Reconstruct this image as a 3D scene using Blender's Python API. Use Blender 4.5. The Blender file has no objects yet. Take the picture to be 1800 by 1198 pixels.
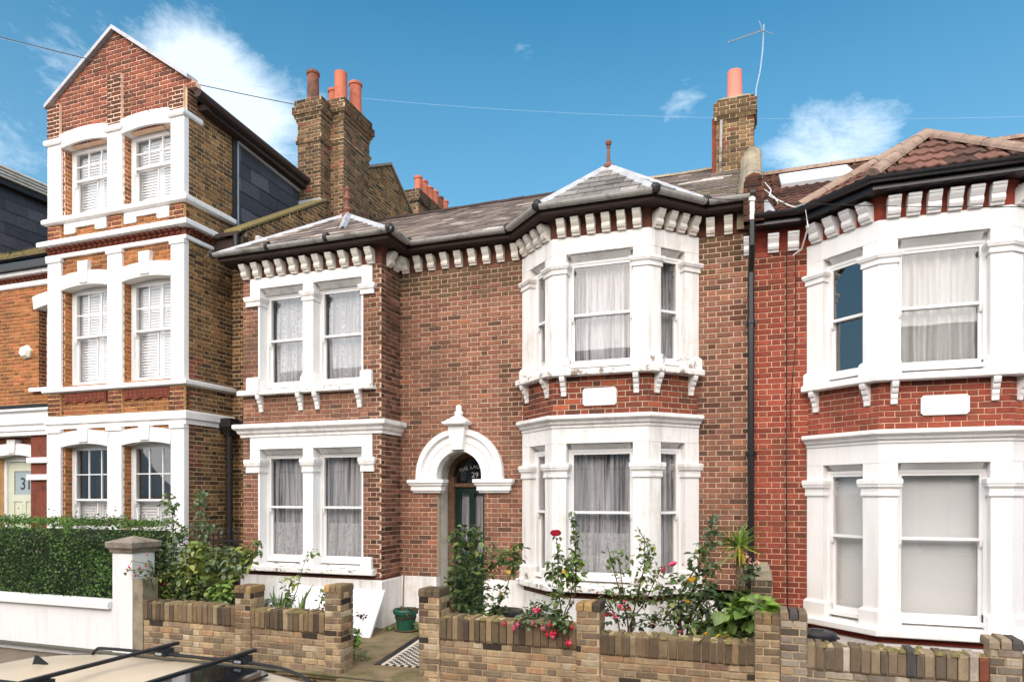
import bpy, bmesh, math, random
from mathutils import Vector, Matrix

R = random.Random(29)
SC = bpy.context.scene
COL = SC.collection

# ------------------------------------------------------------------ camera
F, TH, YH, CH = 1200.0, math.radians(19.5), 870.0, 2.15
cam = bpy.data.cameras.new('camera')
camo = bpy.data.objects.new('camera', cam)
COL.objects.link(camo)
camo.location = (0, 0, CH)
camo.rotation_euler = (math.radians(90), 0, TH)
cam.sensor_width = 36.0
cam.lens = 36.0 * F / 1800.0
cam.shift_x = 0.0
cam.shift_y = (YH - 599.0) / 1800.0
cam.clip_start = 0.05
cam.clip_end = 4000.0
SC.camera = camo

# ------------------------------------------------------------------ sky, sun, exposure
SUN_EL, SUN_AZ = math.radians(32), math.radians(178)      # azimuth: clockwise from +Y, sun behind the camera
world = bpy.data.worlds.new('World')
SC.world = world
world.use_nodes = True
nt = world.node_tree
for n in list(nt.nodes):
    nt.nodes.remove(n)
wo = nt.nodes.new('ShaderNodeOutputWorld')
bg = nt.nodes.new('ShaderNodeBackground')
bg.inputs['Strength'].default_value = 0.11
sky = nt.nodes.new('ShaderNodeTexSky')
sky.sky_type = 'NISHITA'
sky.sun_disc = False
sky.sun_elevation = SUN_EL
sky.sun_rotation = SUN_AZ
sky.air_density = 1.0
sky.dust_density = 3.2
sky.ozone_density = 2.2
tc = nt.nodes.new('ShaderNodeTexCoord')
mp = nt.nodes.new('ShaderNodeMapping')
mp.inputs['Scale'].default_value = (1.0, 1.0, 1.7)
nz = nt.nodes.new('ShaderNodeTexNoise')
nz.inputs['Scale'].default_value = 6.5
nz.inputs['Detail'].default_value = 9
nz.inputs['Roughness'].default_value = 0.69
nz.inputs['Distortion'].default_value = 0.35
nt.links.new(tc.outputs['Generated'], mp.inputs['Vector'])
nt.links.new(mp.outputs['Vector'], nz.inputs['Vector'])


def view_dir(u, v):
    t = (u - 900) / F
    d = Vector((-math.sin(TH) + t * math.cos(TH), math.cos(TH) + t * math.sin(TH), (YH - v) / F))
    return d.normalized()


def wmath(op, a, b=None):
    n = nt.nodes.new('ShaderNodeMath')
    n.operation = op
    for i, x in enumerate((a, b)):
        if x is None:
            continue
        if isinstance(x, (int, float)):
            n.inputs[i].default_value = x
        else:
            nt.links.new(x, n.inputs[i])
    return n.outputs[0]


cloud = None
# soft cumulus banks round the whole horizon sector (also outside the frame), each a lobe of directions
for (u, v, wdt, amp) in ((385, 180, .075, .85), (345, 110, .05, .55), (440, 240, .07, .8), (120, 130, .05, .5), (30, 250, .08, .5), (1470, 250, .06, .62), (1400, 280, .06, .5),
                         (1205, 175, .03, .5), (915, 85, .035, .35), (1540, 230, .04, .5), (260, 300, .06, .4),
                         (-700, 250, .12, .9), (-300, 150, .07, .6), (2300, 200, .11, .9), (2700, 330, .1, .8), (-1800, 350, .13, .8), (3900, 300, .13, .8)):
    dp = nt.nodes.new('ShaderNodeVectorMath')
    dp.operation = 'DISTANCE'
    nt.links.new(tc.outputs['Generated'], dp.inputs[0])
    dp.inputs[1].default_value = view_dir(u, v)
    q = wmath('DIVIDE', dp.outputs['Value'], wdt)
    g = wmath('MULTIPLY', wmath('EXPONENT', wmath('MULTIPLY', wmath('MULTIPLY', q, q), -1.0)), amp)
    cloud = g if cloud is None else wmath('ADD', cloud, g)
cm = wmath('SUBTRACT', wmath('ADD', nz.outputs['Fac'], wmath('MULTIPLY', cloud, .40)), 0.66)
cr = nt.nodes.new('ShaderNodeClamp')
nt.links.new(wmath('MULTIPLY', wmath('MAXIMUM', cm, 0.0), 1.9), cr.inputs[0])
cr.inputs[1].default_value = 0.0
cr.inputs[2].default_value = 0.6
mx = nt.nodes.new('ShaderNodeMix')
mx.data_type = 'RGBA'
nt.links.new(cr.outputs[0], mx.inputs['Factor'])
hs = nt.nodes.new('ShaderNodeHueSaturation')
hs.inputs['Saturation'].default_value = 1.4
hs.inputs['Hue'].default_value = 0.478
hs.inputs['Value'].default_value = 0.95
nt.links.new(sky.outputs['Color'], hs.inputs['Color'])
sx = nt.nodes.new('ShaderNodeSeparateXYZ')
nt.links.new(tc.outputs['Generated'], sx.inputs[0])
hz_ = nt.nodes.new('ShaderNodeMapRange')          # haze thickening towards the horizon, all the way round
hz_.inputs['From Min'].default_value = 0.62
hz_.inputs['From Max'].default_value = 0.05
hz_.inputs['To Max'].default_value = 0.75
nt.links.new(sx.outputs['Z'], hz_.inputs['Value'])
hm = nt.nodes.new('ShaderNodeMix')
hm.data_type = 'RGBA'
nt.links.new(hz_.outputs[0], hm.inputs['Factor'])
nt.links.new(hs.outputs['Color'], hm.inputs['A'])
hm.inputs['B'].default_value = (1.75, 3.2, 4.5, 1)
nt.links.new(hm.outputs['Result'], mx.inputs['A'])
mx.inputs['B'].default_value = (7.2, 7.7, 8.2, 1)
nt.links.new(mx.outputs['Result'], bg.inputs['Color'])
nt.links.new(bg.outputs[0], wo.inputs['Surface'])

sl = bpy.data.lights.new('sun', 'SUN')
sl.energy = 3.2
sl.angle = math.radians(110)
sl.color = (1.0, 0.955, 0.90)
so = bpy.data.objects.new('sun', sl)
COL.objects.link(so)
sdir = Vector((math.sin(SUN_AZ) * math.cos(SUN_EL), math.cos(SUN_AZ) * math.cos(SUN_EL), math.sin(SUN_EL)))
so.rotation_euler = sdir.to_track_quat('Z', 'Y').to_euler()
so.location = (-4, -10, 20)

SC.view_settings.view_transform = 'Standard'
SC.view_settings.look = 'None'
SC.view_settings.gamma = 1.0
SC.view_settings.use_curve_mapping = False
SC.view_settings.exposure = 0.92
SC.render.engine = 'CYCLES'
SC.cycles.max_bounces = 7
SC.cycles.transparent_max_bounces = 12


# ------------------------------------------------------------------ geometry helpers
def at(u, v, Y):
    """point of the plane y=Y seen at photo pixel (u, v)"""
    t = (u - 900) / F
    d = Y / (math.cos(TH) + t * math.sin(TH))
    return Vector((d * (-math.sin(TH) + t * math.cos(TH)), Y, CH + (YH - v) * d / F))


def in_view(p):
    d = -math.sin(TH) * p[0] + math.cos(TH) * p[1]
    if d < .2:
        return False
    u = 900 + F * (math.cos(TH) * p[0] + math.sin(TH) * p[1]) / d
    v = YH - F * (p[2] - CH) / d
    return -10 < u < 1810 and -10 < v < 1208


class Fr:
    """plan frame of a wall face: s runs along, t points outwards"""
    def __init__(self, ox, oy, dx, dy):
        l = math.hypot(dx, dy)
        self.o = (ox, oy)
        self.d = (dx / l, dy / l)
        self.n = (self.d[1], -self.d[0])
        self.len = l
        self.rot = math.atan2(self.d[1], self.d[0])

    def pt(self, s, t, z):
        return Vector((self.o[0] + self.d[0] * s + self.n[0] * t, self.o[1] + self.d[1] * s + self.n[1] * t, z))

    def p2(self, s, t):
        p = self.pt(s, t, 0)
        return (p.x, p.y)


def fr2(a, b):
    return Fr(a[0], a[1], b[0] - a[0], b[1] - a[1])


def offset_path(path, t):
    out = []
    n = len(path)
    ns = []
    for i in range(n - 1):
        dx, dy = path[i + 1][0] - path[i][0], path[i + 1][1] - path[i][1]
        l = math.hypot(dx, dy)
        ns.append((dy / l, -dx / l))
    for i in range(n):
        if i == 0:
            m, k = ns[0], 1.0
        elif i == n - 1:
            m, k = ns[-1], 1.0
        else:
            a, b = ns[i - 1], ns[i]
            mxx, my = a[0] + b[0], a[1] + b[1]
            l = math.hypot(mxx, my)
            m = (mxx / l, my / l)
            k = 1.0 / max(.3, m[0] * a[0] + m[1] * a[1])
        out.append((path[i][0] + m[0] * t * k, path[i][1] + m[1] * t * k))
    return out


class MB:
    def __init__(self):
        self.v, self.f, self.c = [], [], []
        self.cur = None

    def add(self, pts):
        i = len(self.v)
        for p in pts:
            self.v.append((p[0], p[1], p[2]))
            if self.cur is not None:
                self.c.append(self.cur)
        return i

    def poly(self, pts):
        i = self.add(pts)
        self.f.append(tuple(range(i, i + len(pts))))

    def hexa(self, P):
        """eight corners: bottom ring 0-3, top ring 4-7"""
        i = self.add(P)
        for q in ((0, 3, 2, 1), (4, 5, 6, 7), (0, 1, 5, 4), (1, 2, 6, 5), (2, 3, 7, 6), (3, 0, 4, 7)):
            self.f.append(tuple(i + k for k in q))

    def box(self, x0, x1, y0, y1, z0, z1):
        self.hexa([(x0, y0, z0), (x1, y0, z0), (x1, y1, z0), (x0, y1, z0), (x0, y0, z1), (x1, y0, z1), (x1, y1, z1), (x0, y1, z1)])

    def fbox(self, fr, s0, s1, t0, t1, z0, z1):
        self.hexa([fr.pt(s0, t1, z0), fr.pt(s1, t1, z0), fr.pt(s1, t0, z0), fr.pt(s0, t0, z0),
                   fr.pt(s0, t1, z1), fr.pt(s1, t1, z1), fr.pt(s1, t0, z1), fr.pt(s0, t0, z1)])

    def prism(self, poly, z0, z1):
        n = len(poly)
        i = self.add([(p[0], p[1], z0) for p in poly] + [(p[0], p[1], z1) for p in poly])
        for k in range(n):
            j = (k + 1) % n
            self.f.append((i + k, i + j, i + n + j, i + n + k))
        self.f.append(tuple(i + k for k in range(n))[::-1])
        self.f.append(tuple(i + n + k for k in range(n)))

    def loft(self, rings, cap=True, closed=True):
        n = len(rings[0])
        ids = [self.add(r) for r in rings]
        for a, b in zip(ids, ids[1:]):
            for k in range(n if closed else n - 1):
                j = (k + 1) % n
                self.f.append((a + k, a + j, b + j, b + k))
        if cap:
            self.f.append(tuple(ids[0] + k for k in range(n))[::-1])
            self.f.append(tuple(ids[-1] + k for k in range(n)))

    def extr(self, fr, prof, s0, s1):
        """profile of (t, z) pulled along s"""
        self.loft([[fr.pt(s0, t, z) for t, z in prof], [fr.pt(s1, t, z) for t, z in prof]])

    def fprism(self, fr, poly, t0, t1):
        """outline of (s, z) in the face, pulled from t0 to t1"""
        self.loft([[fr.pt(s, t0, z) for s, z in poly], [fr.pt(s, t1, z) for s, z in poly]])

    def sweep(self, path, prof):
        """profile of (t, z) pulled round a plan path with mitred corners"""
        offs = [offset_path(path, t) for t, z in prof]
        self.loft([[(offs[k][i][0], offs[k][i][1], prof[k][1]) for k in range(len(prof))] for i in range(len(path))])

    def tube(self, pts, r, n=6, cap=True):
        pts = [Vector(p) for p in pts]
        rs = r if isinstance(r, (list, tuple)) else [r] * len(pts)
        rings = []
        for i, p in enumerate(pts):
            d = (pts[min(i + 1, len(pts) - 1)] - pts[max(i - 1, 0)]).normalized()
            up = Vector((0, 0, 1)) if abs(d.z) < .9 else Vector((1, 0, 0))
            a = d.cross(up).normalized()
            b = d.cross(a)
            rings.append([p + (a * math.cos(2 * math.pi * k / n) + b * math.sin(2 * math.pi * k / n)) * rs[i] for k in range(n)])
        self.loft(rings, cap)

    def lathe(self, c, prof, n=14):
        self.loft([[(c[0] + r * math.cos(2 * math.pi * k / n), c[1] + r * math.sin(2 * math.pi * k / n), c[2] + z) for k in range(n)] for r, z in prof])

    def mesh(self, name, smooth=False, recalc=True):
        me = bpy.data.meshes.new(name)
        me.from_pydata(self.v, [], self.f)
        if self.c:
            a = me.attributes.new('Col', 'FLOAT_COLOR', 'POINT')
            a.data.foreach_set('color', [x for c in self.c for x in (c[0], c[1], c[2], 1.0)])
        if recalc:
            b = bmesh.new()
            b.from_mesh(me)
            bmesh.ops.recalc_face_normals(b, faces=b.faces)
            b.to_mesh(me)
            b.free()
        if smooth:
            me.polygons.foreach_set('use_smooth', [True] * len(me.polygons))
        return me


ORG = {}


def setp(o, label=None, cat=None, group=None, kind=None):
    if label: o['label'] = label
    if cat: o['category'] = cat
    if group: o['group'] = group
    if kind: o['kind'] = kind
    return o


def thing(name, loc, label, cat, group=None):
    o = bpy.data.objects.new(name, None)
    COL.objects.link(o)
    o.location = loc
    o.empty_display_size = .2
    ORG[o] = Vector(loc)
    return setp(o, label, cat, group)


def build(mb, name, m, parent=None, label=None, kind=None, smooth=False, recalc=True):
    """link the collected shapes as ONE mesh object, built in world coordinates"""
    org = ORG[parent] if parent is not None else Vector((0, 0, 0))
    if org.length > 0:
        mb.v = [(p[0] - org.x, p[1] - org.y, p[2] - org.z) for p in mb.v]
    me = mb.mesh(name, smooth, recalc)
    me.materials.append(m)
    o = bpy.data.objects.new(name, me)
    COL.objects.link(o)
    if parent is not None:
        o.parent = parent
    ORG[o] = org
    setp(o, label, None, None, kind)
    return o


def place(name, me, parent, loc, rot=None, scale=(1, 1, 1), color=None):
    """one more object on shared mesh data"""
    o = bpy.data.objects.new(name, me)
    COL.objects.link(o)
    org = ORG[parent] if parent is not None else Vector((0, 0, 0))
    if parent is not None:
        o.parent = parent
    o.location = Vector(loc) - org
    if rot is not None:
        o.rotation_euler = rot
    o.scale = scale
    if color is not None:
        o.color = (color[0], color[1], color[2], 1)
    ORG[o] = org
    return o


def s2l(c):
    c /= 255.0
    return c / 12.92 if c <= .04045 else ((c + .055) / 1.055) ** 2.4


def rgb(r, g, b, k=1.0):
    """base colour from a colour picked on the thing itself"""
    return (s2l(r) * k, s2l(g) * k, s2l(b) * k)


# ------------------------------------------------------------------ materials
class NT:
    def __init__(self, name):
        self.m = bpy.data.materials.new(name)
        self.m.use_nodes = True
        self.t = self.m.node_tree
        self.b = self.t.nodes['Principled BSDF']
        self.out = self.t.nodes['Material Output']

    def node(self, typ, **kw):
        n = self.t.nodes.new(typ)
        for k, v in kw.items():
            setattr(n, k, v)
        return n

    def link(self, a, b):
        self.t.links.new(a, b)

    def noise(self, scale, detail=4, rough=.6, vec=None, dist=0):
        n = self.node('ShaderNodeTexNoise')
        n.inputs['Scale'].default_value = scale
        n.inputs['Detail'].default_value = detail
        n.inputs['Roughness'].default_value = rough
        n.inputs['Distortion'].default_value = dist
        if vec is None:
            g = self.node('ShaderNodeNewGeometry')
            vec = g.outputs['Position']
        self.link(vec, n.inputs['Vector'])
        return n.outputs['Fac']

    def pos(self, scale=(1, 1, 1)):
        g = self.node('ShaderNodeNewGeometry')
        m = self.node('ShaderNodeMapping')
        m.inputs['Scale'].default_value = scale
        self.link(g.outputs['Position'], m.inputs['Vector'])
        return m.outputs['Vector']

    def ramp(self, fac, stops):
        r = self.node('ShaderNodeValToRGB')
        e = r.color_ramp.elements
        while len(e) < len(stops):
            e.new(.5)
        for q, (p, c) in zip(e, stops):
            q.position = p
            q.color = (c, c, c, 1) if isinstance(c, (int, float)) else (c[0], c[1], c[2], 1)
        self.link(fac, r.inputs['Fac'])
        return r.outputs['Color']

    def mix(self, fac, a, b, typ='MIX'):
        m = self.node('ShaderNodeMix', data_type='RGBA', blend_type=typ)
        for sock, x in (('Factor', fac), ('A', a), ('B', b)):
            if isinstance(x, (int, float)):
                m.inputs[sock].default_value = x if sock == 'Factor' else (x, x, x, 1)
            elif isinstance(x, tuple):
                m.inputs[sock].default_value = (x[0], x[1], x[2], 1)
            else:
                self.link(x, m.inputs[sock])
        return m.outputs['Result']

    def bump(self, h, strength, dist=.01):
        b = self.node('ShaderNodeBump')
        b.inputs['Strength'].default_value = strength
        b.inputs['Distance'].default_value = dist
        self.link(h, b.inputs['Height'])
        self.link(b.outputs['Normal'], self.b.inputs['Normal'])


def mat(name, base, rough=.8, var=.12, scale=6.0, bump=0.0, bscale=60.0, src=None, metal=0.0, spec=.4, dirt=None, dscale=2.5, dlo=.5, dhi=.7, dmax=1.0, streak=None, smax=.35, blotch=None, bevel=0.0):
    """base: colour, or src 'obj'/'attr' to read it from the object or its vertices; dirt: stain colour"""
    n = NT(name)
    if src == 'obj':
        c = n.node('ShaderNodeObjectInfo').outputs['Color']
    elif src == 'attr':
        a = n.node('ShaderNodeAttribute')
        a.attribute_name = 'Col'
        c = a.outputs['Color']
    else:
        c = base
    if var > 0:
        f = n.ramp(n.noise(scale, 6, .65), [(.25, 1 - var), (.75, 1 + var)])
        c = n.mix(1.0, c, f, 'MULTIPLY')
    if dirt is not None:
        c = n.mix(n.ramp(n.noise(dscale, 8, .7), [(dlo, 0.0), (dhi, dmax)]), c, dirt)
    if blotch is not None:
        c = n.mix(n.ramp(n.noise(15, 6, .7), [(.52, 0.0), (.70, .32)]), c, blotch)
    if streak is not None:
        c = n.mix(n.ramp(n.noise(3.2, 7, .72, vec=n.pos((2.2, 2.2, .22))), [(.48, 0.0), (.74, smax)]), c, streak)
    if isinstance(c, tuple):
        n.b.inputs['Base Color'].default_value = (c[0], c[1], c[2], 1)
    else:
        n.link(c, n.b.inputs['Base Color'])
    n.b.inputs['Roughness'].default_value = rough
    n.b.inputs['Metallic'].default_value = metal
    n.b.inputs['Specular IOR Level'].default_value = spec
    if bump > 0:
        n.bump(n.noise(bscale, 5, .6), bump)
    if bevel > 0:
        bv = n.node('ShaderNodeBevel')
        bv.samples = 3
        bv.inputs['Radius'].default_value = bevel
        if bump > 0:
            q = n.b.inputs['Normal'].links[0].from_node
            n.link(bv.outputs['Normal'], q.inputs['Normal'])
        else:
            n.link(bv.outputs['Normal'], n.b.inputs['Normal'])
    return n.m


def glass_mat(name, tint=(1, 1, 1), ior=1.5, add=0.0):
    n = NT(name)
    n.t.nodes.remove(n.b)
    tr = n.node('ShaderNodeBsdfTransparent')
    tr.inputs['Color'].default_value = (*tint, 1)
    gl = n.node('ShaderNodeBsdfGlossy')
    gl.inputs['Roughness'].default_value = .012
    bp = n.node('ShaderNodeBump')
    bp.inputs['Strength'].default_value = .06
    bp.inputs['Distance'].default_value = .02
    n.link(n.noise(1.6, 1, .3), bp.inputs['Height'])
    n.link(bp.outputs['Normal'], gl.inputs['Normal'])
    ge = n.node('ShaderNodeNewGeometry')
    dt = n.node('ShaderNodeVectorMath', operation='DOT_PRODUCT')
    n.link(ge.outputs['Incoming'], dt.inputs[0])
    n.link(ge.outputs['Normal'], dt.inputs[1])

    def op(kind, x, y=None):
        q = n.node('ShaderNodeMath', operation=kind)
        for i, w in enumerate((x, y)):
            if w is None:
                continue
            if isinstance(w, (int, float)):
                q.inputs[i].default_value = w
            else:
                n.link(w, q.inputs[i])
        return q.outputs[0]
    f0 = ((ior - 1) / (ior + 1)) ** 2 + add
    # Schlick reflectance, the same from both sides of the pane
    fac = op('ADD', op('MULTIPLY', op('POWER', op('SUBTRACT', 1.0, op('ABSOLUTE', dt.outputs['Value'])), 5.0), 1 - f0), f0)
    m = n.node('ShaderNodeMixShader')
    n.link(fac, m.inputs['Fac'])
    n.link(tr.outputs[0], m.inputs[1])
    n.link(gl.outputs[0], m.inputs[2])
    n.link(m.outputs[0], n.out.inputs['Surface'])
    return n.m


def net_mat(name, col, open_=.12, lace=0.0, lscale=26.0, folds=0.0):
    """thin curtain cloth; lace > 0 lets a fine flower pattern through"""
    n = NT(name)
    n.b.inputs['Base Color'].default_value = (*col, 1)
    n.b.inputs['Roughness'].default_value = .95
    n.b.inputs['Specular IOR Level'].default_value = .1
    tl = n.node('ShaderNodeBsdfTranslucent')
    tl.inputs['Color'].default_value = (*col, 1)
    m1 = n.node('ShaderNodeMixShader')
    m1.inputs['Fac'].default_value = .3
    n.link(n.b.outputs[0], m1.inputs[1])
    n.link(tl.outputs[0], m1.inputs[2])
    tr = n.node('ShaderNodeBsdfTransparent')
    m2 = n.node('ShaderNodeMixShader')
    if lace > 0:
        f = n.ramp(n.noise(lscale, 3, .5, vec=n.pos((1, 1, .8))), [(.40, open_), (.62, lace)])
        n.link(f, m2.inputs['Fac'])
    else:
        m2.inputs['Fac'].default_value = open_
    if folds > 0:                      # see-through noise streaks put in as the dark gaps between folds
        g = n.ramp(n.noise(17, 3, .55, vec=n.pos((1, 1, .03))), [(.42, 0.0), (.66, folds)])
        if lace > 0:
            q = n.node('ShaderNodeMath', operation='MAXIMUM')
            n.link(f, q.inputs[0])
            n.link(g, q.inputs[1])
            n.link(q.outputs[0], m2.inputs['Fac'])
        else:
            n.link(g, m2.inputs['Fac'])
    n.link(m1.outputs[0], m2.inputs[1])
    n.link(tr.outputs[0], m2.inputs[2])
    n.link(m2.outputs[0], n.out.inputs['Surface'])
    return n.m


def leaf_mat(name, src='obj', gloss=.45):
    n = NT(name)
    if src == 'obj':
        c = n.node('ShaderNodeObjectInfo').outputs['Color']
    else:
        a = n.node('ShaderNodeAttribute')
        a.attribute_name = 'Col'
        c = a.outputs['Color']
    c = n.mix(1.0, c, n.ramp(n.noise(40, 3), [(.3, .8), (.7, 1.2)]), 'MULTIPLY')
    n.link(c, n.b.inputs['Base Color'])
    n.b.inputs['Roughness'].default_value = gloss
    n.b.inputs['Specular IOR Level'].default_value = .5
    tl = n.node('ShaderNodeBsdfTranslucent')
    n.link(n.mix(1.0, c, (1.2, 1.3, .6), 'MULTIPLY'), tl.inputs['Color'])
    m = n.node('ShaderNodeMixShader')
    m.inputs['Fac'].default_value = .25
    n.link(n.b.outputs[0], m.inputs[1])
    n.link(tl.outputs[0], m.inputs[2])
    n.link(m.outputs[0], n.out.inputs['Surface'])
    return n.m


M = {}
GRIME = dict(dirt=rgb(74, 58, 46), dscale=.9, dlo=.47, dhi=.72, dmax=.62, streak=rgb(92, 76, 60), smax=.45, blotch=rgb(70, 56, 46))
M['brick'] = mat('brick_piece', None, .92, .26, 30, .6, 130, src='obj', spec=.15, **GRIME)
M['brick_run'] = mat('brick_run', None, .92, .26, 30, .6, 130, src='attr', spec=.15, **GRIME)
M['mortar29'] = mat('mortar_buff', rgb(208, 184, 156), .95, .18, 9, .3, 120, spec=.1, **GRIME)
M['mortar31'] = mat('mortar_sandy', rgb(206, 164, 116), .95, .25, 9, .4, 120, spec=.1)
M['mortar31side'] = mat('mortar_cream', rgb(226, 204, 164), .95, .18, 5, .3, 120, spec=.1, dirt=rgb(150, 120, 80), dscale=1.2)
M['mortar31gable'] = mat('mortar_pink', rgb(236, 200, 172), .95, .2, 5, .4, 120, spec=.1)
M['mortar27'] = mat('mortar_pale', rgb(222, 186, 156), .95, .2, 9, .4, 120, spec=.1, dirt=rgb(150, 100, 78), dscale=1.3, dmax=.6)
M['mortar_wall'] = mat('mortar_garden', rgb(186, 164, 130), .95, .3, 8, .5, 90, spec=.1, dirt=rgb(104, 92, 68), dscale=2.5)
M['white'] = mat('white_masonry_paint', (.84, .825, .80), .6, .03, 3, .1, 40, spec=.3, streak=rgb(206, 202, 196), smax=.5, bevel=.010)
M['white_old'] = mat('old_white_masonry_paint', (.82, .80, .77), .65, .05, 2.5, .12, 40, spec=.3, dirt=rgb(206, 196, 182), dscale=2.4, dlo=.54, dhi=.76, dmax=.85, streak=rgb(176, 166, 152), smax=.7, bevel=.012)
M['flaky'] = mat('flaking_white_paint', (.78, .76, .72), .8, .1, 6, .8, 26, spec=.2, dirt=rgb(126, 108, 90), dscale=7, dlo=.54, dhi=.6, dmax=.9)
M['dentil_paint'] = mat('cream_weathered_paint', rgb(226, 220, 208), .7, .08, 8, .1, 50, dirt=rgb(178, 160, 138), dscale=6, dlo=.55, dhi=.75)
M['joinery'] = mat('white_gloss_joinery', (.80, .79, .77), .35, .03, 5, spec=.45)
M['glass'] = glass_mat('window_glass', (.945, .945, .95), 1.65, .0)
M['glass_sky'] = glass_mat('boosted_sky_glass', (.42, .42, .42), 1.6, .15)  # reflectance raised and tint darkened so this one pane shows more sky
M['interior'] = mat('dim_room', (.05, .048, .045), .9, .2, 2)  # near-black colour stands in for the dimness of unlit rooms
M['net'] = net_mat('net_curtain', (.78, .78, .775), .05, folds=.75)
M['lace'] = net_mat('lace_curtain', (.80, .80, .795), .02, .38, 26, folds=.5)
M['drape'] = net_mat('white_drape', (.74, .75, .71), .0, folds=.25)
M['blind'] = mat('roller_blind', rgb(226, 226, 221), .9, .03, 220, spec=.1)
M['shutter'] = mat('shutter_white', (.86, .86, .84), .5, .02, 4)
M['slate'] = mat('slate_piece', None, .75, .25, 14, .35, 60, src='obj', spec=.35)
M['slate_run'] = mat('slate_run', None, .75, .25, 14, .35, 60, src='attr', spec=.35)
M['underlay'] = mat('roof_underlay', (.03, .028, .026), .9, .1)
M['lead'] = mat('lead_flashing', rgb(172, 174, 178), .6, .12, 7, .1, 30, spec=.4, dirt=rgb(140, 140, 140), dscale=5)
M['gutter_grey'] = mat('weathered_iron_gutter', rgb(158, 156, 150), .6, .18, 12, .1, 50, dirt=rgb(96, 90, 82), dscale=4, dlo=.52, dhi=.66)
M['iron_dark'] = mat('dark_cast_iron', (.02, .019, .018), .5, .3, 10)
M['black_plastic'] = mat('black_gutter_plastic', (.012, .012, .013), .3, .1, 10, spec=.5)
M['fascia_dark'] = mat('dark_eaves_board', rgb(58, 44, 38), .85, .25, 12)
M['frieze29'] = mat('sooty_red_frieze', rgb(96, 56, 42), .9, .3, 14, .4, 60, dirt=rgb(52, 36, 30), dscale=5)
M['frieze27'] = mat('painted_red_frieze', rgb(132, 54, 36), .85, .18, 14, .3, 60, dirt=rgb(84, 40, 30), dscale=5)
M['finial_brown'] = mat('weathered_finial', rgb(128, 84, 68), .9, .2, 9, .2, 60, dirt=rgb(84, 66, 56), dscale=5)
M['terracotta'] = mat('terracotta', rgb(186, 106, 82), .85, .14, 9, .2, 60, dirt=rgb(120, 72, 56), dscale=5, dlo=.55, dhi=.75)
M['pot_pink'] = mat('pale_terracotta', rgb(222, 130, 112), .85, .06, 9, .1, 60)
M['pot_sooty'] = mat('sooty_terracotta', rgb(136, 84, 66), .9, .2, 9, .2, 60, dirt=rgb(70, 56, 48), dscale=4, dlo=.4, dhi=.6)
M['red_carved'] = mat('moulded_red_brick', rgb(120, 62, 44), .9, .2, 14, .5, 70, dirt=rgb(76, 44, 34), dscale=5)
M['stone'] = mat('grey_coping_stone', rgb(142, 130, 116), .9, .2, 12, .4, 70, dirt=rgb(96, 88, 76), dscale=5)
M['cement'] = mat('weathered_cement', rgb(150, 138, 116), .95, .25, 7, .5, 50, dirt=rgb(92, 84, 66), dscale=3)
M['ridge27'] = mat('concrete_ridge_tile', rgb(150, 128, 112), .92, .22, 9, .5, 60, dirt=rgb(104, 84, 70), dscale=4)
M['tile27'] = mat('concrete_tile_piece', None, .9, .25, 12, .4, 80, src='obj', spec=.2)
M['tile27_run'] = mat('concrete_tile_run', None, .9, .25, 12, .4, 80, src='attr', spec=.2)
M['soil'] = mat('soil', (.035, .026, .018), .95, .4, 9, .8, 30)
M['concrete'] = mat('mossy_concrete', rgb(128, 112, 84), .95, .25, 5, .5, 30, dirt=rgb(86, 84, 44), dscale=2.2, dlo=.48, dhi=.66)
M['paving'] = mat('worn_paving', rgb(122, 108, 92), .92, .22, 6, .4, 60, dirt=rgb(84, 74, 62), dscale=3)
M['asphalt'] = mat('asphalt', (.05, .05, .052), .9, .25, 20, .6, 120)
M['ground'] = mat('ground', (.09, .085, .06), .95, .3, .3, .3, 5)
M['tile_black'] = mat('black_path_tile', (.025, .025, .027), .5, .2, 20)
M['tile_white'] = mat('cream_path_tile', rgb(214, 206, 190), .5, .12, 20)
M['green_paint'] = mat('dark_green_gloss', rgb(22, 46, 38), .3, .1, 8, spec=.5)
M['sage'] = mat('sage_green_paint', rgb(196, 200, 176), .45, .04, 5)
M['brown_wood'] = mat('weathered_brown_wood', rgb(112, 84, 66), .85, .3, 12, .3, 40, dirt=rgb(70, 52, 42), dscale=7)
M['plaster'] = mat('stained_plaster', rgb(205, 200, 188), .9, .1, 5, .2, 40, dirt=rgb(160, 150, 134), dscale=4)
M['letter'] = mat('silver_lettering', rgb(236, 236, 232), .5, .0)
M['ink'] = mat('dark_numerals', rgb(40, 46, 48), .5, .0)
M['frosted'] = mat('frosted_glass', rgb(150, 162, 166), .35, .06, 6, spec=.5)
M['leaf'] = leaf_mat('leaf_piece', 'obj')
M['leaf_run'] = leaf_mat('leaf_run', 'attr')
M['stem_green'] = mat('green_stem', rgb(84, 96, 52), .7, .2, 20)
M['stem_brown'] = mat('woody_stem', rgb(84, 62, 46), .9, .25, 20)
M['petal_red'] = mat('crimson_petal', (.52, .012, .035), .55, .15, 30)
M['petal_pink'] = mat('pink_petal', (.62, .09, .16), .55, .15, 30)
M['petal_apricot'] = mat('apricot_petal', (.72, .38, .28), .55, .12, 30)
M['petal_yellow'] = mat('yellow_petal', (.75, .42, .03), .55, .15, 30)
M['petal_purple'] = mat('purple_petal', (.16, .02, .14), .55, .15, 30)
M['pot_green'] = mat('green_plastic_pot', rgb(34, 84, 66), .45, .08, 6)
M['bin_black'] = mat('black_bin_plastic', (.022, .022, .024), .45, .15, 12, .1, 60)
M['bin_grey'] = mat('grey_bin_plastic', rgb(120, 118, 112), .6, .12, 9)
M['car_paint'] = mat('beige_metallic_paint', rgb(222, 200, 170), .3, .03, 2, spec=.5)
M['car_dark'] = mat('black_car_paint', (.01, .01, .012), .25, .02, 3, spec=.5)
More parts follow.
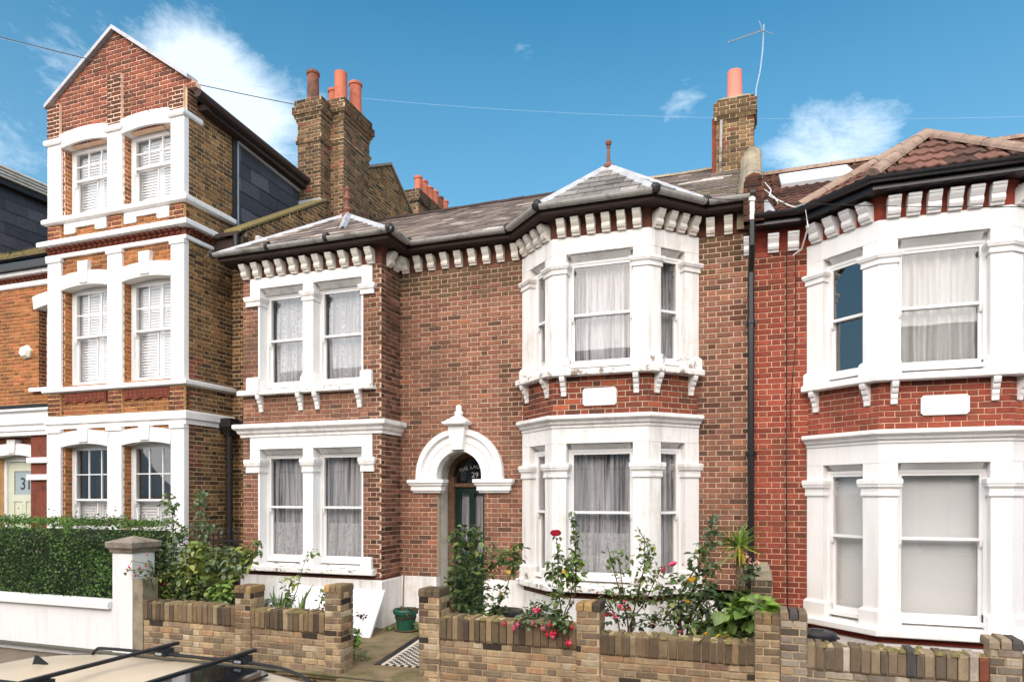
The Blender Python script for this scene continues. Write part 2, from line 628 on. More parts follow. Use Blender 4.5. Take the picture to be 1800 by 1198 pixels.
M['car_glass'] = mat('tinted_car_glass', (.012, .014, .016), .06, .0, spec=.6)
M['rubber'] = mat('black_rubber', (.018, .018, .019), .6, .1, 12)
M['alloy'] = mat('alloy_wheel', (.5, .5, .51), .35, .05, 5, metal=.9)
M['lamp_red'] = mat('red_lamp_lens', (.35, .01, .01), .15, .0)
M['lamp_clear'] = mat('clear_lamp_lens', (.6, .62, .64), .12, .0)
M['wire'] = mat('grey_cable', rgb(96, 100, 108), .6, .0)
M['wire_pale'] = mat('pale_cable', rgb(150, 186, 216), .6, .0)
M['cable_black'] = mat('black_cable', (.015, .014, .013), .6, .0)
M['cable_white'] = mat('white_cable', (.72, .72, .70), .5, .0)
M['aluminium'] = mat('aerial_aluminium', rgb(160, 170, 182), .45, .05, 9, metal=.5)
M['velux'] = mat('rooflight_frame', rgb(186, 188, 190), .5, .04, 5)
M['sheet'] = net_mat('cloudy_polythene', (.75, .74, .70), .35)
M['white_board'] = mat('white_door_board', (.79, .79, .78), .5, .02, 4)
M['alarm'] = mat('cream_plastic', rgb(236, 230, 212), .45, .02, 4)
M['cane'] = mat('bamboo_cane', rgb(120, 96, 70), .7, .2, 20)
M['moss'] = mat('moss', rgb(120, 108, 66), .95, .3, 20, .6, 60)

# ------------------------------------------------------------------ bricks, slates and tiles
def jitter(c, k):
    f = 1 + R.uniform(-k, k)
    return tuple(max(.004, x * f) for x in c)


def soft(c, s=.82):
    g = .3 * c[0] + .55 * c[1] + .15 * c[2]
    return tuple(g + (x - g) * s for x in c)


def pick(pal):
    x = R.random() * sum(w for w, c in pal)
    for w, c in pal:
        x -= w
        if x <= 0:
            return c
    return pal[-1][1]


K = 1.02
PAL29 = [(6, rgb(150, 97, 74, K)), (6, rgb(141, 90, 69, K)), (3, rgb(128, 84, 66, K)), (.9, rgb(104, 75, 61, K)), (3, rgb(160, 106, 80, K)), (.5, rgb(178, 110, 78, K)), (2, rgb(144, 103, 82, K))]
PAL29RED = [(5, rgb(138, 68, 48, K)), (4, rgb(120, 60, 46, K)), (2, rgb(96, 56, 46, K)), (2, rgb(172, 84, 54, K))]
PAL31 = [(5, rgb(166, 104, 54, K)), (4, rgb(146, 92, 50, K)), (3, rgb(178, 112, 64, K)), (2, rgb(128, 82, 50, K)), (2, rgb(176, 100, 62, K))]
PAL31RED = [(5, rgb(142, 78, 58, K)), (4, rgb(124, 70, 55, K)), (3, rgb(104, 64, 52, K)), (1.5, rgb(158, 90, 66, K))]
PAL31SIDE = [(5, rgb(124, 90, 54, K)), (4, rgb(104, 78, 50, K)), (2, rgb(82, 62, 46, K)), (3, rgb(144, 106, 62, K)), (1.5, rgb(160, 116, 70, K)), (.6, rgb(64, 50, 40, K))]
PAL27 = [(6, rgb(158, 73, 53, K)), (5, rgb(150, 68, 50, K)), (3, rgb(141, 64, 49, K)), (2, rgb(166, 79, 57, K)), (.8, rgb(126, 62, 48, K))]
PALSTOCK = [(5, rgb(170, 140, 94, K)), (4, rgb(152, 124, 84, K)), (3, rgb(184, 150, 96, K)), (3, rgb(128, 106, 76, K)), (2, rgb(172, 126, 74, K)), (.8, rgb(56, 49, 44, K)), (1.2, rgb(136, 98, 70, K)), (1.4, rgb(190, 168, 128, K))]
PALSTACK = [(4, rgb(118, 92, 66, K)), (4, rgb(100, 80, 60, K)), (3, rgb(78, 64, 52, K)), (1.5, rgb(134, 104, 74, K)), (1, rgb(140, 84, 66, K))]


def brick_mesh(n):
    mb = MB()
    c = .028 + .012 * n
    j = lambda k: R.uniform(-k, k)
    a, b = .5, .5
    e = .06
    rings = [[(-a, .5, -b), (a, .5, -b), (a, .5, b), (-a, .5, b)],
             [(-a, -.30, -b), (a, -.30, -b), (a, -.30, b), (-a, -.30, b)],
             [(-a + c + j(.012), -.5 + j(e), -b + c * 2.6 + j(.03)), (a - c + j(.012), -.5 + j(e), -b + c * 2.6 + j(.03)),
              (a - c + j(.012), -.5 + j(e), b - c * 2.6 + j(.03)), (-a + c + j(.012), -.5 + j(e), b - c * 2.6 + j(.03))]]
    mb.loft(rings, cap=False)
    i = len(mb.v) - 4
    mb.f.append((i, i + 1, i + 2, i + 3))
    return mb


BR_MB = [brick_mesh(k % 2) for k in range(6)]
BR_ME = []
for mb_ in BR_MB:
    me_ = mb_.mesh('brick')
    me_.materials.append(M['brick'])
    BR_ME.append(me_)


class Pieces:
    """collects the bricks (or slates) of one thing; the 300 that show largest become parts, the rest one joined part"""
    def __init__(self):
        self.items = []          # (score, centre, rot, scale, color, variant)

    def add(self, c, rot, scale, color, fr):
        d = Vector((c[0], c[1], c[2] - CH))
        dist = d.length
        facing = max(0.0, -(fr.n[0] * d.x + fr.n[1] * d.y) / dist)
        sc = scale[0] * scale[2] * facing / dist ** 2 if in_view(c) else 0
        self.items.append((sc, c, rot, scale, color, R.randrange(6)))

    def finish(self, parent, name='brick', run='brickwork', limit=300):
        self.items.sort(key=lambda q: -q[0])
        for sc, c, rot, scale, color, k in self.items[:limit]:
            place(name, BR_ME[k], parent, c, (0, 0, rot), scale, color)
        rest = self.items[limit:]
        if rest:
            mb = MB()
            for sc, c, rot, scale, color, k in rest:
                mb.cur = color
                cs, sn = math.cos(rot), math.sin(rot)
                i = mb.add([(c[0] + x * scale[0] * cs - y * scale[1] * sn, c[1] + x * scale[0] * sn + y * scale[1] * cs, c[2] + z * scale[2]) for x, y, z in BR_MB[k].v])
                mb.f += [tuple(i + q for q in f) for f in BR_MB[k].f]
            build(mb, run, M['brick_run'], parent, kind='stuff', recalc=False)


def lay(pc, mort, fr, z0, z1, ivals, pal, stain=None, phase=0.0, tf=None, course=.075, joint=.0125, depth=.03):
    """Flemish bond between z0 and z1; ivals(z) lists the free stretches of a course"""
    n = max(1, round((z1 - z0) / course))
    h = (z1 - z0) / n
    for k in range(n):
        zm = z0 + (k + .5) * h
        t = tf(zm) if tf else 0.0
        for a, b in ivals(zm):
            if b - a < .03:
                continue
            mort.fbox(fr, a, b, t - .12, t - .0042, zm - h / 2, zm + h / 2)
            s = a - ((a - phase + (k % 2) * .1725) % .345) - .001
            head = False
            while s < b:
                w = .1125 if head else .2325
                x0, x1 = max(a + .002, s + joint / 2), min(b - .002, s + w - joint / 2)
                if x1 - x0 > .022:
                    col = jitter(pick(pal), .09)
                    p = fr.pt((x0 + x1) / 2, t + .006 - depth / 2 + R.uniform(-.0015, .0025), zm + R.uniform(-.001, .001))
                    if stain:
                        col = stain(p, col)
                    pc.add(p, fr.rot, (x1 - x0, depth, h - joint), soft(col, .9), fr)
                s += w
                head = not head


def rects(a, b, holes):
    """free stretches of [a, b] at height z, given rectangular holes (s0, s1, z0, z1)"""
    def f(z):
        iv = [(a, b)]
        for h0, h1, z0, z1 in holes:
            if z0 < z < z1:
                nv = []
                for x0, x1 in iv:
                    if h1 <= x0 or h0 >= x1:
                        nv.append((x0, x1))
                        continue
                    if h0 > x0:
                        nv.append((x0, h0))
                    if h1 < x1:
                        nv.append((h1, x1))
                iv = nv
        return iv
    return f


def clip2(poly, sub):
    """Sutherland-Hodgman: polygon 'sub' clipped by the convex polygon 'poly' (counter-clockwise)"""
    out = sub
    for i in range(len(poly)):
        a, b = poly[i], poly[(i + 1) % len(poly)]
        src, out = out, []
        for j in range(len(src)):
            p, q = src[j], src[(j + 1) % len(src)]
            dp = (b[0] - a[0]) * (p[1] - a[1]) - (b[1] - a[1]) * (p[0] - a[0])
            dq = (b[0] - a[0]) * (q[1] - a[1]) - (b[1] - a[1]) * (q[0] - a[0])
            if dp >= 0:
                out.append(p)
            if dp * dq < 0:
                f = dp / (dp - dq)
                out.append((p[0] + (q[0] - p[0]) * f, p[1] + (q[1] - p[1]) * f))
        if not out:
            return []
    return out


class Cover:
    """slates or tiles of one roof; parts up to the limit, the rest joined"""
    def __init__(self, unit, mesh, name, run, m, mrun, w, g, over, thick, pal, missing=0.0):
        self.__dict__.update(unit=unit, me=mesh, name=name, run=run, m=m, mrun=mrun, w=w, g=g, over=over, th=thick, pal=pal)
        self.full = []
        self.mb = MB()
        self.parts = []

    def plane(self, pts, stain=None):
        P = [Vector(p) for p in pts]
        nrm = Vector((0, 0, 0))
        for i in range(len(P)):
            nrm += P[i].cross(P[(i + 1) % len(P)])
        nrm.normalize()
        if nrm.z < 0:
            P.reverse()
            nrm = -nrm
        e1 = Vector((nrm.y, -nrm.x, 0))
        e1 = Vector((-nrm.y, nrm.x, 0)).normalized()      # along the eaves
        e2 = nrm.cross(e1).normalized()                    # up the slope
        if e2.z < 0:
            e1, e2 = -e1, -e2
        o = min(P, key=lambda p: p.z)
        poly = [((p - o).dot(e1), (p - o).dot(e2)) for p in P]
        x0, x1 = min(p[0] for p in poly), max(p[0] for p in poly)
        y1 = max(p[1] for p in poly)
        rot = Matrix((e1, e2, nrm)).transposed()
        k = 0
        y = 0.0
        while y < y1:
            x = x0 - (k % 2) * self.w * .5 - .13
            while x < x1:
                L = self.g * self.over
                gap = .004
                q = [(x + gap, y), (x + self.w - gap, y), (x + self.w - gap, y + L), (x + gap, y + L)]
                cl = clip2(poly, q)
                if len(cl) >= 3:
                    area = abs(sum(cl[i][0] * cl[(i + 1) % len(cl)][1] - cl[(i + 1) % len(cl)][0] * cl[i][1] for i in range(len(cl)))) / 2
                    c = o + e1 * (x + self.w / 2) + e2 * (y + L / 2)
                    col = jitter(pick(self.pal), .16)
                    if stain:
                        col = stain(c, col)
                    vis = [p for p in cl]
                    if area > .97 * (self.w - 2 * gap) * L:
                        base = o + e1 * (x + self.w / 2) + e2 * y + nrm * .004
                        slip = R.uniform(-.006, .006)
                        tilt = self.th * 1.9 / L + R.uniform(0, .012)
                        d = base - Vector((0, 0, CH))
                        sc = abs(d.normalized().dot(nrm)) / d.length_squared if in_view(base) else 0
                        rm = rot @ Matrix.Rotation(-tilt, 3, 'X') @ Matrix.Rotation(R.uniform(-.012, .012), 3, 'Z')
                        self.full.append((sc, base + e2 * slip + nrm * (tilt * L * 1.0), rm, col))
                    else:
                        self.clipped(o, e1, e2, nrm, cl, y, L, col, x)
                x += self.w
            y += self.g
            k += 1

    def clipped(self, o, e1, e2, nrm, cl, y, L, col, x):
        if self.unit is None:
            self.mb.cur = col
            top, bot = [], []
            for px, py in cl:
                hgt = .004 + self.th * 1.9 * (1 - (py - y) / L)
                top.append(o + e1 * px + e2 * py + nrm * (hgt + self.th))
                bot.append(o + e1 * px + e2 * py + nrm * hgt)
            self.mb.loft([bot, top])
        else:
            cx = sum(p[0] for p in cl) / len(cl)
            xs0, xs1 = min(p[0] for p in cl), max(p[0] for p in cl)
            ys1 = max(p[1] for p in cl)
            # cut wavy tile: keep the columns that lie on the roof
            self.mb.cur = col
            n = 12
            rings_t, rings_b = [], []
            for i in range(n + 1):
                px = x + self.w * i / n
                if px < xs0 - 1e-6 or px > xs1 + 1e-6:
                    continue
                col_y = [p for p in self.span(cl, px)]
                if not col_y:
                    continue
                ya, yb = min(col_y), max(col_y)
                w = self.wave((px - x) / self.w)
                f = lambda yy: .006 + self.th * 1.6 * (1 - (yy - y) / L) + w
                rings_t.append((o + e1 * px + e2 * ya + nrm * f(ya), o + e1 * px + e2 * yb + nrm * f(yb),
                                o + e1 * px + e2 * yb + nrm * (f(yb) - .012), o + e1 * px + e2 * ya + nrm * (f(ya) - .02)))
            if len(rings_t) > 1:
                self.mb.loft(rings_t)

    @staticmethod
    def span(cl, px):
        ys = []
        for i in range(len(cl)):
            a, b = cl[i], cl[(i + 1) % len(cl)]
            if (a[0] - px) * (b[0] - px) <= 0 and abs(a[0] - b[0]) > 1e-9:
                f = (px - a[0]) / (b[0] - a[0])
                ys.append(a[1] + (b[1] - a[1]) * f)
            elif abs(a[0] - b[0]) <= 1e-9 and abs(a[0] - px) < 1e-6:
                ys += [a[1], b[1]]
        return ys

    @staticmethod
    def wave(f):
        return .018 * max(0, math.sin(2 * math.pi * (f * 2 - .12))) ** .8

    def finish(self, parent, limit=300):
        self.full.sort(key=lambda q: -q[0])
        vv = [tuple(v.co) for v in self.me.vertices]
        ff = [tuple(p.vertices) for p in self.me.polygons]
        for i, (sc, p, rm, col) in enumerate(self.full):
            if i < limit:
                o = bpy.data.objects.new(self.name, self.me)
                COL.objects.link(o)
                o.parent = parent
                mw = rm.to_4x4()
                mw.translation = p - ORG[parent]
                o.matrix_local = mw
                o.color = (*col, 1)
                ORG[o] = ORG[parent]
            else:
                self.mb.cur = col
                j = self.mb.add([p + rm @ Vector(v) for v in vv])
                self.mb.f += [tuple(j + q for q in f) for f in ff]
        if self.mb.v:
            build(self.mb, self.run, self.mrun, parent, kind='stuff')


def slate_mesh(w, L, th):
    mb = MB()
    mb.hexa([(-w / 2 + .004, 0, 0), (w / 2 - .004, .003, 0), (w / 2 - .004, L, 0), (-w / 2 + .004, L, 0),
             (-w / 2 + .004, 0, th), (w / 2 - .004, .003, th), (w / 2 - .004, L, th), (-w / 2 + .004, L, th)])
    me = mb.mesh('slate')
    me.materials.append(M['slate'])
    return me


SL_W, SL_G = .25, .20
SLATE = slate_mesh(SL_W, SL_G * 1.5, .009)
TL_W, TL_G = .30, .29


def tile_mesh():
    mb = MB()
    n = 12
    L = TL_G * 1.18
    rings = []
    for i in range(n + 1):
        f = i / n
        x = (f - .5) * (TL_W - .006)
        w = Cover.wave(f)
        rings.append([(x, 0, w), (x, L, w), (x, L, w - .012), (x, 0, w - .02)])
    mb.loft(rings)
    me = mb.mesh('roof_tile')
    me.materials.append(M['tile27'])
    return me


TILE = tile_mesh()
PAL_SLATE = [(5, rgb(118, 110, 104, .8)), (4, rgb(104, 98, 94, .8)), (3, rgb(136, 124, 114, .8)), (2, rgb(92, 84, 78, .8)), (1.2, rgb(150, 140, 130, .8))]
PAL_TILE = [(5, rgb(122, 88, 76, .8)), (4, rgb(108, 78, 68, .8)), (3, rgb(136, 98, 84, .8)), (2, rgb(92, 70, 62, .8))]


def slates(pal=PAL_SLATE):
    return Cover(None, SLATE, 'slate', 'slate_run', M['slate'], M['slate_run'], SL_W, SL_G, 1.5, .009, pal)


def tiles():
    return Cover(1, TILE, 'roof_tile', 'roof_tile_run', M['tile27'], M['tile27_run'], TL_W, TL_G, 1.18, .014, PAL_TILE)


# ------------------------------------------------------------------ windows
def curtain(parent, fr, s0, s1, z0, z1, t, m, wave=.018, period=.085, name='net_curtain', hem=None, gap=None):
    n = max(14, int((s1 - s0) / period * 14))
    ph = R.uniform(0, 6)
    rows = []
    zs = [z0 + (z1 - z0) * k / 4 for k in range(5)]
    for i in range(n + 1):
        s = s0 + (s1 - s0) * i / n
        x = (s - s0) / period * 2 * math.pi + ph
        row = []
        for k, z in enumerate(zs):
            a = wave * (.75 + .25 * math.cos(k * 1.3))
            off = a * (math.sin(x + .35 * math.sin(x * .37 + k * .5)) + .5 * math.sin(x * .43 + 1 + k * .22))
            row.append(fr.pt(s + .01 * math.sin(k * 1.7 + x * .2), t + off, z + (.01 * math.sin(x * .8) if k == 0 else 0)))
        rows.append(row)
    mb = MB()
    ids = [mb.add(r) for r in rows]
    for a, b in zip(ids, ids[1:]):
        for k in range(4):
            mb.f.append((a + k, b + k, b + k + 1, a + k + 1))
    return build(mb, name, m, parent, smooth=True, recalc=False)


def shutters(parent, fr, s0, s1, z0, z1, t, leaves=2, louvre=.05, open_=.12):
    mb = MB()
    w = (s1 - s0) / leaves
    for i in range(leaves):
        a, b = s0 + i * w + .004, s0 + (i + 1) * w - .004
        mb.fbox(fr, a, a + .05, t - .03, t, z0, z1)
        mb.fbox(fr, b - .05, b, t - .03, t, z0, z1)
        mb.fbox(fr, a + .05, b - .05, t - .03, t, z0, z0 + .08)
        mb.fbox(fr, a + .05, b - .05, t - .03, t, z1 - .07, z1)
        z = z0 + .08
        while z < z1 - .07 - louvre * .5:
            mb.extr(fr, [(t - .004, z), (t, z + .004), (t - .028, z + louvre * (1 - open_)+.012), (t - .032, z + louvre * (1 - open_) + .008)], a + .051, b - .051)
            z += louvre
    return build(mb, 'shutter', M['shutter'], parent)


def sash_window(parent, fr, s0, s1, z0, z1, rec, rail=None, top=(1, 1), bot=(1, 1), fill='net', glass=None, horns=True, depth=.42, frame=.035, label=None):
    """box-sash window in an opening; rec: how far the frame stands back"""
    g = glass or M['glass']
    rail = rail if rail is not None else (z0 + z1) / 2
    mb = MB()
    t1, t0 = -rec, -rec - .12
    mb.fbox(fr, s0, s0 + frame, t0, t1, z0, z1)
    mb.fbox(fr, s1 - frame, s1, t0, t1, z0, z1)
    mb.fbox(fr, s0 + frame, s1 - frame, t0, t1 - .002, z1 - frame, z1)
    mb.fbox(fr, s0 + frame, s1 - frame, t0, t1 + .03, z0, z0 + .05)
    win = build(mb, 'window', M['joinery'], parent, label=label)

    def sash(a, b, c, d, t, grid, st=.035, lo=.035, hi=.035, horn=0):
        m = MB()
        m.fbox(fr, a, a + st, t - .04, t, c, d)
        m.fbox(fr, b - st, b, t - .04, t, c, d)
        m.fbox(fr, a + st, b - st, t - .039, t - .001, c, c + lo)
        m.fbox(fr, a + st, b - st, t - .039, t - .001, d - hi, d)
        if horn:
            for x in (a + .002, b - st + .002):
                m.extr(Fr(fr.pt(x, 0, 0).x, fr.pt(x, 0, 0).y, *fr.d), [(t - .035, c + .001), (t - .003, c + .001), (t - .006, c - .05), (t - .022, c - .085), (t - .035, c - .08)], 0, st - .004)
        nx, nz = grid
        gw, gh = (b - a - 2 * st) / nx, (d - c - lo - hi) / nz
        for i in range(1, nx):
            x = a + st + gw * i
            m.fbox(fr, x - .009, x + .009, t - .034, t - .006, c + lo, d - hi)
        for j in range(1, nz):
            z = c + lo + gh * j
            m.fbox(fr, a + st, b - st, t - .033, t - .007, z - .009, z + .009)
        build(m, 'sash', M['joinery'], win)
        for i in range(nx):
            for j in range(nz):
                p = MB()
                e = .002
                p.fbox(fr, a + st + gw * i - e, a + st + gw * (i + 1) + e, t - .022, t - .018, c + lo + gh * j - e, c + lo + gh * (j + 1) + e)
                build(p, 'pane', g, win)
    a, b = s0 + frame, s1 - frame
    sash(a, b, rail - .02, z1 - frame, t1 - .012, top, horn=1 if horns else 0)
    sash(a, b, z0 + .05, rail + .018, t1 - .06, bot, lo=.06, hi=.036)
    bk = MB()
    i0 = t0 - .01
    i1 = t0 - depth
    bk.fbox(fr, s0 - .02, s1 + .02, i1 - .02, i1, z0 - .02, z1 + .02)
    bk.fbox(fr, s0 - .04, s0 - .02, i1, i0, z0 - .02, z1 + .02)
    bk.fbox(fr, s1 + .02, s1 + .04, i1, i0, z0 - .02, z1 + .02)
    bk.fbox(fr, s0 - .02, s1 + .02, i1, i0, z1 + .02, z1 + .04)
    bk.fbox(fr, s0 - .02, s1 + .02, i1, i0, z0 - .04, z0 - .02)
    build(bk, 'dark_room_box', M['interior'], win)  # dark box put behind the glass as the unlit room
    tc_ = t0 - .05
    if fill == 'net':
        curtain(win, fr, s0 + .06, s1 + .0, z0, z1, tc_, M['net'], .024, .075)
    elif fill == 'lace':
        curtain(win, fr, s0 + .05, s1, z0, z1, tc_, M['lace'], .026, .10)
    elif fill == 'swag':
        curtain(win, fr, s0 + .05, s1, z0 + .02, z1, tc_, M['net'], .028, .09)
        curtain(win, fr, s0 + .05, s1, z0, z0 + (z1 - z0) * .36, tc_ + .03, M['lace'], .026, .09, name='lace_hem')
    elif fill == 'edge':
        curtain(win, fr, s1 - .13, s1, z0, z1, tc_, M['drape'], .02, .06, name='curtain')
    elif fill == 'drape':
        curtain(win, fr, s0, s1, z0, z1, tc_, M['drape'], .034, .125, name='curtain')
    elif fill == 'blind':
        b_ = MB()
        b_.fbox(fr, s0, s1, tc_ - .004, tc_, z0, z1)
        build(b_, 'roller_blind', M['blind'], win)
    elif fill == 'shutter':
        shutters(win, fr, s0 + .03, s1 - .03, z0 + .03, z1 - .03, tc_ + .02)
    elif fill == 'cafe':
        shutters(win, fr, s0 + .03, s1 - .03, z0 + .03, rail - .03, tc_ + .02)
    return win


# ------------------------------------------------------------------ stucco and mouldings
def moulding(zb, zt, out):
    """stepped classical moulding, projecting most at its top"""
    h = zt - zb
    return [(-.03, zb), (out * .25, zb), (out * .28, zb + h * .22), (out * .5, zb + h * .3), (out * .62, zb + h * .5), (out * .9, zb + h * .62), (out, zb + h * .7), (out, zt - .008), (out - .02, zt), (-.03, zt)]


def capital(zb, zt, out=.05):
    h = zt - zb
    return [(-.02, zb), (out * .35, zb), (out * .4, zb + h * .16), (out * .3, zb + h * .2), (out * .35, zb + h * .42), (out * .8, zb + h * .55), (out * .85, zb + h * .66), (out, zb + h * .72), (out, zt - .01), (out * .7, zt), (-.02, zt)]


def pilaster(parent, pts, z0, z1, cap=None, base=None, m=None, capout=.05, name='pilaster', inner=None, mb_=None):
    """pts: outer plan path incl. returns into the openings; inner closes the plan"""
    m = m or M['white']
    mb = MB()
    mb.prism(pts + (inner or []), z0, z1)
    p = build(mb, name, m, parent)
    if cap:
        c = MB()
        c.sweep(pts, capital(cap[0], cap[1], capout))
        build(c, 'capital', m, p)
    if base:
        c = MB()
        c.sweep(pts, [(-.02, base[0]), (.035, base[0]), (.035, base[1] - .03), (.012, base[1]), (-.02, base[1])])
        build(c, 'base', mb_ or m, p)
    return p


def dentil_mesh(name, m, w=.135, h=.225, top=.15, low=.045):
    mb = MB()
    f = Fr(0, 0, 1, 0)
    prof = [(-.03, 0), (low, 0), (low + .004, h * .1), (low + .03, h * .14), (low + .05, h * .28), (low + .045, h * .46), (low + .038, h * .5), (low + .05, h * .54),
            (low + .085, h * .72), (top - .01, h * .84), (top, h * .86), (top, h), (-.03, h)]
    mb.extr(f, prof, -w / 2, w / 2)
    me = mb.mesh(name)
    me.materials.append(m)
    return me


def corbel_mesh(name, m, w=.075, h=.27):
    mb = MB()
    f = Fr(0, 0, 1, 0)
    prof = [(-.03, -h), (.03, -h), (.035, -h * .8), (.05, -h * .7), (.052, -h * .52), (.07, -h * .5), (.085, -h * .38), (.085, -h * .3), (.11, -h * .26), (.125, -h * .12), (.125, 0), (-.03, 0)]
    mb.extr(f, prof, -w / 2, w / 2)
    me = mb.mesh(name)
    me.materials.append(m)
    return me


D29 = dentil_mesh('dentil', M['dentil_paint'], w=.112)
D27 = dentil_mesh('dentil', M['white'], w=.14)
C29 = corbel_mesh('corbel', M['white_old'])
C27 = corbel_mesh('corbel', M['white'])


def row(name, me, parent, fr, ss, z, t=0.0):
    for s in ss:
        place(name, me, parent, fr.pt(s + R.uniform(-.004, .004), t, z - R.uniform(0, .004)), (R.uniform(-.012, .012), R.uniform(-.012, .012), fr.rot + R.uniform(-.015, .015)))


def spread(a, b, n):
    return [a + (b - a) * i / (n - 1) for i in range(n)]


def half_round(r, t, z, n=7, wall=.012):
    """gutter section: an open half pipe hung at distance t"""
    out = [(t + r * math.cos(math.pi + math.pi * k / n), z + r * math.sin(math.pi + math.pi * k / n)) for k in range(n + 1)]
    inn = [(t + (r - wall) * math.cos(2 * math.pi - math.pi * k / n), z + .002 + (r - wall) * math.sin(2 * math.pi - math.pi * k / n)) for k in range(n + 1)]
    return out + inn


def text_mesh(body, size, depth, m, rot_pts=None):
    cu = bpy.data.curves.new('lettering', 'FONT')
    cu.body = body
    cu.size = size
    cu.extrude = depth
    cu.align_x = 'CENTER'
    o = bpy.data.objects.new('lettering', cu)
    COL.objects.link(o)
    bpy.context.view_layer.update()
    dg = bpy.context.evaluated_depsgraph_get()
    me = bpy.data.meshes.new_from_object(o.evaluated_get(dg))
    me.name = 'lettering'
    bpy.data.objects.remove(o)
    me.materials.clear()
    me.materials.append(m)
    return me


def text_obj(parent, body, size, loc, m, roll=0.0, name='lettering', rotz=0.0, depth=.002):
    me = text_mesh(body, size, depth, m)
    o = bpy.data.objects.new(name, me)
    COL.objects.link(o)
    o.parent = parent
    o.location = Vector(loc) - ORG[parent]
    o.rotation_euler = (Matrix.Rotation(rotz, 3, 'Z') @ Matrix.Rotation(math.radians(90), 3, 'X') @ Matrix.Rotation(roll, 3, 'Z')).to_euler()
    ORG[o] = ORG[parent]
    return o

# ------------------------------------------------------------------ ground, road and pavement
def sheet(name, pts, m):
    mb = MB()
    mb.poly(pts)
    return build(mb, name, m, kind='structure', recalc=False)


sheet('ground', [(-900, 7.0, -.02), (900, 7.0, -.02), (900, 1800, -.02), (-900, 1800, -.02)], M['ground'])
sheet('pavement', [(-200, 4.72, -.42), (200, 4.72, -.42), (200, 7.6, -.072), (-200, 7.6, -.072)], M['paving'])
mb = MB()
for k in range(-30, 30):
    mb.box(k * .92, k * .92 + .91, 4.58, 4.72, -.62, -.415 + R.uniform(-.003, .003))
build(mb, 'kerb', M['stone'], kind='structure')
sheet('road', [(-900, -3.4, -.5), (900, -3.4, -.5), (900, 4.6, -.5), (-900, 4.6, -.5)], M['asphalt'])
sheet('far_pavement', [(-900, -900, -.36), (900, -900, -.36), (900, -3.39, -.36), (-900, -3.39, -.36)], M['paving'])
mb = MB()
mb.box(-60, 60, -3.5, -3.36, -.6, -.355)
build(mb, 'far_kerb', M['stone'], kind='structure')
mb = MB()
for j in range(4):
    for i in range(-14, 10):
        y0, y1 = 4.74 + j * .57, 4.74 + (j + 1) * .57 - .012
        z = lambda y: -.42 + (y - 4.72) * .348 / 2.88 + .004
        x0 = i * .9 + (j % 2) * .45
        mb.hexa([(x0, y0, z(y0) - .03), (x0 + .888, y0, z(y0) - .03), (x0 + .888, y1, z(y1) - .03), (x0, y1, z(y1) - .03),
                 (x0, y0, z(y0)), (x0 + .888, y0, z(y0)), (x0 + .888, y1, z(y1)), (x0, y1, z(y1))])
build(mb, 'paving_slab_run', M['paving'], kind='structure')

# the facing terrace across the road: unseen from the pavement opposite, but mirrored in the panes
mb = MB()
for k in range(-4, 4):
    x0 = k * 5.6
    mb.box(x0, x0 + 5.58, -11.5, -7.0, -.4, 6.0)
    mb.loft([[(x0, -6.7, 6.0), (x0, -9.2, 8.3), (x0, -11.6, 6.0)], [(x0 + 5.58, -6.7, 6.0), (x0 + 5.58, -9.2, 8.3), (x0 + 5.58, -11.6, 6.0)]])
ot = build(mb, 'opposite_terrace', mat('far_brick', rgb(150, 96, 76), .9, .25, 8), kind='structure')
mb, mg = MB(), MB()
for k in range(-4, 4):
    for z0, z1 in ((.4, 2.9), (3.4, 5.7)):
        x0 = k * 5.6
        for a, b in ((.5, 1.0), (2.1, 2.5), (3.4, 3.8), (4.6, 5.1)):
            mb.box(x0 + a, x0 + b, -7.0, -6.75, z0, z1)
        mb.box(x0 + .4, x0 + 5.2, -7.0, -6.7, z1, z1 + .25)
        mb.box(x0 + .4, x0 + 5.2, -7.0, -6.7, z0 - .15, z0)
        for a, b in ((1.0, 2.1), (2.5, 3.4), (3.8, 4.6)):
            mg.box(x0 + a, x0 + b, -7.0, -6.95, z0, z1)
build(mb, 'white_trim', M['white'], ot, kind='structure')
build(mg, 'window_band', M['car_glass'], ot, kind='structure')

# ------------------------------------------------------------------ house 29, the middle house
h29 = thing('terraced_house', (-4.1, 10, 0), 'brown brick house with a pointed slate bay roof and an arched doorway marked 29', 'house', 'terraced houses')


def smear29(p, c):
    f = 1.0
    if p.z > 5.25 and p.y > 9.7:
        k = min(1, (p.z - 5.25) / .28)
        g = rgb(104, 88, 58, .8)
        if R.random() < k * .95:
            c = tuple(a * .35 + b * .65 for a, b in zip(c, jitter(g, .3)))
    if p.y < 9.45 and p.x > -5.75 and p.x < -5.45 and R.random() < .55:
        f = R.uniform(.4, .75)
    if p.y > 9.41 and p.x < -5.4 and p.x > -5.6:
        f = R.choice((.38, .5, .7, .85, .95))
    if p.x > -.75 and p.y > 9.9:
        if p.z < 1.7 and R.random() < .6:
            f = R.uniform(.5, .75)
        if p.x > -.22 and R.random() < .45:
            f *= R.uniform(.45, .7)
        if 3.0 < p.z < 4.4 and p.x < -.45 and R.random() < .5:
            f *= R.uniform(.45, .7)
    if -3.75 < p.x < -3.3 and p.y > 9.9 and 3.2 < p.z < 4.1 and R.random() < .5:
        f *= R.uniform(.4, .65)
    return tuple(x * f * k for x, k in zip(c, (.90, .92, .97)))


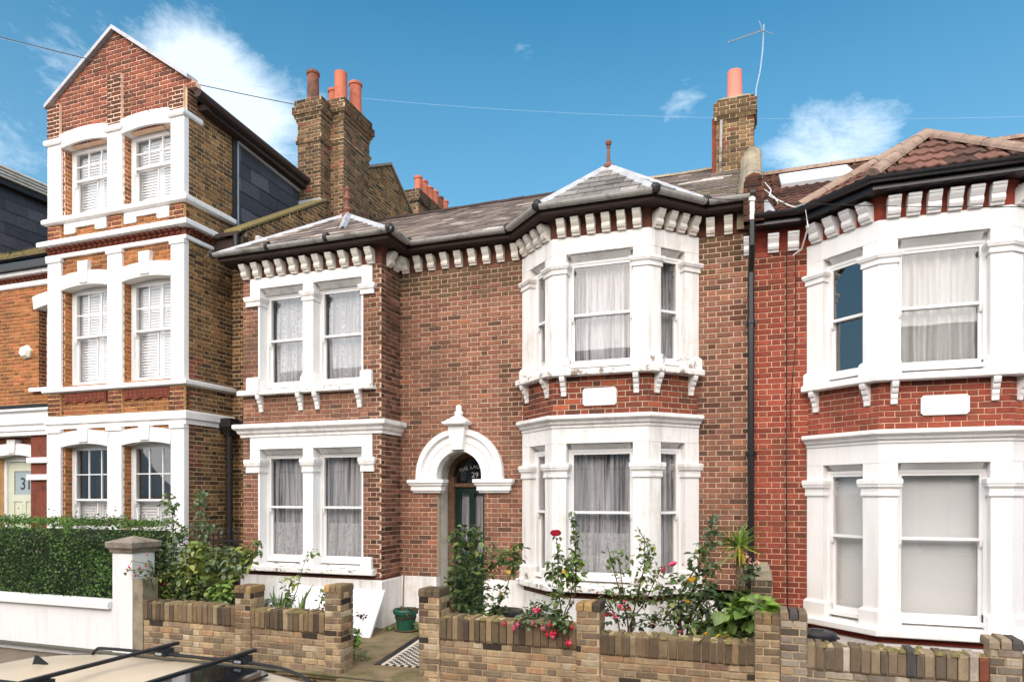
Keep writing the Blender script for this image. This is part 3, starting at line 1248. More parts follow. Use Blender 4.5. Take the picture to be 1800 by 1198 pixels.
pc29, mo29 = Pieces(), MB()
WT = .02                                     # paint and stucco stand this proud of the brick
LBL, LBR, LBY = -8.17, -5.50, 9.40           # rectangular bay, left
RB = [(-3.355, 10.0), (-2.70, 9.38), (-1.353, 9.38), (-.745, 10.0)]   # canted bay
fm = Fr(-5.50, 10.0, 1, 0)                   # main wall, s = X + 5.5
fl = Fr(LBL, LBY, 1, 0)                      # left bay front, s = X + 8.17
fret = Fr(LBR, LBY, 0, 1)                    # its right return
DC = 1.085                                   # door centre, s on the main wall


def door_hole(z):
    if z < 2.46:
        return .41
    if z < 2.86:
        return math.sqrt(max(0, .41 ** 2 - (z - 2.46) ** 2))
    return 0


def main_iv(z):
    iv = [(0.0, 2.2)]
    w = door_hole(z)
    if w > 0:
        iv = [(0.0, DC - w), (DC + w, 2.2)]
    return iv + [(4.7, 5.5)]


lay(pc29, mo29, fm, .83, 5.78, main_iv, PAL29, smear29)
lay(pc29, mo29, fl, .86, 5.78, rects(0, 2.67, [(.155, 2.515, 5.49, 6), (.335, 2.335, 3.9, 5.52), (.12, 2.52, 3.83, 4.09), (.13, 2.515, 2.56, 3.16), (.335, 2.335, .9, 2.6), (.13, 2.52, .8, 1.17)]), PAL29, smear29)
lay(pc29, mo29, fret, .83, 5.78, lambda z: [(0, .6)], PAL29, smear29, phase=.1)
for a, b in zip(RB, RB[1:]):
    f_ = fr2(a, b)
    lay(pc29, mo29, f_, 3.2, 3.83, lambda z, L=f_.len: [(0, L)], PAL29RED)
wall29 = build(mo29, 'wall', M['mortar29'], h29)
pc29.finish(wall29)

# side and back of the house body
mb = MB()
mb.box(-8.14, -5.53, 9.9, 16.8, 0, 5.95)
mb.box(-8.14, -.02, 10.75, 16.8, 0, 5.95)
mb.box(LBL + .005, LBL + .1, 9.41, 9.92, 0, 5.9)
build(mb, 'rear_block', M['interior'], h29)

# white plinths and a brown strip that paints the recessed shadow below the sills
mb = MB()
mb.sweep([(LBL, 10), (LBL, LBY), (LBR, LBY), (LBR, 9.999)], [(-.1, 0), (.03, 0), (.03, .80), (.018, .82), (-.1, .82)])
build(mb, 'plinth', M['white_old'], h29)
for s0_, s1_, z_ in ((.035, DC - .41, .835), (DC + .41, 2.2, .835), (4.75, 5.5, .66)):
    mb = MB()
    mb.fbox(fm, s0_, s1_, -.1, .03, 0, z_)
    build(mb, 'plinth', M['white_old'], h29)
mb = MB()
mb.sweep(RB, [(-.1, 0), (.03, 0), (.03, .69), (.018, .70), (-.1, .70)])
build(mb, 'plinth', M['white_old'], h29)
mb = MB()
mb.sweep([(LBL, 9.9), (LBL, LBY), (LBR, LBY), (LBR, 9.99)], [(-.1, .82), (.012, .82), (.012, .862), (-.1, .862)])
mb.sweep(RB, [(-.1, .70), (.012, .70), (.012, .80), (-.1, .80)])
build(mb, 'sill_shadow', M['frieze29'], h29)

# ---- left bay: stucco surround
for z0, z1, zc0, zc1, capz, basz, nm in ((3.90, 5.56, 5.50, 5.785, (5.32, 5.485), (3.90, 4.12), 'u'), (.98, 2.87, 2.80, 3.16, (2.525, 2.75), (.98, 1.18), 'g')):
    mb = MB()
    a, b = .16, 2.515
    mb.fbox(fl, a, b, -.1, WT, z1 + .05, zc1)
    mb.fbox(fl, a, .355, -.08, WT - .002, capz[0] + .02, z1 + .05)
    mb.fbox(fl, 2.325, b, -.08, WT - .002, capz[0] + .02, z1 + .05)
    build(mb, 'fascia', M['white'], h29)
    for s0, s1 in ((.355, 1.22), (1.42, 2.325)):
        h = MB()
        h.fprism(fl, [(s0 - .0, z1 - .03), (s1 + .0, z1 - .03), (s1, z1 + .05), (s0, z1 + .05)], -.24, -.13)
        h.extr(fl, [(-.13, z1 - .03), (-.125, z1 - .03), (-.01, z1 + .048), (-.13, z1 + .048)], s0 + .05, s1 - .05)
        build(h, 'lintel', M['white_old'], h29)
    for k, (s0, s1, ext0, ext1) in enumerate(((.325, .357, .27, 0), (1.22, 1.42, 0, 0), (2.323, 2.35, 0, .25))):
        wt_ = WT if k == 1 else WT - .004
        ptsp = [fl.p2(s0, -.24), fl.p2(s0, wt_), fl.p2(s1, wt_), fl.p2(s1, -.24)]
        p = pilaster(h29, ptsp, z0, z1 + .049)
        c = MB()
        cs0, cs1 = (s0, s1) if k == 1 else ((.10, .357) if k == 0 else (2.323, 2.535))
        c.sweep([fl.p2(cs0, -.2), fl.p2(cs0, WT), fl.p2(cs1, WT), fl.p2(cs1, -.2)], capital(capz[0], capz[1], .045))
        build(c, 'capital', M['white_old'], p)
        c = MB()
        if k == 1:
            c.sweep(ptsp, [(-.02, basz[0]), (.03, basz[0]), (.03, basz[1] - .05), (.0, basz[1] + .03), (-.02, basz[1] + .03)])
        else:
            x0, x1 = (.115, .36) if k == 0 else (2.32, 2.525)
            c.fprism(fl, [(x0, basz[0]), (x1, basz[0]), (x1, basz[1] - .02), (x1 - .02, basz[1]), (x0 + .02, basz[1]), (x0, basz[1] - .02)], -.1, WT + .045)
        build(c, 'base', M['white'], p)
    for s0, s1 in ((.357, 1.22), (1.42, 2.323)):
        sash_window(h29, fl, s0, s1, z0 + .06, z1 - .03, .17, rail=4.765 if nm == 'u' else 1.955, fill='lace' if nm == 'u' else 'swag')
    # sill
    mb = MB()
    zt = z0
    mb.sweep([fl.p2(-.03, .0), fl.p2(2.58, .0)], [(-.2, zt - .085), (.11, zt - .085), (.12, zt - .075), (.12, zt - .01), (.11, zt), (-.02, zt + .012), (-.24, zt + .05)])
    build(mb, 'sill', M['flaky'], h29)
row('corbel', C29, h29, fl, (.385, 1.18, 1.5, 2.29), 3.815)
mb = MB()
mb.sweep([(LBL, 9.98), (LBL, LBY), (LBR, LBY), (LBR, 9.995)], moulding(3.12, 3.34, .13))
build(mb, 'cornice', M['white_old'], h29)

# ---- right bay: stucco storeys on a canted plan
fa, fb, fc = (fr2(RB[i], RB[i + 1]) for i in range(3))


def canted_bay(house, B, dz, white, wold, sillm, zg, zu, head, fills, corbel, cz, glasses=(None, None, None)):
    fs = [fr2(B[i], B[i + 1]) for i in range(3)]
    L0, L1, L2 = (f.len for f in fs)
    op = [(.25, L0 - .20), (.20, L1 - .205), (.20, L2 - .25)]
    inn = offset_path(B, -.25)
    for fi, (z0, z1, capz, basz, rail, top) in enumerate((zg, zu)):
        mb = MB()
        mb.sweep(B, [(-.24, z1 + .05), (WT, z1 + .05), (WT, top), (-.24, top)])
        build(mb, 'fascia', white, house)
        for f, (s0, s1) in zip(fs, op):
            h = MB()
            h.fbox(f, s0 - .01, s1 + .01, -.24, -.13, z1 - .03, z1 + .05)
            h.extr(f, [(-.13, z1 - .03), (-.125, z1 - .03), (-.005, z1 + .048), (-.13, z1 + .048)], s0 + .05, s1 - .05)
            build(h, 'lintel', wold, house)
        zp = z1 + .049
        # end pilasters and corner pilasters, each wrapping its angle
        e0 = [fs[0].p2(-.002, 0), fs[0].p2(.0, WT), fs[0].p2(op[0][0], WT), fs[0].p2(op[0][0], -.24)]
        pilaster(house, e0, z0, zp, (capz[0], capz[1]), (basz[0], basz[1]), white, mb_=sillm)
        for a, b, oa, ob, cor in ((fs[0], fs[1], op[0][1], op[1][0], 1), (fs[1], fs[2], op[1][1], op[2][0], 2)):
            o_ = offset_path(B, WT)[cor]
            pts = [a.p2(oa, -.24), a.p2(oa, WT), o_, b.p2(ob, WT), b.p2(ob, -.24)]
            pilaster(house, pts, z0, zp, (capz[0], capz[1]), (basz[0], basz[1]), white, mb_=sillm)
        e1 = [fs[2].p2(op[2][1], -.24), fs[2].p2(op[2][1], WT), fs[2].p2(L2, WT), fs[2].p2(L2 + .002, 0)]
        pilaster(house, e1, z0, zp, (capz[0], capz[1]), (basz[0], basz[1]), white, mb_=sillm)
        for k, (f, (s0, s1)) in enumerate(zip(fs, op)):
            sash_window(house, f, s0, s1, z0 + .06, z1 - .03, .12 if k == 1 else .07, rail=rail, fill=fills[fi][k], glass=glasses[k] if fi == 1 else None, depth=.34)
        mb = MB()
        zt = z0
        mb.sweep(B, [(-.24, zt - .085), (.13, zt - .085), (.14, zt - .075), (.14, zt - .01), (.13, zt), (-.02, zt + .012), (-.24, zt + .05)])
        build(mb, 'sill', sillm, house)
    mb = MB()
    mb.sweep(B, moulding(zg[5] - .005, cz, .13))
    build(mb, 'cornice', wold, house)
    zc = zu[0] - .083
    row('corbel', corbel, house, fs[0], (.14, L0 - .14), zc)
    row('corbel', corbel, house, fs[1], (.16, L1 - .16), zc)
    row('corbel', corbel, house, fs[2], (.14, L2 - .14), zc)
    return fs


canted_bay(h29, RB, 0, M['white_old'], M['white_old'], M['flaky'],
           (.88, 2.83, (2.40, 2.60), (.88, 1.10), 1.91, 3.105), (3.905, 5.50, (5.28, 5.42), (3.905, 4.09), 4.72, 5.79), 0,
           (('net', 'swag', 'net'), ('net', 'net', 'net')), C29, 3.275)
mb = MB()
q = .03
mb.fprism(fb, [(.44 + q, 3.40), (.92 - q, 3.40), (.92, 3.40 + q), (.92, 3.645 - q), (.92 - q, 3.645), (.44 + q, 3.645), (.44, 3.645 - q), (.44, 3.40 + q)], -.02, .035)
build(mb, 'plaque', M['white_old'], h29)

# ---- frieze, dentils, eaves and gutter following the whole front
E29 = [(LBL, 10.0), (LBL, LBY), (LBR, LBY), (LBR, 10.0)] + RB + [(0.0, 10.0)]
E29b = [(LBL, 9.95), (LBL, LBY), (LBR, LBY), (LBR, 10.0)] + RB + [(-.01, 10.0)]
mb = MB()
mb.sweep(E29b, [(-.15, 5.782), (.004, 5.782), (.006, 5.98), (.03, 6.0), (.05, 6.04), (-.15, 6.04)])
build(mb, 'frieze', M['frieze29'], h29)
mb = MB()
mb.sweep(E29b, [(-.1, 6.042), (.27, 6.042), (.28, 6.05), (.28, 6.15), (-.1, 6.15)])
build(mb, 'eaves_board', M['fascia_dark'], h29)
mb = MB()
mb.sweep(E29b, half_round(.062, .335, 6.165))
gut29 = build(mb, 'gutter', M['gutter_grey'], h29)
mb = MB()
op_ = offset_path(E29b, .335)
for i in range(len(op_) - 1):
    a, b = Vector((*op_[i], 6.165)), Vector((*op_[i + 1], 6.165))
    n = max(1, int((b - a).length / .9))
    for k in range(n + 1):
        if i == 0 and k == 0: continue
        c = a.lerp(b, k / n)
        d = (b - a).normalized()
        mb.tube([c - d * .035, c + d * .035], .07, 10)
build(mb, 'joint_collar', M['iron_dark'], gut29, kind='stuff')
row('dentil', D29, h29, fl, spread(.10, 2.51, 11), 5.785, WT)
row('dentil', D29, h29, fret, (.2, .43), 5.785)
row('dentil', D29, h29, fm, spread(.12, 2.03, 9), 5.785)
row('dentil', D29, h29, fa, spread(.14, fa.len - .12, 4), 5.795, WT)
row('dentil', D29, h29, fb, spread(.14, fb.len - .14, 6), 5.795, WT)
row('dentil', D29, h29, fc, spread(.12, fc.len - .14, 4), 5.795, WT)
row('dentil', D29, h29, fm, (4.93, 5.17), 5.785)

# ---- roof
EV, PIT = 9.70, .565
zr = lambda y: 6.15 + (y - EV) * PIT
roof29 = MB()
ridge_y = 13.6
roof29.poly([(-8.25, EV, 6.14), (0.02, EV, 6.14), (0.02, ridge_y, zr(ridge_y) - .01), (-8.25, ridge_y, zr(ridge_y) - .01)])
roof29.poly([(-8.25, ridge_y, zr(ridge_y) - .01), (0.02, ridge_y, zr(ridge_y) - .01), (0.02, 17, 6.2), (-8.25, 17, 6.2)])
ro29 = build(roof29, 'roof', M['underlay'], h29, recalc=False)


def moss29(p, c):
    if p.x > -1.4 and p.z < 7.6 and R.random() < .5:
        c = tuple(a * .5 + b * .5 for a, b in zip(c, rgb(140, 128, 100, .8)))
    if R.random() < .012:
        c = rgb(206, 200, 192, .85)
    if (abs(p.x + 3.35) < .5 and 11.6 < p.y < 12.3 and R.random() < .6) or (abs(p.x + 3.75) < .4 and 9.95 < p.y < 10.35 and R.random() < .6) or (abs(p.x + .75) < .5 and 11.9 < p.y < 12.3 and R.random() < .4):
        c = rgb(222, 216, 208, .9)
    return c


sl29 = slates([(5, rgb(126, 114, 106)), (4, rgb(112, 102, 96)), (3, rgb(142, 128, 118)), (2, rgb(96, 86, 80)), (1.2, rgb(164, 150, 138))])
sl29.plane([(-8.22, EV, 6.155), (0.0, EV, 6.155), (0.0, ridge_y, zr(ridge_y)), (-8.22, ridge_y, zr(ridge_y))], moss29)
# left bay hip
A, B_, C_, D_ = (LBL - .29, 9.10, 6.15), (LBR + .29, 9.10, 6.15), (-6.84, 10.5, 7.12), (-6.84, 11.42, 7.12)
sl29.plane([A, B_, C_], moss29)
sl29.plane([B_, (LBR + .29, EV, 6.15), D_, C_], moss29)
sl29.plane([(LBL - .29, EV, 6.15), A, C_, D_], moss29)
# right bay hip
RE = [(p[0], p[1], 6.17) for p in offset_path(E29, .30)[4:8]]
RE[0] = (RE[0][0], 9.70, 6.17)
RE[3] = (RE[3][0], 9.70, 6.17)
AP, AR = (-2.03, 10.02, 7.0), (-2.03, 11.2, 7.0)
slg = [(5, rgb(132, 128, 122)), (4, rgb(116, 112, 106)), (3, rgb(150, 142, 134)), (1.4, rgb(96, 92, 86))]
sl29.pal = slg
for tri in ((RE[0], RE[1], AP), (RE[1], RE[2], AP), (RE[2], RE[3], AP)):
    sl29.plane(tri)
sl29.plane([RE[3], (RE[3][0] + .02, 9.72, 6.17), AR, AP])
sl29.plane([(RE[0][0] - .02, 9.72, 6.17), RE[0], AP, AR])
sl29.finish(ro29)
mb = MB()
for tri in ((A, B_, C_), (B_, (LBR + .29, EV, 6.15), D_, C_), ((LBL - .29, EV, 6.15), A, C_, D_), (RE[0], RE[1], AP), (RE[1], RE[2], AP), (RE[2], RE[3], AP), (RE[3], AR, AP), (RE[0], AP, AR)):
    mb.poly([(p[0], p[1], p[2] - .004) for p in tri])
build(mb, 'bay_roof_boarding', M['underlay'], ro29, recalc=False)


def strip(mb, a, b, w, nz=.03, th=.012):
    """lead folded over a hip from a to b"""
    a, b = Vector(a), Vector(b)
    d = (b - a).normalized()
    side = d.cross(Vector((0, 0, 1))).normalized()
    up = side.cross(d).normalized()
    if up.z < 0: up = -up
    rings = []
    for p in (a, b):
        rings.append([p + side * w - up * .035 + up * nz, p + up * (nz + .03), p - side * w - up * .035 + up * nz, p - side * w - up * (.035 + th) + up * nz, p + up * nz, p + side * w - up * (.035 + th) + up * nz])
    mb.loft(rings)


for pr in ((A, C_), (B_, C_), (RE[1], AP), (RE[2], AP), (RE[3], AP)):
    mb = MB()
    strip(mb, pr[0], pr[1], .062)
    build(mb, 'hip_flashing', M['lead'], ro29)
mb = MB()
strip(mb, (-6.3, 9.55, 6.47), (-6.72, 10.35, 7.05), .07, .045)
build(mb, 'hip_flashing', M['lead'], ro29)
# ridge tiles
for i in range(27):
    x0 = -8.15 + i * .302
    mb = MB()
    zz = zr(ridge_y) + .02 + R.uniform(-.008, .008)
    mb.loft([[(x, ridge_y + .13 * math.cos(math.pi * k / 6), zz - .05 + .085 * math.sin(math.pi * k / 6)) for k in range(7)] for x in (x0, x0 + .298)])
    build(mb, 'ridge_tile', M['fascia_dark'] if x0 < -3.2 else M['cement'], ro29)
# finials
mb = MB()
mb.lathe((-2.03, 10.02, 6.98), [(.10, 0), (.105, .03), (.055, .07), (.03, .10), (.023, .2), (.02, .30), (.03, .32), (.018, .34), (.038, .36), (.048, .39), (.038, .42), (.01, .435)], 14)
build(mb, 'finial', M['finial_brown'], ro29, smooth=False)
mb = MB()
mb.lathe((-6.84, 10.5, 7.09), [(.11, 0), (.09, .05), (.06, .09), (.09, .14), (.05, .19), (.045, .29), (.075, .34), (.045, .38), (.04, .46), (.065, .51), (.025, .55), (.01, .57)], 14)
build(mb, 'finial', M['finial_brown'], ro29)

# white swan-neck and black downpipe at the party line
mb = MB()
mb.tube([(-.02, 9.66, 6.16), (-.02, 9.66, 6.06)], .05, 10)
mb.tube([(-.02, 9.66, 6.06), (-.02, 9.66, 5.82)], .042, 10)
build(mb, 'downpipe', M['dentil_paint'], h29)
mb = MB()
mb.tube([(-.02, 9.66, 5.82), (-.02, 9.68, 5.5), (-.035, 9.9, 5.2), (-.035, 9.905, 4.5), (-.035, 9.905, .1)], .042, 10)
for z in (.9, 2.7, 4.5):
    mb.tube([(-.035, 9.905, z), (-.035, 9.905, z + .05)], .056, 10)
    mb.box(-.11, .04, 9.95, 9.975, z, z + .05)
build(mb, 'downpipe', M['black_plastic'], h29)

# ---- arched doorway
mb = MB()
X = lambda s: s
n = 24
zs0, ri, rm, ro_ = 2.46, .39, .66, .75


def arch_ring(mb, r0, r1, t0, t1, drop=2.40):
    P0 = [(DC - r0, drop)] + [(DC - r0 * math.cos(math.pi * k / n), zs0 + r0 * math.sin(math.pi * k / n)) for k in range(n + 1)] + [(DC + r0, drop)]
    P1 = [(DC - r1, drop)] + [(DC - r1 * math.cos(math.pi * k / n), zs0 + r1 * math.sin(math.pi * k / n)) for k in range(n + 1)] + [(DC + r1, drop)]
    mb.loft([[fm.pt(a[0], t0, a[1]), fm.pt(a[0], t1, a[1]), fm.pt(b[0], t1, b[1]), fm.pt(b[0], t0, b[1])] for a, b in zip(P0, P1)])


arch_ring(mb, ri, rm + .002, -.12, .06)
arch_ring(mb, rm, ro_, -.02, .10)
arch_ring(mb, rm - .02, rm + .03, -.02, .078)
arch_ring(mb, ri - .002, ri + .05, -.118, .075)
arch = build(mb, 'door_arch', M['white'], h29)
mb = MB()
for k in range(3, 46):
    a = math.pi * k / 48
    if abs(a - math.pi / 2) < .17: continue
    r = .54 + .008 * math.sin(k * 1.9)
    p = fm.pt(DC - r * math.cos(a), .062, zs0 + r * math.sin(a))
    mb.lathe((p.x, p.y, p.z - .01), [(.010, 0), (.016, .008), (.010, .016)], 6)
build(mb, 'leaf_carving', M['white'], arch, kind='stuff')
for s0, s1 in ((DC - .80, DC - .355), (DC + .355, DC + .82)):
    mb = MB()
    mb.sweep([fm.p2(s0, -.1), fm.p2(s0, .02), fm.p2(s1, .02), fm.p2(s1, -.1)], [(-.02, 2.19), (.02, 2.19), (.025, 2.22), (.05, 2.225), (.05, 2.30), (.075, 2.31), (.08, 2.34), (.10, 2.35), (.10, 2.405), (-.02, 2.405)])
    mb.fbox(fm, s0 + .01, s1 - .01, -.1, .03, 2.2, 2.39)
    build(mb, 'impost', M['white'], arch)
mb = MB()
mb.fprism(fm, [(DC - .10, 2.87), (DC + .10, 2.87), (DC + .145, 3.25), (DC - .145, 3.25)], -.05, .17)
mb.loft([[fm.pt(DC + x * w, .06 + y * w, z) for x, y in ((-1, -1), (1, -1), (1, 1), (-1, 1))] for w, z in ((.15, 3.25), (.2, 3.27), (.205, 3.305), (.17, 3.32), (.09, 3.38), (.045, 3.42))])
p = fm.pt(DC, .06, 3.40)
mb.lathe((p.x, p.y, p.z), [(.03, 0), (.07, .03), (.075, .07), (.045, .09), (.05, .13), (.045, .165), (.01, .185)], 12)
build(mb, 'keystone', M['white'], arch)
# porch reveal
mb = MB()
for sg in (-1, 1):
    x = DC + sg * .41
    mb.fbox(fm, min(x, x + sg * .06), max(x, x + sg * .06), -.55, -.11, 0, 2.46)
mb.loft([[fm.pt(DC - r * math.cos(math.pi * k / n), t, zs0 + r * math.sin(math.pi * k / n)) for r, t in ((.405, -.11), (.405, -.55), (.47, -.55), (.47, -.11))] for k in range(n + 1)])
build(mb, 'porch_reveal', M['plaster'], h29)
mb = MB()
mb.fbox(fm, DC - .47, DC - .4105, -.11, -.012, .84, 2.2)
mb.fbox(fm, DC + .4105, DC + .47, -.11, -.012, .84, 2.2)
build(mb, 'porch_brick_edge', M['frieze27'], h29)
# door frame, fanlight, door
mb = MB()
mb.fbox(fm, DC - .41, DC - .29, -.62, -.40, .05, 2.46)
mb.fbox(fm, DC + .29, DC + .41, -.62, -.40, .05, 2.46)
mb.fbox(fm, DC - .29, DC + .29, -.62, -.42, 2.29, 2.35)
mb.loft([[fm.pt(DC - r * math.cos(math.pi * k / n), t, zs0 + r * math.sin(math.pi * k / n)) for r, t in ((.33, -.42), (.33, -.60), (.41, -.60), (.41, -.42))] for k in range(n + 1)])
build(mb, 'door_frame', M['brown_wood'], h29)
mb = MB()
P_ = [(DC - .33, 2.35)] + [(DC - .34 * math.cos(math.pi * k / n), zs0 + .34 * math.sin(math.pi * k / n)) for k in range(n + 1)] + [(DC + .33, 2.35)]
mb.fprism(fm, P_, -.52, -.505)
fan = build(mb, 'fanlight', M['car_glass'], h29)
ry = .31
word = 'THE LAURELS'
adv = [.92, 1.0, .86, .5, .82, 1.0, 1.0, 1.0, .86, .8, .86]
tot = sum(adv)
run = 0
for ch, w in zip(word, adv):
    a = (run + w / 2 - tot / 2) / tot * 1.02
    run += w
    if ch == ' ': continue
    r = .56
    p = fm.pt(DC + .05 + r * math.sin(a), -.500, 2.595 - r + r * math.cos(a))
    text_obj(fan, ch, .088, p, M['letter'], -a)
text_obj(fan, '29', .13, fm.pt(DC + .045, -.500, 2.445), M['letter'])
mb = MB()
dt = -.47
z0, z1 = .10, 2.285
for a, b, c, d in ((DC - .29, DC - .20, z0, z1), (DC + .20, DC + .29, z0, z1), (DC - .045, DC + .045, z0, z1)):
    mb.fbox(fm, a, b, dt - .04, dt, c, d)
for c, d in ((z0, z0 + .22), (1.05, 1.2), (z1 - .11, z1)):
    mb.fbox(fm, DC - .20, DC - .045, dt - .039, dt - .001, c, d)
    mb.fbox(fm, DC + .045, DC + .20, dt - .039, dt - .001, c, d)
for a, b in ((DC - .2, DC - .045), (DC + .045, DC + .2)):
    mb.fbox(fm, a, b, dt - .034, dt - .022, z0 + .22, 1.05)
door = build(mb, 'door', M['green_paint'], h29)
for a, b in ((DC - .2, DC - .045), (DC + .045, DC + .2)):
    mb = MB()
    mb.fbox(fm, a, b, dt - .025, dt - .019, 1.2, z1 - .11)
    build(mb, 'pane', M['glass'], door)
    curtain(door, fm, a - .01, b + .01, 1.19, z1 - .1, dt - .07, M['net'], .008, .05)
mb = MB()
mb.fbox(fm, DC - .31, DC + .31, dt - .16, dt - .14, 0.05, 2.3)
build(mb, 'hall_shade', M['interior'], door)  # dark board stands in for the unlit hall
p = fm.pt(DC - .24, dt + .0, 1.12)
mb = MB()
mb.lathe((p.x, p.y - .03, p.z), [(.012, -.03), (.028, -.015), (.028, .015), (.012, .03)], 10)
build(mb, 'door_knob', M['alloy'], door)
mb = MB()
mb.fbox(fm, DC - .41, DC + .41, -.6, .12, 0.0, .085)
build(mb, 'doorstep', M['concrete'], h29)

# ------------------------------------------------------------------ chimneys and party walls of house 29
def stack(house, name, x0, x1, y0, y1, z0, z1, pal, mort, caps=((0, .0),), faces='fr', label=None, limit=300):
    """brick chimney stack; caps: (height below the top, overhang) of the corbelled courses"""
    pcs, mo = Pieces(), MB()

    def tf(z):
        t = 0.0
        for d0, d1, o in caps:
            if z1 - d0 > z > z1 - d1:
                t = o
        return t
    fF = Fr(x0, y0, 1, 0)
    fR = Fr(x1, y0, 0, 1)
    fL = Fr(x0, y1, 0, -1)
    if 'f' in faces: lay(pcs, mo, fF, z0, z1, lambda z: [(-tf(z) + .0, x1 - x0 + tf(z))], pal, None, tf=tf)
    if 'r' in faces: lay(pcs, mo, fR, z0, z1, lambda z: [(-tf(z), y1 - y0 + tf(z))], pal, None, tf=tf, phase=.1)
    if 'l' in faces: lay(pcs, mo, fL, z0, z1, lambda z: [(-tf(z), y1 - y0 + tf(z))], pal, None, tf=tf, phase=.1)
    for i_, q_ in enumerate(pcs.items):
        f_ = 1.0
        if q_[1].z > z1 - .42:
            f_ = R.uniform(.45, .75)
        elif R.random() < .2:
            f_ = R.uniform(.6, .9)
        pcs.items[i_] = q_[:4] + (tuple(c * f_ for c in q_[4]),) + q_[5:]
    mo.box(x0 + .06, x1 - .06, y0 + .06, y1 - .06, z0, z1 - .01)
    for d0, d1, o in caps:
        mo.box(x0 - o + .01, x1 + o - .01, y0 - o + .01, y1 + o - .01, z1 - d1 + .005, z1 - d0 - .003)
    st = build(mo, name, mort, house, label=label)
    return st, pcs


def pot(parent, x, y, z, h, r, m, lip=True, name='chimney_pot'):
    mb = MB()
    p = [(r * 1.08, -.05), (r * 1.06, .02), (r * 1.0, .06), (r * .94, h * .7), (r * .95, h - .07)]
    if lip:
        p += [(r * 1.1, h - .06), (r * 1.12, h - .015), (r * 1.04, h)]
    else:
        p += [(r * .97, h)]
    p += [(r * .8, h), (r * .78, h - .2)]
    mb.lathe((x, y, z), p, 18)
    return build(mb, name, m, parent, smooth=False)


CORB = ((.0, .16, .045), (.16, .31, .085), (.31, .39, .05), (.39, .47, .025), (.78, .86, .03))
pcA = Pieces()
st1, pA = stack(h29, 'chimney', -8.56, -8.10, 12.3, 13.32, 7.9, 10.47, PALSTACK, M['mortar_wall'], CORB, 'fr')
st2, pB = stack(h29, 'chimney', -8.98, -8.42, 11.95, 12.29, 7.9, 10.36, PALSTACK, M['mortar_wall'], CORB, 'fr')
pA.finish(st1, limit=190)
pB.finish(st2, limit=110)
for st, x0, x1, y0, y1, z in ((st1, -8.58, -8.08, 12.27, 13.35, 10.47), (st2, -9.0, -8.4, 11.92, 12.29, 10.36)):
    mb = MB()
    mb.loft([[(x0, y0, z), (x1, y0, z), (x1, y1, z), (x0, y1, z)], [(x0 + .1, y0 + .1, z + .07), (x1 - .1, y0 + .1, z + .07), (x1 - .1, y1 - .1, z + .07), (x0 + .1, y1 - .1, z + .07)]])
    build(mb, 'flaunching', M['cement'], st)
pot(st2, -8.72, 12.12, 10.40, .62, .125, M['pot_sooty'])
pot(st1, -8.31, 12.52, 10.52, .63, .14, M['terracotta'], False)
pot(st1, -8.24, 12.98, 10.52, .66, .135, M['terracotta'])
pot(st1, -8.62, 12.72, 10.50, .46, .12, M['terracotta'])
mb = MB()
mb.fbox(Fr(-9.02, 11.94, 1, 0), 0, .62, -.1, .02, 8.19, 8.27)
build(mb, 'lead_apron', M['lead'], st2)

# sloping party wall between the two roofs and the raised wall behind the stack
pcp, mop = Pieces(), MB()
fp = Fr(-8.29, 9.6, 0, 1)
lay(pcp, mop, fp, 6.0, 8.3, lambda z: [(max(0.02, (z - 6.72) / .617), 2.36)], PAL31SIDE)
lay(pcp, mop, fp, 7.9, 10.1, lambda z: [(max(3.75, 3.9 + (z - 9.55) * 1.9), min(6.25, 6.12 - (z - 9.4) * 1.55))], PAL31SIDE)
pw = build(mop, 'party_wall', M['mortar31side'], h29)
pcp.finish(pw, limit=0)
mb = MB()
mb.loft([[(-8.62, 9.45, 6.66), (-8.26, 9.45, 6.66), (-8.26, 9.45, 6.70), (-8.62, 9.45, 6.72)], [(-8.62, 11.95, 8.2), (-8.26, 11.95, 8.2), (-8.26, 11.95, 8.24), (-8.62, 11.95, 8.26)]])
build(mb, 'coping', M['moss'], pw)
mb = MB()
mb.loft([[(-8.6, 13.4, 9.52), (-8.25, 13.4, 9.52), (-8.25, 13.4, 9.58), (-8.6, 13.4, 9.58)], [(-8.6, 14.58, 10.13), (-8.25, 14.58, 10.13), (-8.25, 14.58, 10.19), (-8.6, 14.58, 10.19)]])
mb.loft([[(-8.6, 14.59, 10.13), (-8.25, 14.59, 10.13), (-8.25, 14.59, 10.19), (-8.6, 14.59, 10.19)], [(-8.6, 15.8, 9.32), (-8.25, 15.8, 9.32), (-8.25, 15.8, 9.38), (-8.6, 15.8, 9.38)]])
build(mb, 'coping', M['stone'], pw)

# rear stack with a row of six pots
st3, pC = stack(h29, 'chimney', -8.66, -8.26, 16.0, 18.2, 8.4, 10.16, PALSTACK, M['mortar_wall'], ((.0, .3, .04),), 'fr')
pC.finish(st3, limit=0)
for i in range(6):
    pot(st3, -8.42, 16.3 + i * .33, 10.14, .48 + (.03 if i % 2 else 0), .105, M['terracotta'] if i != 4 else M['pot_sooty'])

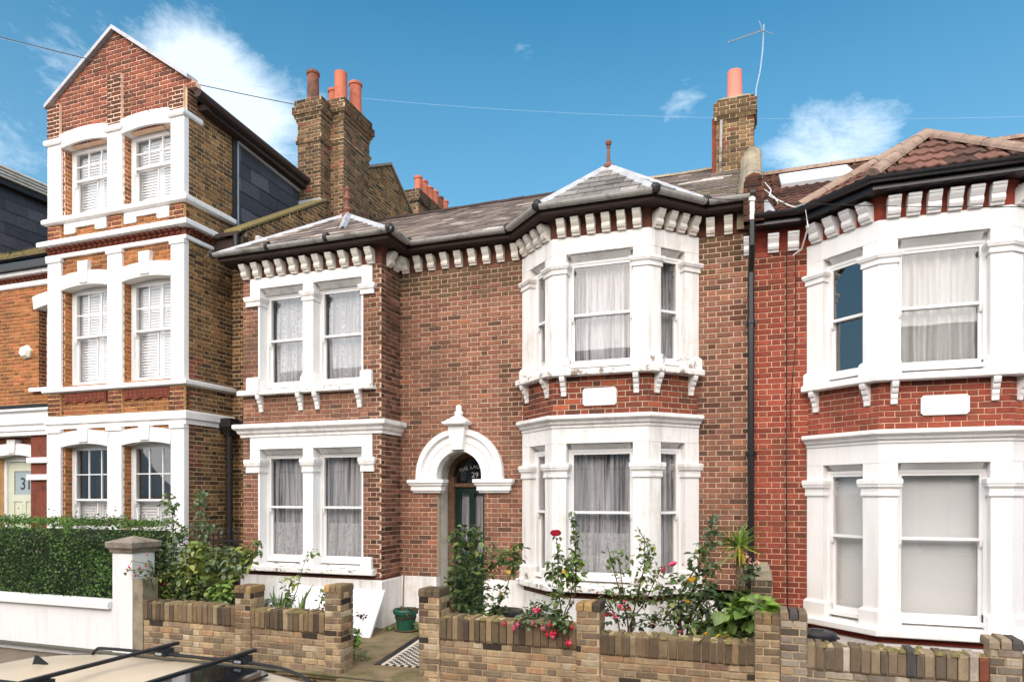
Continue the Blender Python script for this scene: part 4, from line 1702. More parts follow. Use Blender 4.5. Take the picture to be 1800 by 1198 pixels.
# right-hand stack on the party line, its one pot and the rendered parapet
st4, pD = stack(h29, 'chimney', -.64, .0, 12.9, 13.4, 7.7, 9.30, [(4, rgb(146, 116, 80, .95)), (3, rgb(122, 98, 70, .95)), (2, rgb(98, 80, 62, .95)), (1.2, rgb(140, 84, 66, .95))], M['mortar_wall'], ((.0, .08, .0), (.08, .30, .05), (.30, .38, .03)), 'fr')
pD.finish(st4, limit=120)
mb = MB()
mb.box(-.72, -.645, 12.95, 13.35, 7.7, 9.0)
build(mb, 'flue_strip', M['red_carved'], st4)
mb = MB()
mb.tube([(-.57, 12.86, 7.95), (-.55, 12.86, 8.9)], .025, 6)
build(mb, 'vent_pipe', M['gutter_grey'], st4)
mb = MB()
mb.loft([[(-.62, 12.92, 9.30), (-.02, 12.92, 9.30), (-.02, 13.38, 9.30), (-.62, 13.38, 9.30)], [(-.5, 13.02, 9.40), (-.14, 13.02, 9.40), (-.14, 13.28, 9.40), (-.5, 13.28, 9.40)]])
build(mb, 'flaunching', M['cement'], st4)
pot(st4, -.33, 13.13, 9.36, .52, .135, M['pot_pink'], False)

mb = MB()
prf = lambda y, z: [(-.22, y, z - .5), (.13, y, z - .5), (.13, y, z + .02), (.10, y, z + .10), (.03, y, z + .145), (-.08, y, z + .14), (-.16, y, z + .06), (-.22, y, z - .06)]
mb.loft([prf(9.93, 6.32), prf(10.8, 6.86), prf(12.0, 7.5), prf(12.55, 7.86), prf(12.87, 8.2)])
build(mb, 'rendered_parapet', M['cement'], h29, smooth=False)
pcq, moq = Pieces(), MB()
lay(pcq, moq, Fr(-.13, 9.64, 1, 0), 5.80, 6.40, lambda z: [(max(0, (z - 6.34) * 1.0), .26 - max(0, (z - 6.34) * 1.0))], [(4, rgb(84, 58, 48, .86)), (3, rgb(66, 50, 44, .86)), (1, rgb(110, 72, 58, .86))])
moq.loft([[(-.125, y, 5.8), (.125, y, 5.8), (.125, y, 6.33), (.08, y, 6.42), (0, y, 6.45), (-.08, y, 6.42), (-.125, y, 6.33)] for y in (9.65, 9.95)])
kn = build(moq, 'kneeler', M['frieze29'], h29)
pcq.finish(kn, limit=30)

# television aerial strapped to the stack
ae = thing('television_aerial', (0.03, 13.1, 9.2), 'thin television aerial on a bent mast strapped to the chimney with the single pink pot', 'aerial')
mb = MB()
mb.tube([(.03, 13.0, 9.1), (.04, 13.0, 9.42), (.11, 13.0, 9.75), (.15, 13.0, 10.1), (.17, 13.0, 10.55)], .012, 6)
build(mb, 'mast', M['aluminium'], ae)
mb = MB()
mb.tube([(.18, 13.0, 10.45), (-.42, 12.2, 9.86)], .011, 6)
build(mb, 'boom', M['aluminium'], ae)
mb = MB()
for k in range(9):
    c = Vector((.1, 12.9, 10.40)).lerp(Vector((-.38, 12.25, 9.9)), k / 8)
    d = Vector((.77, -.62, 0)) * (.10 - .006 * k)
    mb.tube([c - d, c + d], .005, 4)
for sx, sz in ((-.02, .16), (.06, -.13)):
    mb.tube([(.15, 12.98, 10.43), (.15 + sx * 3, 12.92, 10.43 + sz)], .006, 4)
build(mb, 'rod_array', M['aluminium'], ae, kind='stuff')

# ------------------------------------------------------------------ house 31, tall house on the left
h31 = thing('terraced_house', (-11.5, 10, 0), 'tall three storey house with white bands, a pointed gable and a door marked 31', 'house', 'terraced houses')
pc31, mo31, mo31g, mo31s = Pieces(), MB(), MB(), MB()
GX0, GX1, GY = -12.10, -8.94, 8.93
f31 = Fr(GX0, GY, 1, 0)
fs31 = Fr(GX1, GY, 0, 1)
fm31 = Fr(-16.2, 10.0, 1, 0)
OPN = ((.36, 1.45), (1.79, 2.87))
LV = ((.75, 2.98), (4.09, 5.80), (7.14, 8.36))
holes = [(a, b, z0, z1 + .09) for a, b in OPN for z0, z1 in LV]


def gable_iv(z):
    lo = max(0.0, (z - 9.20) / .66)
    hi = 3.16 if z < 8.95 else min(3.36, 3.36 - (z - 9.0) / .70)
    iv = []
    for a, b in rects(lo, hi, holes)(z):
        if b - a > .02:
            iv.append((a, b))
    return iv


def tone31(p, c):
    x = p.x - GX0
    if p.y < 9.0 and p.z > 8.2:
        return jitter(pick(PAL31RED), .1)
    if p.y < 9.0 and (x < .33 or 1.45 < x < 1.80 or x > 2.85):
        return jitter(pick(PAL31RED), .12)
    return c


lay(pc31, mo31, f31, .0, 7.05, gable_iv, PAL31, tone31)
lay(pc31, mo31g, f31, 7.05, 10.23, gable_iv, PAL31, tone31)
for a, b, z1 in ((0, .30, 9.2), (1.47, 1.78, 9.45), (2.86, 3.16, 8.97)):
    lay(pc31, mo31g, f31, 8.55, z1, lambda z, a=a, b=b: [(a, b)], [(3, rgb(116, 66, 52, K)), (3, rgb(98, 60, 50, K)), (1.5, rgb(84, 56, 48, K))], tf=lambda z: .06, depth=.11)
    for zz0, zz1 in ((3.58, 3.97), (6.74, 7.0)):
        lay(pc31, mo31, f31, zz0, zz1, lambda z, a=a, b=b: [(a, b)], PAL31RED, tf=lambda z: .05, depth=.10)


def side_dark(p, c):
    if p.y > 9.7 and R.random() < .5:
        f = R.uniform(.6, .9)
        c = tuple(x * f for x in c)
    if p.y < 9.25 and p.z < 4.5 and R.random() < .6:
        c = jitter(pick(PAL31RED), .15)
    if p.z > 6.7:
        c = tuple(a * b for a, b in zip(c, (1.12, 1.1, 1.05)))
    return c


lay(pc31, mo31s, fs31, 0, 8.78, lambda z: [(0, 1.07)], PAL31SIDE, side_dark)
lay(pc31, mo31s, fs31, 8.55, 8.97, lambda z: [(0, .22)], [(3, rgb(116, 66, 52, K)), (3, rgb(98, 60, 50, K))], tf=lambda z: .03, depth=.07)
# brick reveals beside the windows and the recessed walls
for a, b in OPN:
    for z0, z1 in LV:
        fr_ = Fr(*f31.p2(a, 0), 0, 1)
        lay(pc31, mo31, fr_, z0, z1 + .09, lambda z: [(0.012, .16)], PAL31)
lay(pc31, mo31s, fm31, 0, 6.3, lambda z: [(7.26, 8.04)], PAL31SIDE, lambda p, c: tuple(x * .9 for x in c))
lay(pc31, mo31, fm31, 3.9, 6.45, rects(0, 4.1, [(2.3, 3.35, 4.36, 6.06)]), PAL31, None)
lay(pc31, mo31, fm31, 0, 3.36, rects(.8, 4.1, [(1.14, 2.24, 0, 3.0)]), PAL31RED, None)
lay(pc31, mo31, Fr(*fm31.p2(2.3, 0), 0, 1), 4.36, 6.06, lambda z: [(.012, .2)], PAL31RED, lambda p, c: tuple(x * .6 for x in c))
w31 = build(mo31, 'wall', M['mortar31'], h31)
w31g = build(mo31g, 'gable_wall', M['mortar31gable'], h31)
w31s = build(mo31s, 'flank_wall', M['mortar31side'], h31)
pc31.finish(w31)
mb = MB()
mb.box(-12.0, -9.07, 9.55, 16.8, 0, 8.7)
mb.box(-16.2, -9.0, 10.7, 16.8, 0, 6.3)
mb.box(-11.99, -9.06, 9.56, 12.2, 8.7, 9.0)
build(mb, 'rear_block', M['interior'], h31)

W = M['white']
pP = [(GX0, 10.0), (GX0, GY), (GX1, GY), (GX1, 10.0)]


def band(prof, path, m=W, name='string_course', par=h31):
    mb = MB()
    mb.sweep(path, prof)
    return build(mb, name, m, par)


band([(-.05, 3.34), (.035, 3.34), (.04, 3.42), (.07, 3.43), (.075, 3.545), (.06, 3.565), (-.05, 3.58)], pP)
band([(-.05, 3.985), (.05, 3.985), (.095, 4.005), (.10, 4.06), (.09, 4.08), (-.05, 4.095)], pP)
band([(-.05, 6.415), (.045, 6.415), (.055, 6.43), (.055, 6.485), (-.05, 6.495)], pP)
band([(-.05, 6.612), (.10, 6.612), (.15, 6.632), (.155, 6.70), (.14, 6.72), (-.05, 6.735)], pP)
band([(-.05, 7.035), (.06, 7.035), (.10, 7.06), (.105, 7.12), (.09, 7.14), (-.05, 7.155)], pP)
band([(-.05, 6.496), (.03, 6.496), (.03, 6.611), (-.05, 6.611)], pP, M['red_carved'], 'dentil_course')
DRED = dentil_mesh('dentil', M['red_carved'], w=.075, h=.10, top=.11, low=.02)
row('dentil', DRED, h31, f31, [.05 + .125 * i for i in range(25)], 6.505)
row('dentil', DRED, h31, fs31, [.06 + .125 * i for i in range(8)], 6.505)
# white pilasters with caps
for z0, z1 in ((.0, 3.34), (4.095, 6.42), (7.155, 8.55)):
    for a, b in ((.0, .325), (1.455, 1.785), (2.885, 3.16)):
        mb = MB()
        tt = .05
        mb.fbox(f31, a, b + (.012 if b > 3 else 0), -.05, tt, z0, z1)
        p = build(mb, 'pilaster', W, h31)
        mb = MB()
        if z0 > 7:
            path = [f31.p2(a, -.04), f31.p2(a, tt), f31.p2(b, tt), f31.p2(b, -.04 if b < 3 else -.33)]
            mb.sweep(path, [(-.03, 8.47), (.03, 8.47), (.05, 8.50), (.05, 8.555), (.03, 8.575), (-.03, 8.585)])
        else:
            path = [f31.p2(a, -.02), f31.p2(a, tt), f31.p2(b, tt), f31.p2(b, -.02)]
            mb.sweep(path, [(-.03, z1 - .07), (.02, z1 - .07), (.025, z1 + .005), (-.03, z1 + .005)])
        build(mb, 'capital', W, p)


def seg_arch(house, fr, s0, s1, zs, rise, h, key=0.0, t0=-.15, t1=.06, splay=.05, m=W):
    n = 12
    lo = [(s0 + (s1 - s0) * k / n, zs + rise * (1 - (2 * k / n - 1) ** 2)) for k in range(n + 1)]
    a, b = s0 - splay, s1 + splay
    hi = [(a + (b - a) * k / n, zs + h * .86 + rise * 1.05 * (1 - (2 * k / n - 1) ** 2)) for k in range(n + 1)]
    mb = MB()
    mb.loft([[fr.pt(p[0], t0, p[1]), fr.pt(p[0], t1, p[1]), fr.pt(q[0], t1, q[1]), fr.pt(q[0], t0, q[1])] for p, q in zip(lo, hi)])
    o = build(mb, 'window_arch', m, house)
    if key:
        mb = MB()
        c = (s0 + s1) / 2
        mb.fprism(fr, [(c - .10, zs + rise + .03), (c + .10, zs + rise + .03), (c + .125, key), (c - .125, key)], -.02, t1 + .025)
        build(mb, 'keystone', m, o)
    return o


for k, (a, b) in enumerate(OPN):
    for (z0, z1), key in zip(LV, (3.345, 6.30, 0)):
        seg_arch(h31, f31, a - .01, b + .005, z1 + .03, .055, .28, key)
    sash_window(h31, f31, a + .0, b + .02, .75, 3.06, .14, rail=2.07, top=(3, 2), bot=(2, 1), fill='cafe', frame=.06)
    sash_window(h31, f31, a + .0, b + .02, 4.10, 5.88, .14, rail=5.02, top=(3, 2), bot=(2, 1), fill='shutter', frame=.06)
    sash_window(h31, f31, a + .0, b + .02, 7.15, 8.44, .14, rail=7.86, top=(3, 2), bot=(2, 1), fill='shutter', frame=.06)
    # white apron under the gable window, scalloped red apron under the first floor one
    mb = MB()
    x0, x1 = a + .03, b - .04
    mb.fprism(f31, [(x0, 6.84), (x0 + .25, 6.84), (x0 + .27, 6.86), (x0 + .27, 6.935), (x1 - .27, 6.935), (x1 - .27, 6.86), (x1 - .25, 6.84), (x1, 6.84), (x1, 7.035), (x0, 7.035)], -.02, .035)
    build(mb, 'apron', W, h31)
    mb = MB()
    pts = [(x0 + (x1 - x0) * i / 40, 3.79 + .03 * abs(math.sin(math.pi * 4 * i / 40))) for i in range(41)]
    mb.fprism(f31, pts + [(x1, 3.975), (x0, 3.975)], -.02, .035)
    ap = build(mb, 'apron', M['red_carved'], h31)
    for i in range(10):
        for j in range(2):
            mb = MB()
            mb.fbox(f31, x0 + .02 + i * (x1 - x0 - .04) / 10 + .004, x0 + .02 + (i + 1) * (x1 - x0 - .04) / 10 - .004, .03, .043, 3.845 + j * .062, 3.90 + j * .062)
            build(mb, 'brick', M['red_carved'], ap)
# gable verge: white boards and lead capping
mb = MB()
apx = f31.pt(1.58, .05, 10.27)
for q in (f31.pt(-.06, .05, 9.19), f31.pt(3.26, .05, 9.08)):
    d = (apx - q)
    mb.loft([[q + Vector((0, y, z)) for y, z in ((-.03, -.02), (-.03, .055), (.2, .055), (.2, -.02))], [apx + Vector((0, y, z)) for y, z in ((-.03, -.02), (-.03, .055), (.2, .055), (.2, -.02))]])
build(mb, 'verge', M['lead'], h31)
# gable roof running back, dark eaves and slate-hung cheek
mb = MB()
for x0, z0 in ((-12.2, 9.12), (-8.74, 8.80)):
    mb.loft([[(x0, 9.3, z0), (x0, 12.25, z0 - .12), (x0, 12.25, z0 - .2), (x0, 9.3, z0 - .08)], [(-10.52, 9.3, 10.2), (-10.52, 12.25, 10.1), (-10.52, 12.25, 10.0), (-10.52, 9.3, 10.1)]])
rf31 = build(mb, 'roof', M['slate_run'], h31)
mb = MB()
mb.tube([(-8.74, 8.98, 8.86), (-8.74, 12.2, 8.66)], .075, 8)
mb.hexa([(-8.94, 9.2, 8.70), (-8.76, 9.2, 8.70), (-8.76, 12.2, 8.5), (-8.94, 12.2, 8.5), (-8.94, 9.2, 8.80), (-8.76, 9.2, 8.80), (-8.76, 12.2, 8.6), (-8.94, 12.2, 8.6)])
build(mb, 'gutter', M['fascia_dark'], h31)
mb = MB()
mb.loft([[(-9.1, 10.06, 6.6), (-8.97, 10.06, 6.6), (-8.97, 10.06, 8.74), (-9.1, 10.06, 8.74)], [(-9.1, 12.2, 8.0), (-8.97, 12.2, 8.0), (-8.97, 12.2, 8.6), (-9.1, 12.2, 8.6)]])
cheek = build(mb, 'dormer_cheek', M['underlay'], h31)
HS = slate_mesh(.5, .27 * 1.4, .008)
DKS = [(4, rgb(78, 80, 88, .8)), (3, rgb(68, 70, 78, .8)), (2, rgb(88, 90, 98, .8))]


def hung(parent, pts):
    c = Cover(None, HS, 'hung_slate', 'hung_slate_run', M['slate'], M['slate_run'], .5, .27, 1.4, .008, DKS)
    c.plane(pts)
    c.finish(parent)


hung(cheek, [(-8.955, 10.12, 6.95), (-8.955, 12.1, 8.25), (-8.955, 12.1, 8.60), (-8.955, 10.12, 8.72)])
mb = MB()
mb.box(-8.98, -8.90, 10.0, 10.09, 6.75, 8.78)
build(mb, 'corner_flashing', M['iron_dark'], cheek)
mb = MB()
mb.box(-8.945, -8.915, 10.095, 10.15, 6.8, 8.68)
mb.loft([[(-8.95, 10.12, 8.60), (-8.90, 10.12, 8.60), (-8.90, 10.12, 8.70), (-8.95, 10.12, 8.70)], [(-8.95, 12.1, 8.44), (-8.90, 12.1, 8.44), (-8.90, 12.1, 8.54), (-8.95, 12.1, 8.54)]])
build(mb, 'lead_trim', M['lead'], cheek)
# low roof strip between the gable and the party wall
mb = MB()
mb.loft([[(-9.0, 9.42, 6.60), (-8.30, 9.42, 6.60), (-8.30, 9.42, 6.66), (-9.0, 9.42, 6.66)], [(-9.0, 12.1, 8.2), (-8.30, 12.1, 8.2), (-8.30, 12.1, 8.26), (-9.0, 12.1, 8.26)]])
mb.box(-8.95, -8.25, 9.5, 9.62, 6.42, 6.6)
build(mb, 'roof', M['fascia_dark'], h31)
band([(-.05, 6.612), (.10, 6.612), (.15, 6.632), (.155, 6.70), (.14, 6.72), (-.05, 6.735)], [(-8.78, 9.98), (-8.21, 9.98)])
band([(-.05, 6.40), (.045, 6.40), (.055, 6.43), (.055, 6.485), (-.05, 6.495)], [(-8.88, 9.98), (-8.21, 9.98)])
band([(-.05, 6.496), (.03, 6.496), (.03, 6.611), (-.05, 6.611)], [(-8.9, 9.98), (-8.21, 9.98)], M['red_carved'], 'dentil_course')
mb = MB()
mb.tube([(-8.36, 9.45, 6.6), (-8.36, 9.45, 6.2)], .05, 8)
build(mb, 'downpipe', M['iron_dark'], h31)

# recessed entrance side: eaves, window, porch, door
pl = [fm31.p2(0, 0), fm31.p2(4.1, 0)]
band([(-.05, 6.455), (.03, 6.455), (.05, 6.48), (.055, 6.555), (-.05, 6.56)], pl)
band([(-.05, 6.56), (.03, 6.56), (.035, 6.66), (-.05, 6.66)], pl, M['red_carved'], 'dentil_course')
row('dentil', DRED, h31, fm31, [1.0 + .125 * i for i in range(25)], 6.555)
band([(-.05, 6.66), (.10, 6.66), (.14, 6.68), (.14, 6.76), (-.05, 6.77)], pl)
band([(-.05, 6.77), (.25, 6.77), (.26, 6.90), (-.05, 6.92)], pl, M['black_plastic'], 'gutter')
mb = MB()
mb.poly([(-16.3, 9.7, 6.93), (-12.1, 9.7, 6.93), (-12.1, 13.4, 9.1), (-16.3, 13.4, 9.1)])
rl = build(mb, 'roof', M['underlay'], h31, recalc=False)
sl31 = slates([(4, rgb(112, 104, 96, .82)), (3, rgb(130, 120, 108, .82)), (2, rgb(140, 128, 92, .82))])
sl31.plane([(-16.3, 9.72, 6.95), (-12.1, 9.72, 6.95), (-12.1, 11.4, 7.93), (-16.3, 11.4, 7.93)], lambda p, c: rgb(150, 130, 78, .8) if p.z > 7.12 and p.z < 7.4 and R.random() < .6 else c)
sl31.finish(rl, limit=150)
mb = MB()
for i in range(260):
    x, y = R.uniform(-16, -12.2), R.uniform(10.0, 10.5)
    z = 6.97 + (y - 9.72) * .583
    for k in range(4):
        a = R.uniform(0, 6.3)
        h = R.uniform(.04, .13)
        mb.poly([(x, y, z), (x + .012, y + .004, z), (x + .06 * math.cos(a), y + .04 * math.sin(a), z + h)])
build(mb, 'moss_tuft', M['moss'], rl, kind='stuff', recalc=False)
seg_arch(h31, fm31, 2.26, 3.40, 5.96, .08, .30, 0)
sash_window(h31, fm31, 2.30, 3.35, 4.36, 6.06, .18, rail=5.2, top=(3, 2), bot=(2, 1), fill='none', frame=.06)
mb = MB()
mb.sweep([fm31.p2(2.15, 0), fm31.p2(4.1, 0)], [(-.2, 4.27), (.09, 4.27), (.10, 4.33), (.09, 4.35), (-.2, 4.38)])
build(mb, 'sill', W, h31)
fq = Fr(-16.2, 9.75, 1, 0)
band([(-.3, 3.36), (.03, 3.36), (.035, 3.44), (.06, 3.45), (.065, 3.55), (.09, 3.57), (.10, 3.60), (.10, 3.80), (.16, 3.84), (.16, 3.885), (-.3, 3.90)], [fq.p2(0, 0), fq.p2(3.78, 0)], W, 'porch_entablature')
band([(-.3, 3.905), (.17, 3.90), (.175, 3.955), (-.3, 3.97)], [fq.p2(0, 0), fq.p2(4.0, 0)], M['black_plastic'], 'porch_lead')
mb = MB()
mb.fbox(fq, 2.92, 4.09, -.3, .02, 0, 3.36)
build(mb, 'pilaster', W, h31)
mb = MB()
mb.fbox(fq, 2.40, 2.93, -.2, -.03, 0.0, 3.36)
pb = build(mb, 'porch_pier', M['red_carved'], h31)
mb = MB()
for z in (2.46, 2.80):
    mb.fbox(fq, 2.36, 2.95, -.2, .035, z, z + .11)
build(mb, 'string_course', W, h31)
seg_arch(h31, fm31, 1.10, 2.30, 2.92, .07, .27, 3.30, -.2, .12)
mb = MB()
mb.fbox(fm31, 1.14, 1.22, -.2, -.1, .1, 2.99)
mb.fbox(fm31, 2.16, 2.24, -.2, -.1, .1, 2.99)
mb.fbox(fm31, 1.22, 2.16, -.2, -.1, 2.86, 2.99)
build(mb, 'door_frame', W, h31)
mb = MB()
td = -.14
a, b = 1.22, 2.16
mb.fbox(fm31, a, a + .17, td - .04, td, .1, 2.86)
mb.fbox(fm31, b - .17, b, td - .04, td, .1, 2.86)
for z0, z1 in ((.1, .35), (1.0, 1.15), (2.02, 2.16), (2.66, 2.86)):
    mb.fbox(fm31, a + .17, b - .17, td - .039, td - .001, z0, z1)
mb.fbox(fm31, 1.64, 1.74, td - .038, td - .002, .35, 2.02)
mb.fbox(fm31, a + .17, b - .17, td - .036, td - .02, .35, 2.02)
for x0, x1 in ((a + .20, 1.62), (1.76, b - .20)):
    mb.fbox(fm31, x0, x1, td - .03, td - .012, 1.18, 1.98)
d31 = build(mb, 'door', M['sage'], h31)
mb = MB()
mb.fbox(fm31, a + .16, b - .16, td - .03, td - .022, 2.15, 2.67)
pn = build(mb, 'pane', M['frosted'], d31)
text_obj(d31, '31', .36, fm31.pt(1.72, td - .018, 2.275), M['ink'])
mb = MB()
p = fm31.pt(1.69, td, 1.42)
mb.lathe((p.x, p.y - .03, p.z), [(.015, -.035), (.04, -.02), (.04, .02), (.015, .035)], 10)
build(mb, 'door_knob', M['alloy'], d31)
# alarm box
al = thing('alarm_box', tuple(fm31.pt(2.0, .05, 5.1)), 'cream six sided alarm box on the brick wall beside house 31 gable', 'alarm box')
mb = MB()
hx = lambda r: [(1.99 + .17 * math.cos(k * math.pi / 3 + .2) * r, 5.11 + .15 * math.sin(k * math.pi / 3 + .2) * r) for k in range(6)]
mb.loft([[fm31.pt(s, .0, z) for s, z in hx(1.0)], [fm31.pt(s, .05, z) for s, z in hx(1.0)], [fm31.pt(s, .11, z) for s, z in hx(.62)]])
build(mb, 'casing', M['alarm'], al)
# rainwater hopper and pipes in the corner
mb = MB()
mb.tube([(-8.80, 9.78, 3.28), (-8.80, 9.78, .05)], .055, 10)
for z in (.6, 1.7, 2.8):
    mb.tube([(-8.80, 9.78, z), (-8.80, 9.78, z + .06)], .07, 10)
dp = build(mb, 'downpipe', M['iron_dark'], h31)
mb = MB()
mb.loft([[(-8.80 + x * w, 9.78 + y * w, z) for x, y in ((-1, -1), (1, -1), (1, 1), (-1, 1))] for w, z in ((.06, 3.2), (.08, 3.26), (.14, 3.36), (.15, 3.48), (.16, 3.5))])
build(mb, 'hopper', M['iron_dark'], dp)
mb = MB()
mb.tube([(-8.75, 9.85, 3.46), (-8.62, 9.90, 3.46), (-8.55, 9.90, 3.55), (-8.55, 9.90, 3.78), (-8.45, 9.88, 3.86), (-8.22, 9.6, 3.88)], .05, 8)
build(mb, 'waste_pipe', M['iron_dark'], dp)

# slate-clad dormer on the roof beyond house 31
d33 = thing('roof_dormer', (-17, 11, 7), 'dark slate clad dormer with pale gutter boards at the left edge behind house 31', 'dormer')
mb = MB()
mb.box(-19.5, -16.06, 9.9, 13.5, 6.9, 9.25)
dk = build(mb, 'dormer_wall', M['underlay'], d33)
hung(dk, [(-16.05, 9.9, 7.0), (-16.05, 13.2, 7.0), (-16.05, 13.2, 9.2), (-16.05, 9.9, 9.2)])
mb = MB()
for k in range(4):
    mb.box(-16.02 - .02 * k, -15.80 + .0 * k + k * .035, 9.6, 13.4, 9.26 + k * .055, 9.305 + k * .055)
build(mb, 'eaves_board', M['dentil_paint'], d33)
mb = MB()
mb.box(-19.5, -15.9, 9.6, 13.4, 9.47, 9.52)
build(mb, 'roof', M['lead'], d33)
mb = MB()
mb.box(-16.05, -15.86, 9.62, 13.4, 9.12, 9.25)
build(mb, 'gutter', M['iron_dark'], d33)

# ------------------------------------------------------------------ house 27, red house on the right
h27 = thing('terraced_house', (2.1, 10, 0), 'bright red brick house with fresh white bays under a brown tiled hipped roof', 'house', 'terraced houses')
B27 = [(.687, 10.0), (1.436, 9.32), (2.789, 9.32), (3.54, 10.0)]
pc27, mo27 = Pieces(), MB()
fm27 = Fr(0.0, 10.0, 1, 0)


def darken27(p, c):  # bricks darken towards the wall top and at its foot
    if p.z > 4.9 and p.y > 9.9 and R.random() < (p.z - 4.9) * 1.2:
        f = R.uniform(.45, .75)
        c = tuple(x * f for x in c)
    if p.y > 9.9 and p.z < 1.6:
        c = tuple(x * .82 for x in c)
    return c


lay(pc27, mo27, fm27, 0.0, 5.48, lambda z: [(0.001, .70)], PAL27, darken27, joint=.010)
lay(pc27, mo27, fm27, 0.0, 5.48, lambda z: [(3.5, 5.5)], PAL27, darken27, joint=.010)
for a, b in zip(B27, B27[1:]):
    f_ = fr2(a, b)
    lay(pc27, mo27, f_, 2.88, 3.53, lambda z, L=f_.len: [(0, L)], PAL27, darken27, joint=.010)
w27 = build(mo27, 'wall', M['mortar27'], h27)
pc27.finish(w27)
mb = MB()
mb.box(.02, 5.5, 10.7, 16.8, 0, 5.6)
build(mb, 'rear_block', M['interior'], h27)
mb = MB()
mb.sweep(B27, [(-.1, -.1), (.03, -.1), (.03, .36), (-.1, .37)])
mb.fbox(fm27, .02, .687, -.1, .025, -.1, .35)
build(mb, 'plinth', M['white'], h27)
mb = MB()
mb.sweep(B27, [(-.1, .371), (.015, .371), (.015, .45), (-.1, .45)])
build(mb, 'sill_shadow', M['frieze27'], h27)  # red-brown strip painting the shadow line under the bay sill
fs27 = canted_bay(h27, B27, -.3, M['white'], M['white'], M['white'],
                  (.54, 2.49, (2.14, 2.35), (.54, .77), 1.63, 2.785), (3.605, 5.19, (4.95, 5.09), (3.605, 3.785), 4.43, 5.485), 0,
                  (('blind', 'blind', 'blind'), ('edge', 'drape', 'net')), C27, 2.94, (M['glass_sky'], None, None))
fa7, fb7, fc7 = fs27
mb = MB()
mb.fprism(fb7, [(.47, 3.10), (.91, 3.10), (.94, 3.13), (.94, 3.305), (.91, 3.335), (.47, 3.335), (.44, 3.305), (.44, 3.13)], -.02, .035)
build(mb, 'plaque', M['white'], h27)
E27 = [(.005, 10.0)] + B27 + [(5.5, 10.0)]
mb = MB()
mb.sweep(E27, [(-.15, 5.487), (.004, 5.487), (.006, 5.68), (.03, 5.70), (.05, 5.74), (.06, 5.75), (-.15, 5.75)])
build(mb, 'frieze', M['frieze27'], h27)
mb = MB()
mb.sweep(E27, [(-.1, 5.752), (.27, 5.752), (.28, 5.76), (.28, 5.86), (-.1, 5.86)])
build(mb, 'eaves_board', M['black_plastic'], h27)
mb = MB()
mb.sweep(E27, half_round(.065, .34, 5.88))
build(mb, 'gutter', M['black_plastic'], h27)
row('dentil', D27, h27, fm27, (-.06, .25, .50), 5.46, .0)
row('dentil', D27, h27, fa7, spread(.17, fa7.len - .13, 4), 5.49, WT)
row('dentil', D27, h27, fb7, spread(.15, fb7.len - .15, 6), 5.49, WT)
row('dentil', D27, h27, fc7, spread(.13, fc7.len - .17, 4), 5.49, WT)
zr7 = lambda y: 5.87 + (y - EV) * PIT
mb = MB()
mb.poly([(.0, EV, 5.86), (6, EV, 5.86), (6, 13.6, zr7(13.6) - .01), (.0, 13.6, zr7(13.6) - .01)])
mb.poly([(.0, 13.6, zr7(13.6) - .01), (6, 13.6, zr7(13.6) - .01), (6, 17, 6.0), (.0, 17, 6.0)])
ro27 = build(mb, 'roof', M['underlay'], h27, recalc=False)
t27 = tiles()


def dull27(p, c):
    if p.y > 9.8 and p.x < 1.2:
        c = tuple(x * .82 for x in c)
    if p.z < 6.15 and .4 < p.x < .8 and R.random() < .25:
        c = rgb(205, 170, 150, .85)
    return c


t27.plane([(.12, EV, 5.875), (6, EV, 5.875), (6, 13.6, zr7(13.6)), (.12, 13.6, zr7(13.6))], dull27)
R7 = [(p[0], p[1], 5.90) for p in offset_path(E27, .31)[1:5]]
R7[0] = (R7[0][0], 9.70, 5.90)
R7[3] = (R7[3][0], 9.70, 5.90)
AP7, AR7 = (2.11, 10.16, 6.80), (2.11, 11.33, 6.80)
for tri in ((R7[0], R7[1], AP7), (R7[1], R7[2], AP7), (R7[2], R7[3], AP7)):
    t27.plane(tri)
t27.plane([R7[3], (R7[3][0] + .02, 9.72, 5.9), AR7, AP7])
t27.plane([(R7[0][0] - .02, 9.72, 5.9), R7[0], AP7, AR7])
t27.finish(ro27)
mb = MB()
for tri in ((R7[0], R7[1], AP7), (R7[1], R7[2], AP7), (R7[2], R7[3], AP7), (R7[3], AR7, AP7), (R7[0], AP7, AR7)):
    mb.poly([(p[0], p[1], p[2] - .004) for p in tri])
build(mb, 'bay_roof_boarding', M['underlay'], ro27, recalc=False)


def ridge_run(parent, a, b, r=.095, L=.36, m=M['ridge27']):
    a, b = Vector(a), Vector(b)
    d = (b - a).normalized()
    side = d.cross(Vector((0, 0, 1))).normalized()
    up = side.cross(d).normalized()
    if up.z < 0: up = -up
    n = max(1, round((b - a).length / L))
    for i in range(n):
        p, q = a.lerp(b, i / n), a.lerp(b, (i + .985) / n)
        mb = MB()
        ring = lambda c, rr: [c + side * rr * math.cos(math.pi * k / 8) + up * (rr * math.sin(math.pi * k / 8) - .01) for k in range(9)]
        k = 1 + R.uniform(-.03, .03)
        mb.loft([ring(p, r * k), ring(q, r * k * .97)])
        build(mb, 'ridge_tile', m, parent)


up3 = lambda p, k=.02: (p[0], p[1], p[2] + k)
for a in (R7[0], R7[1], R7[2], R7[3]):
    ridge_run(ro27, up3(a), up3(AP7))
ridge_run(ro27, up3(AP7, .03), up3(AR7, .03))
ridge_run(ro27, (.15, 13.6, zr7(13.6) + .02), (6, 13.6, zr7(13.6) + .02), .1, .4)
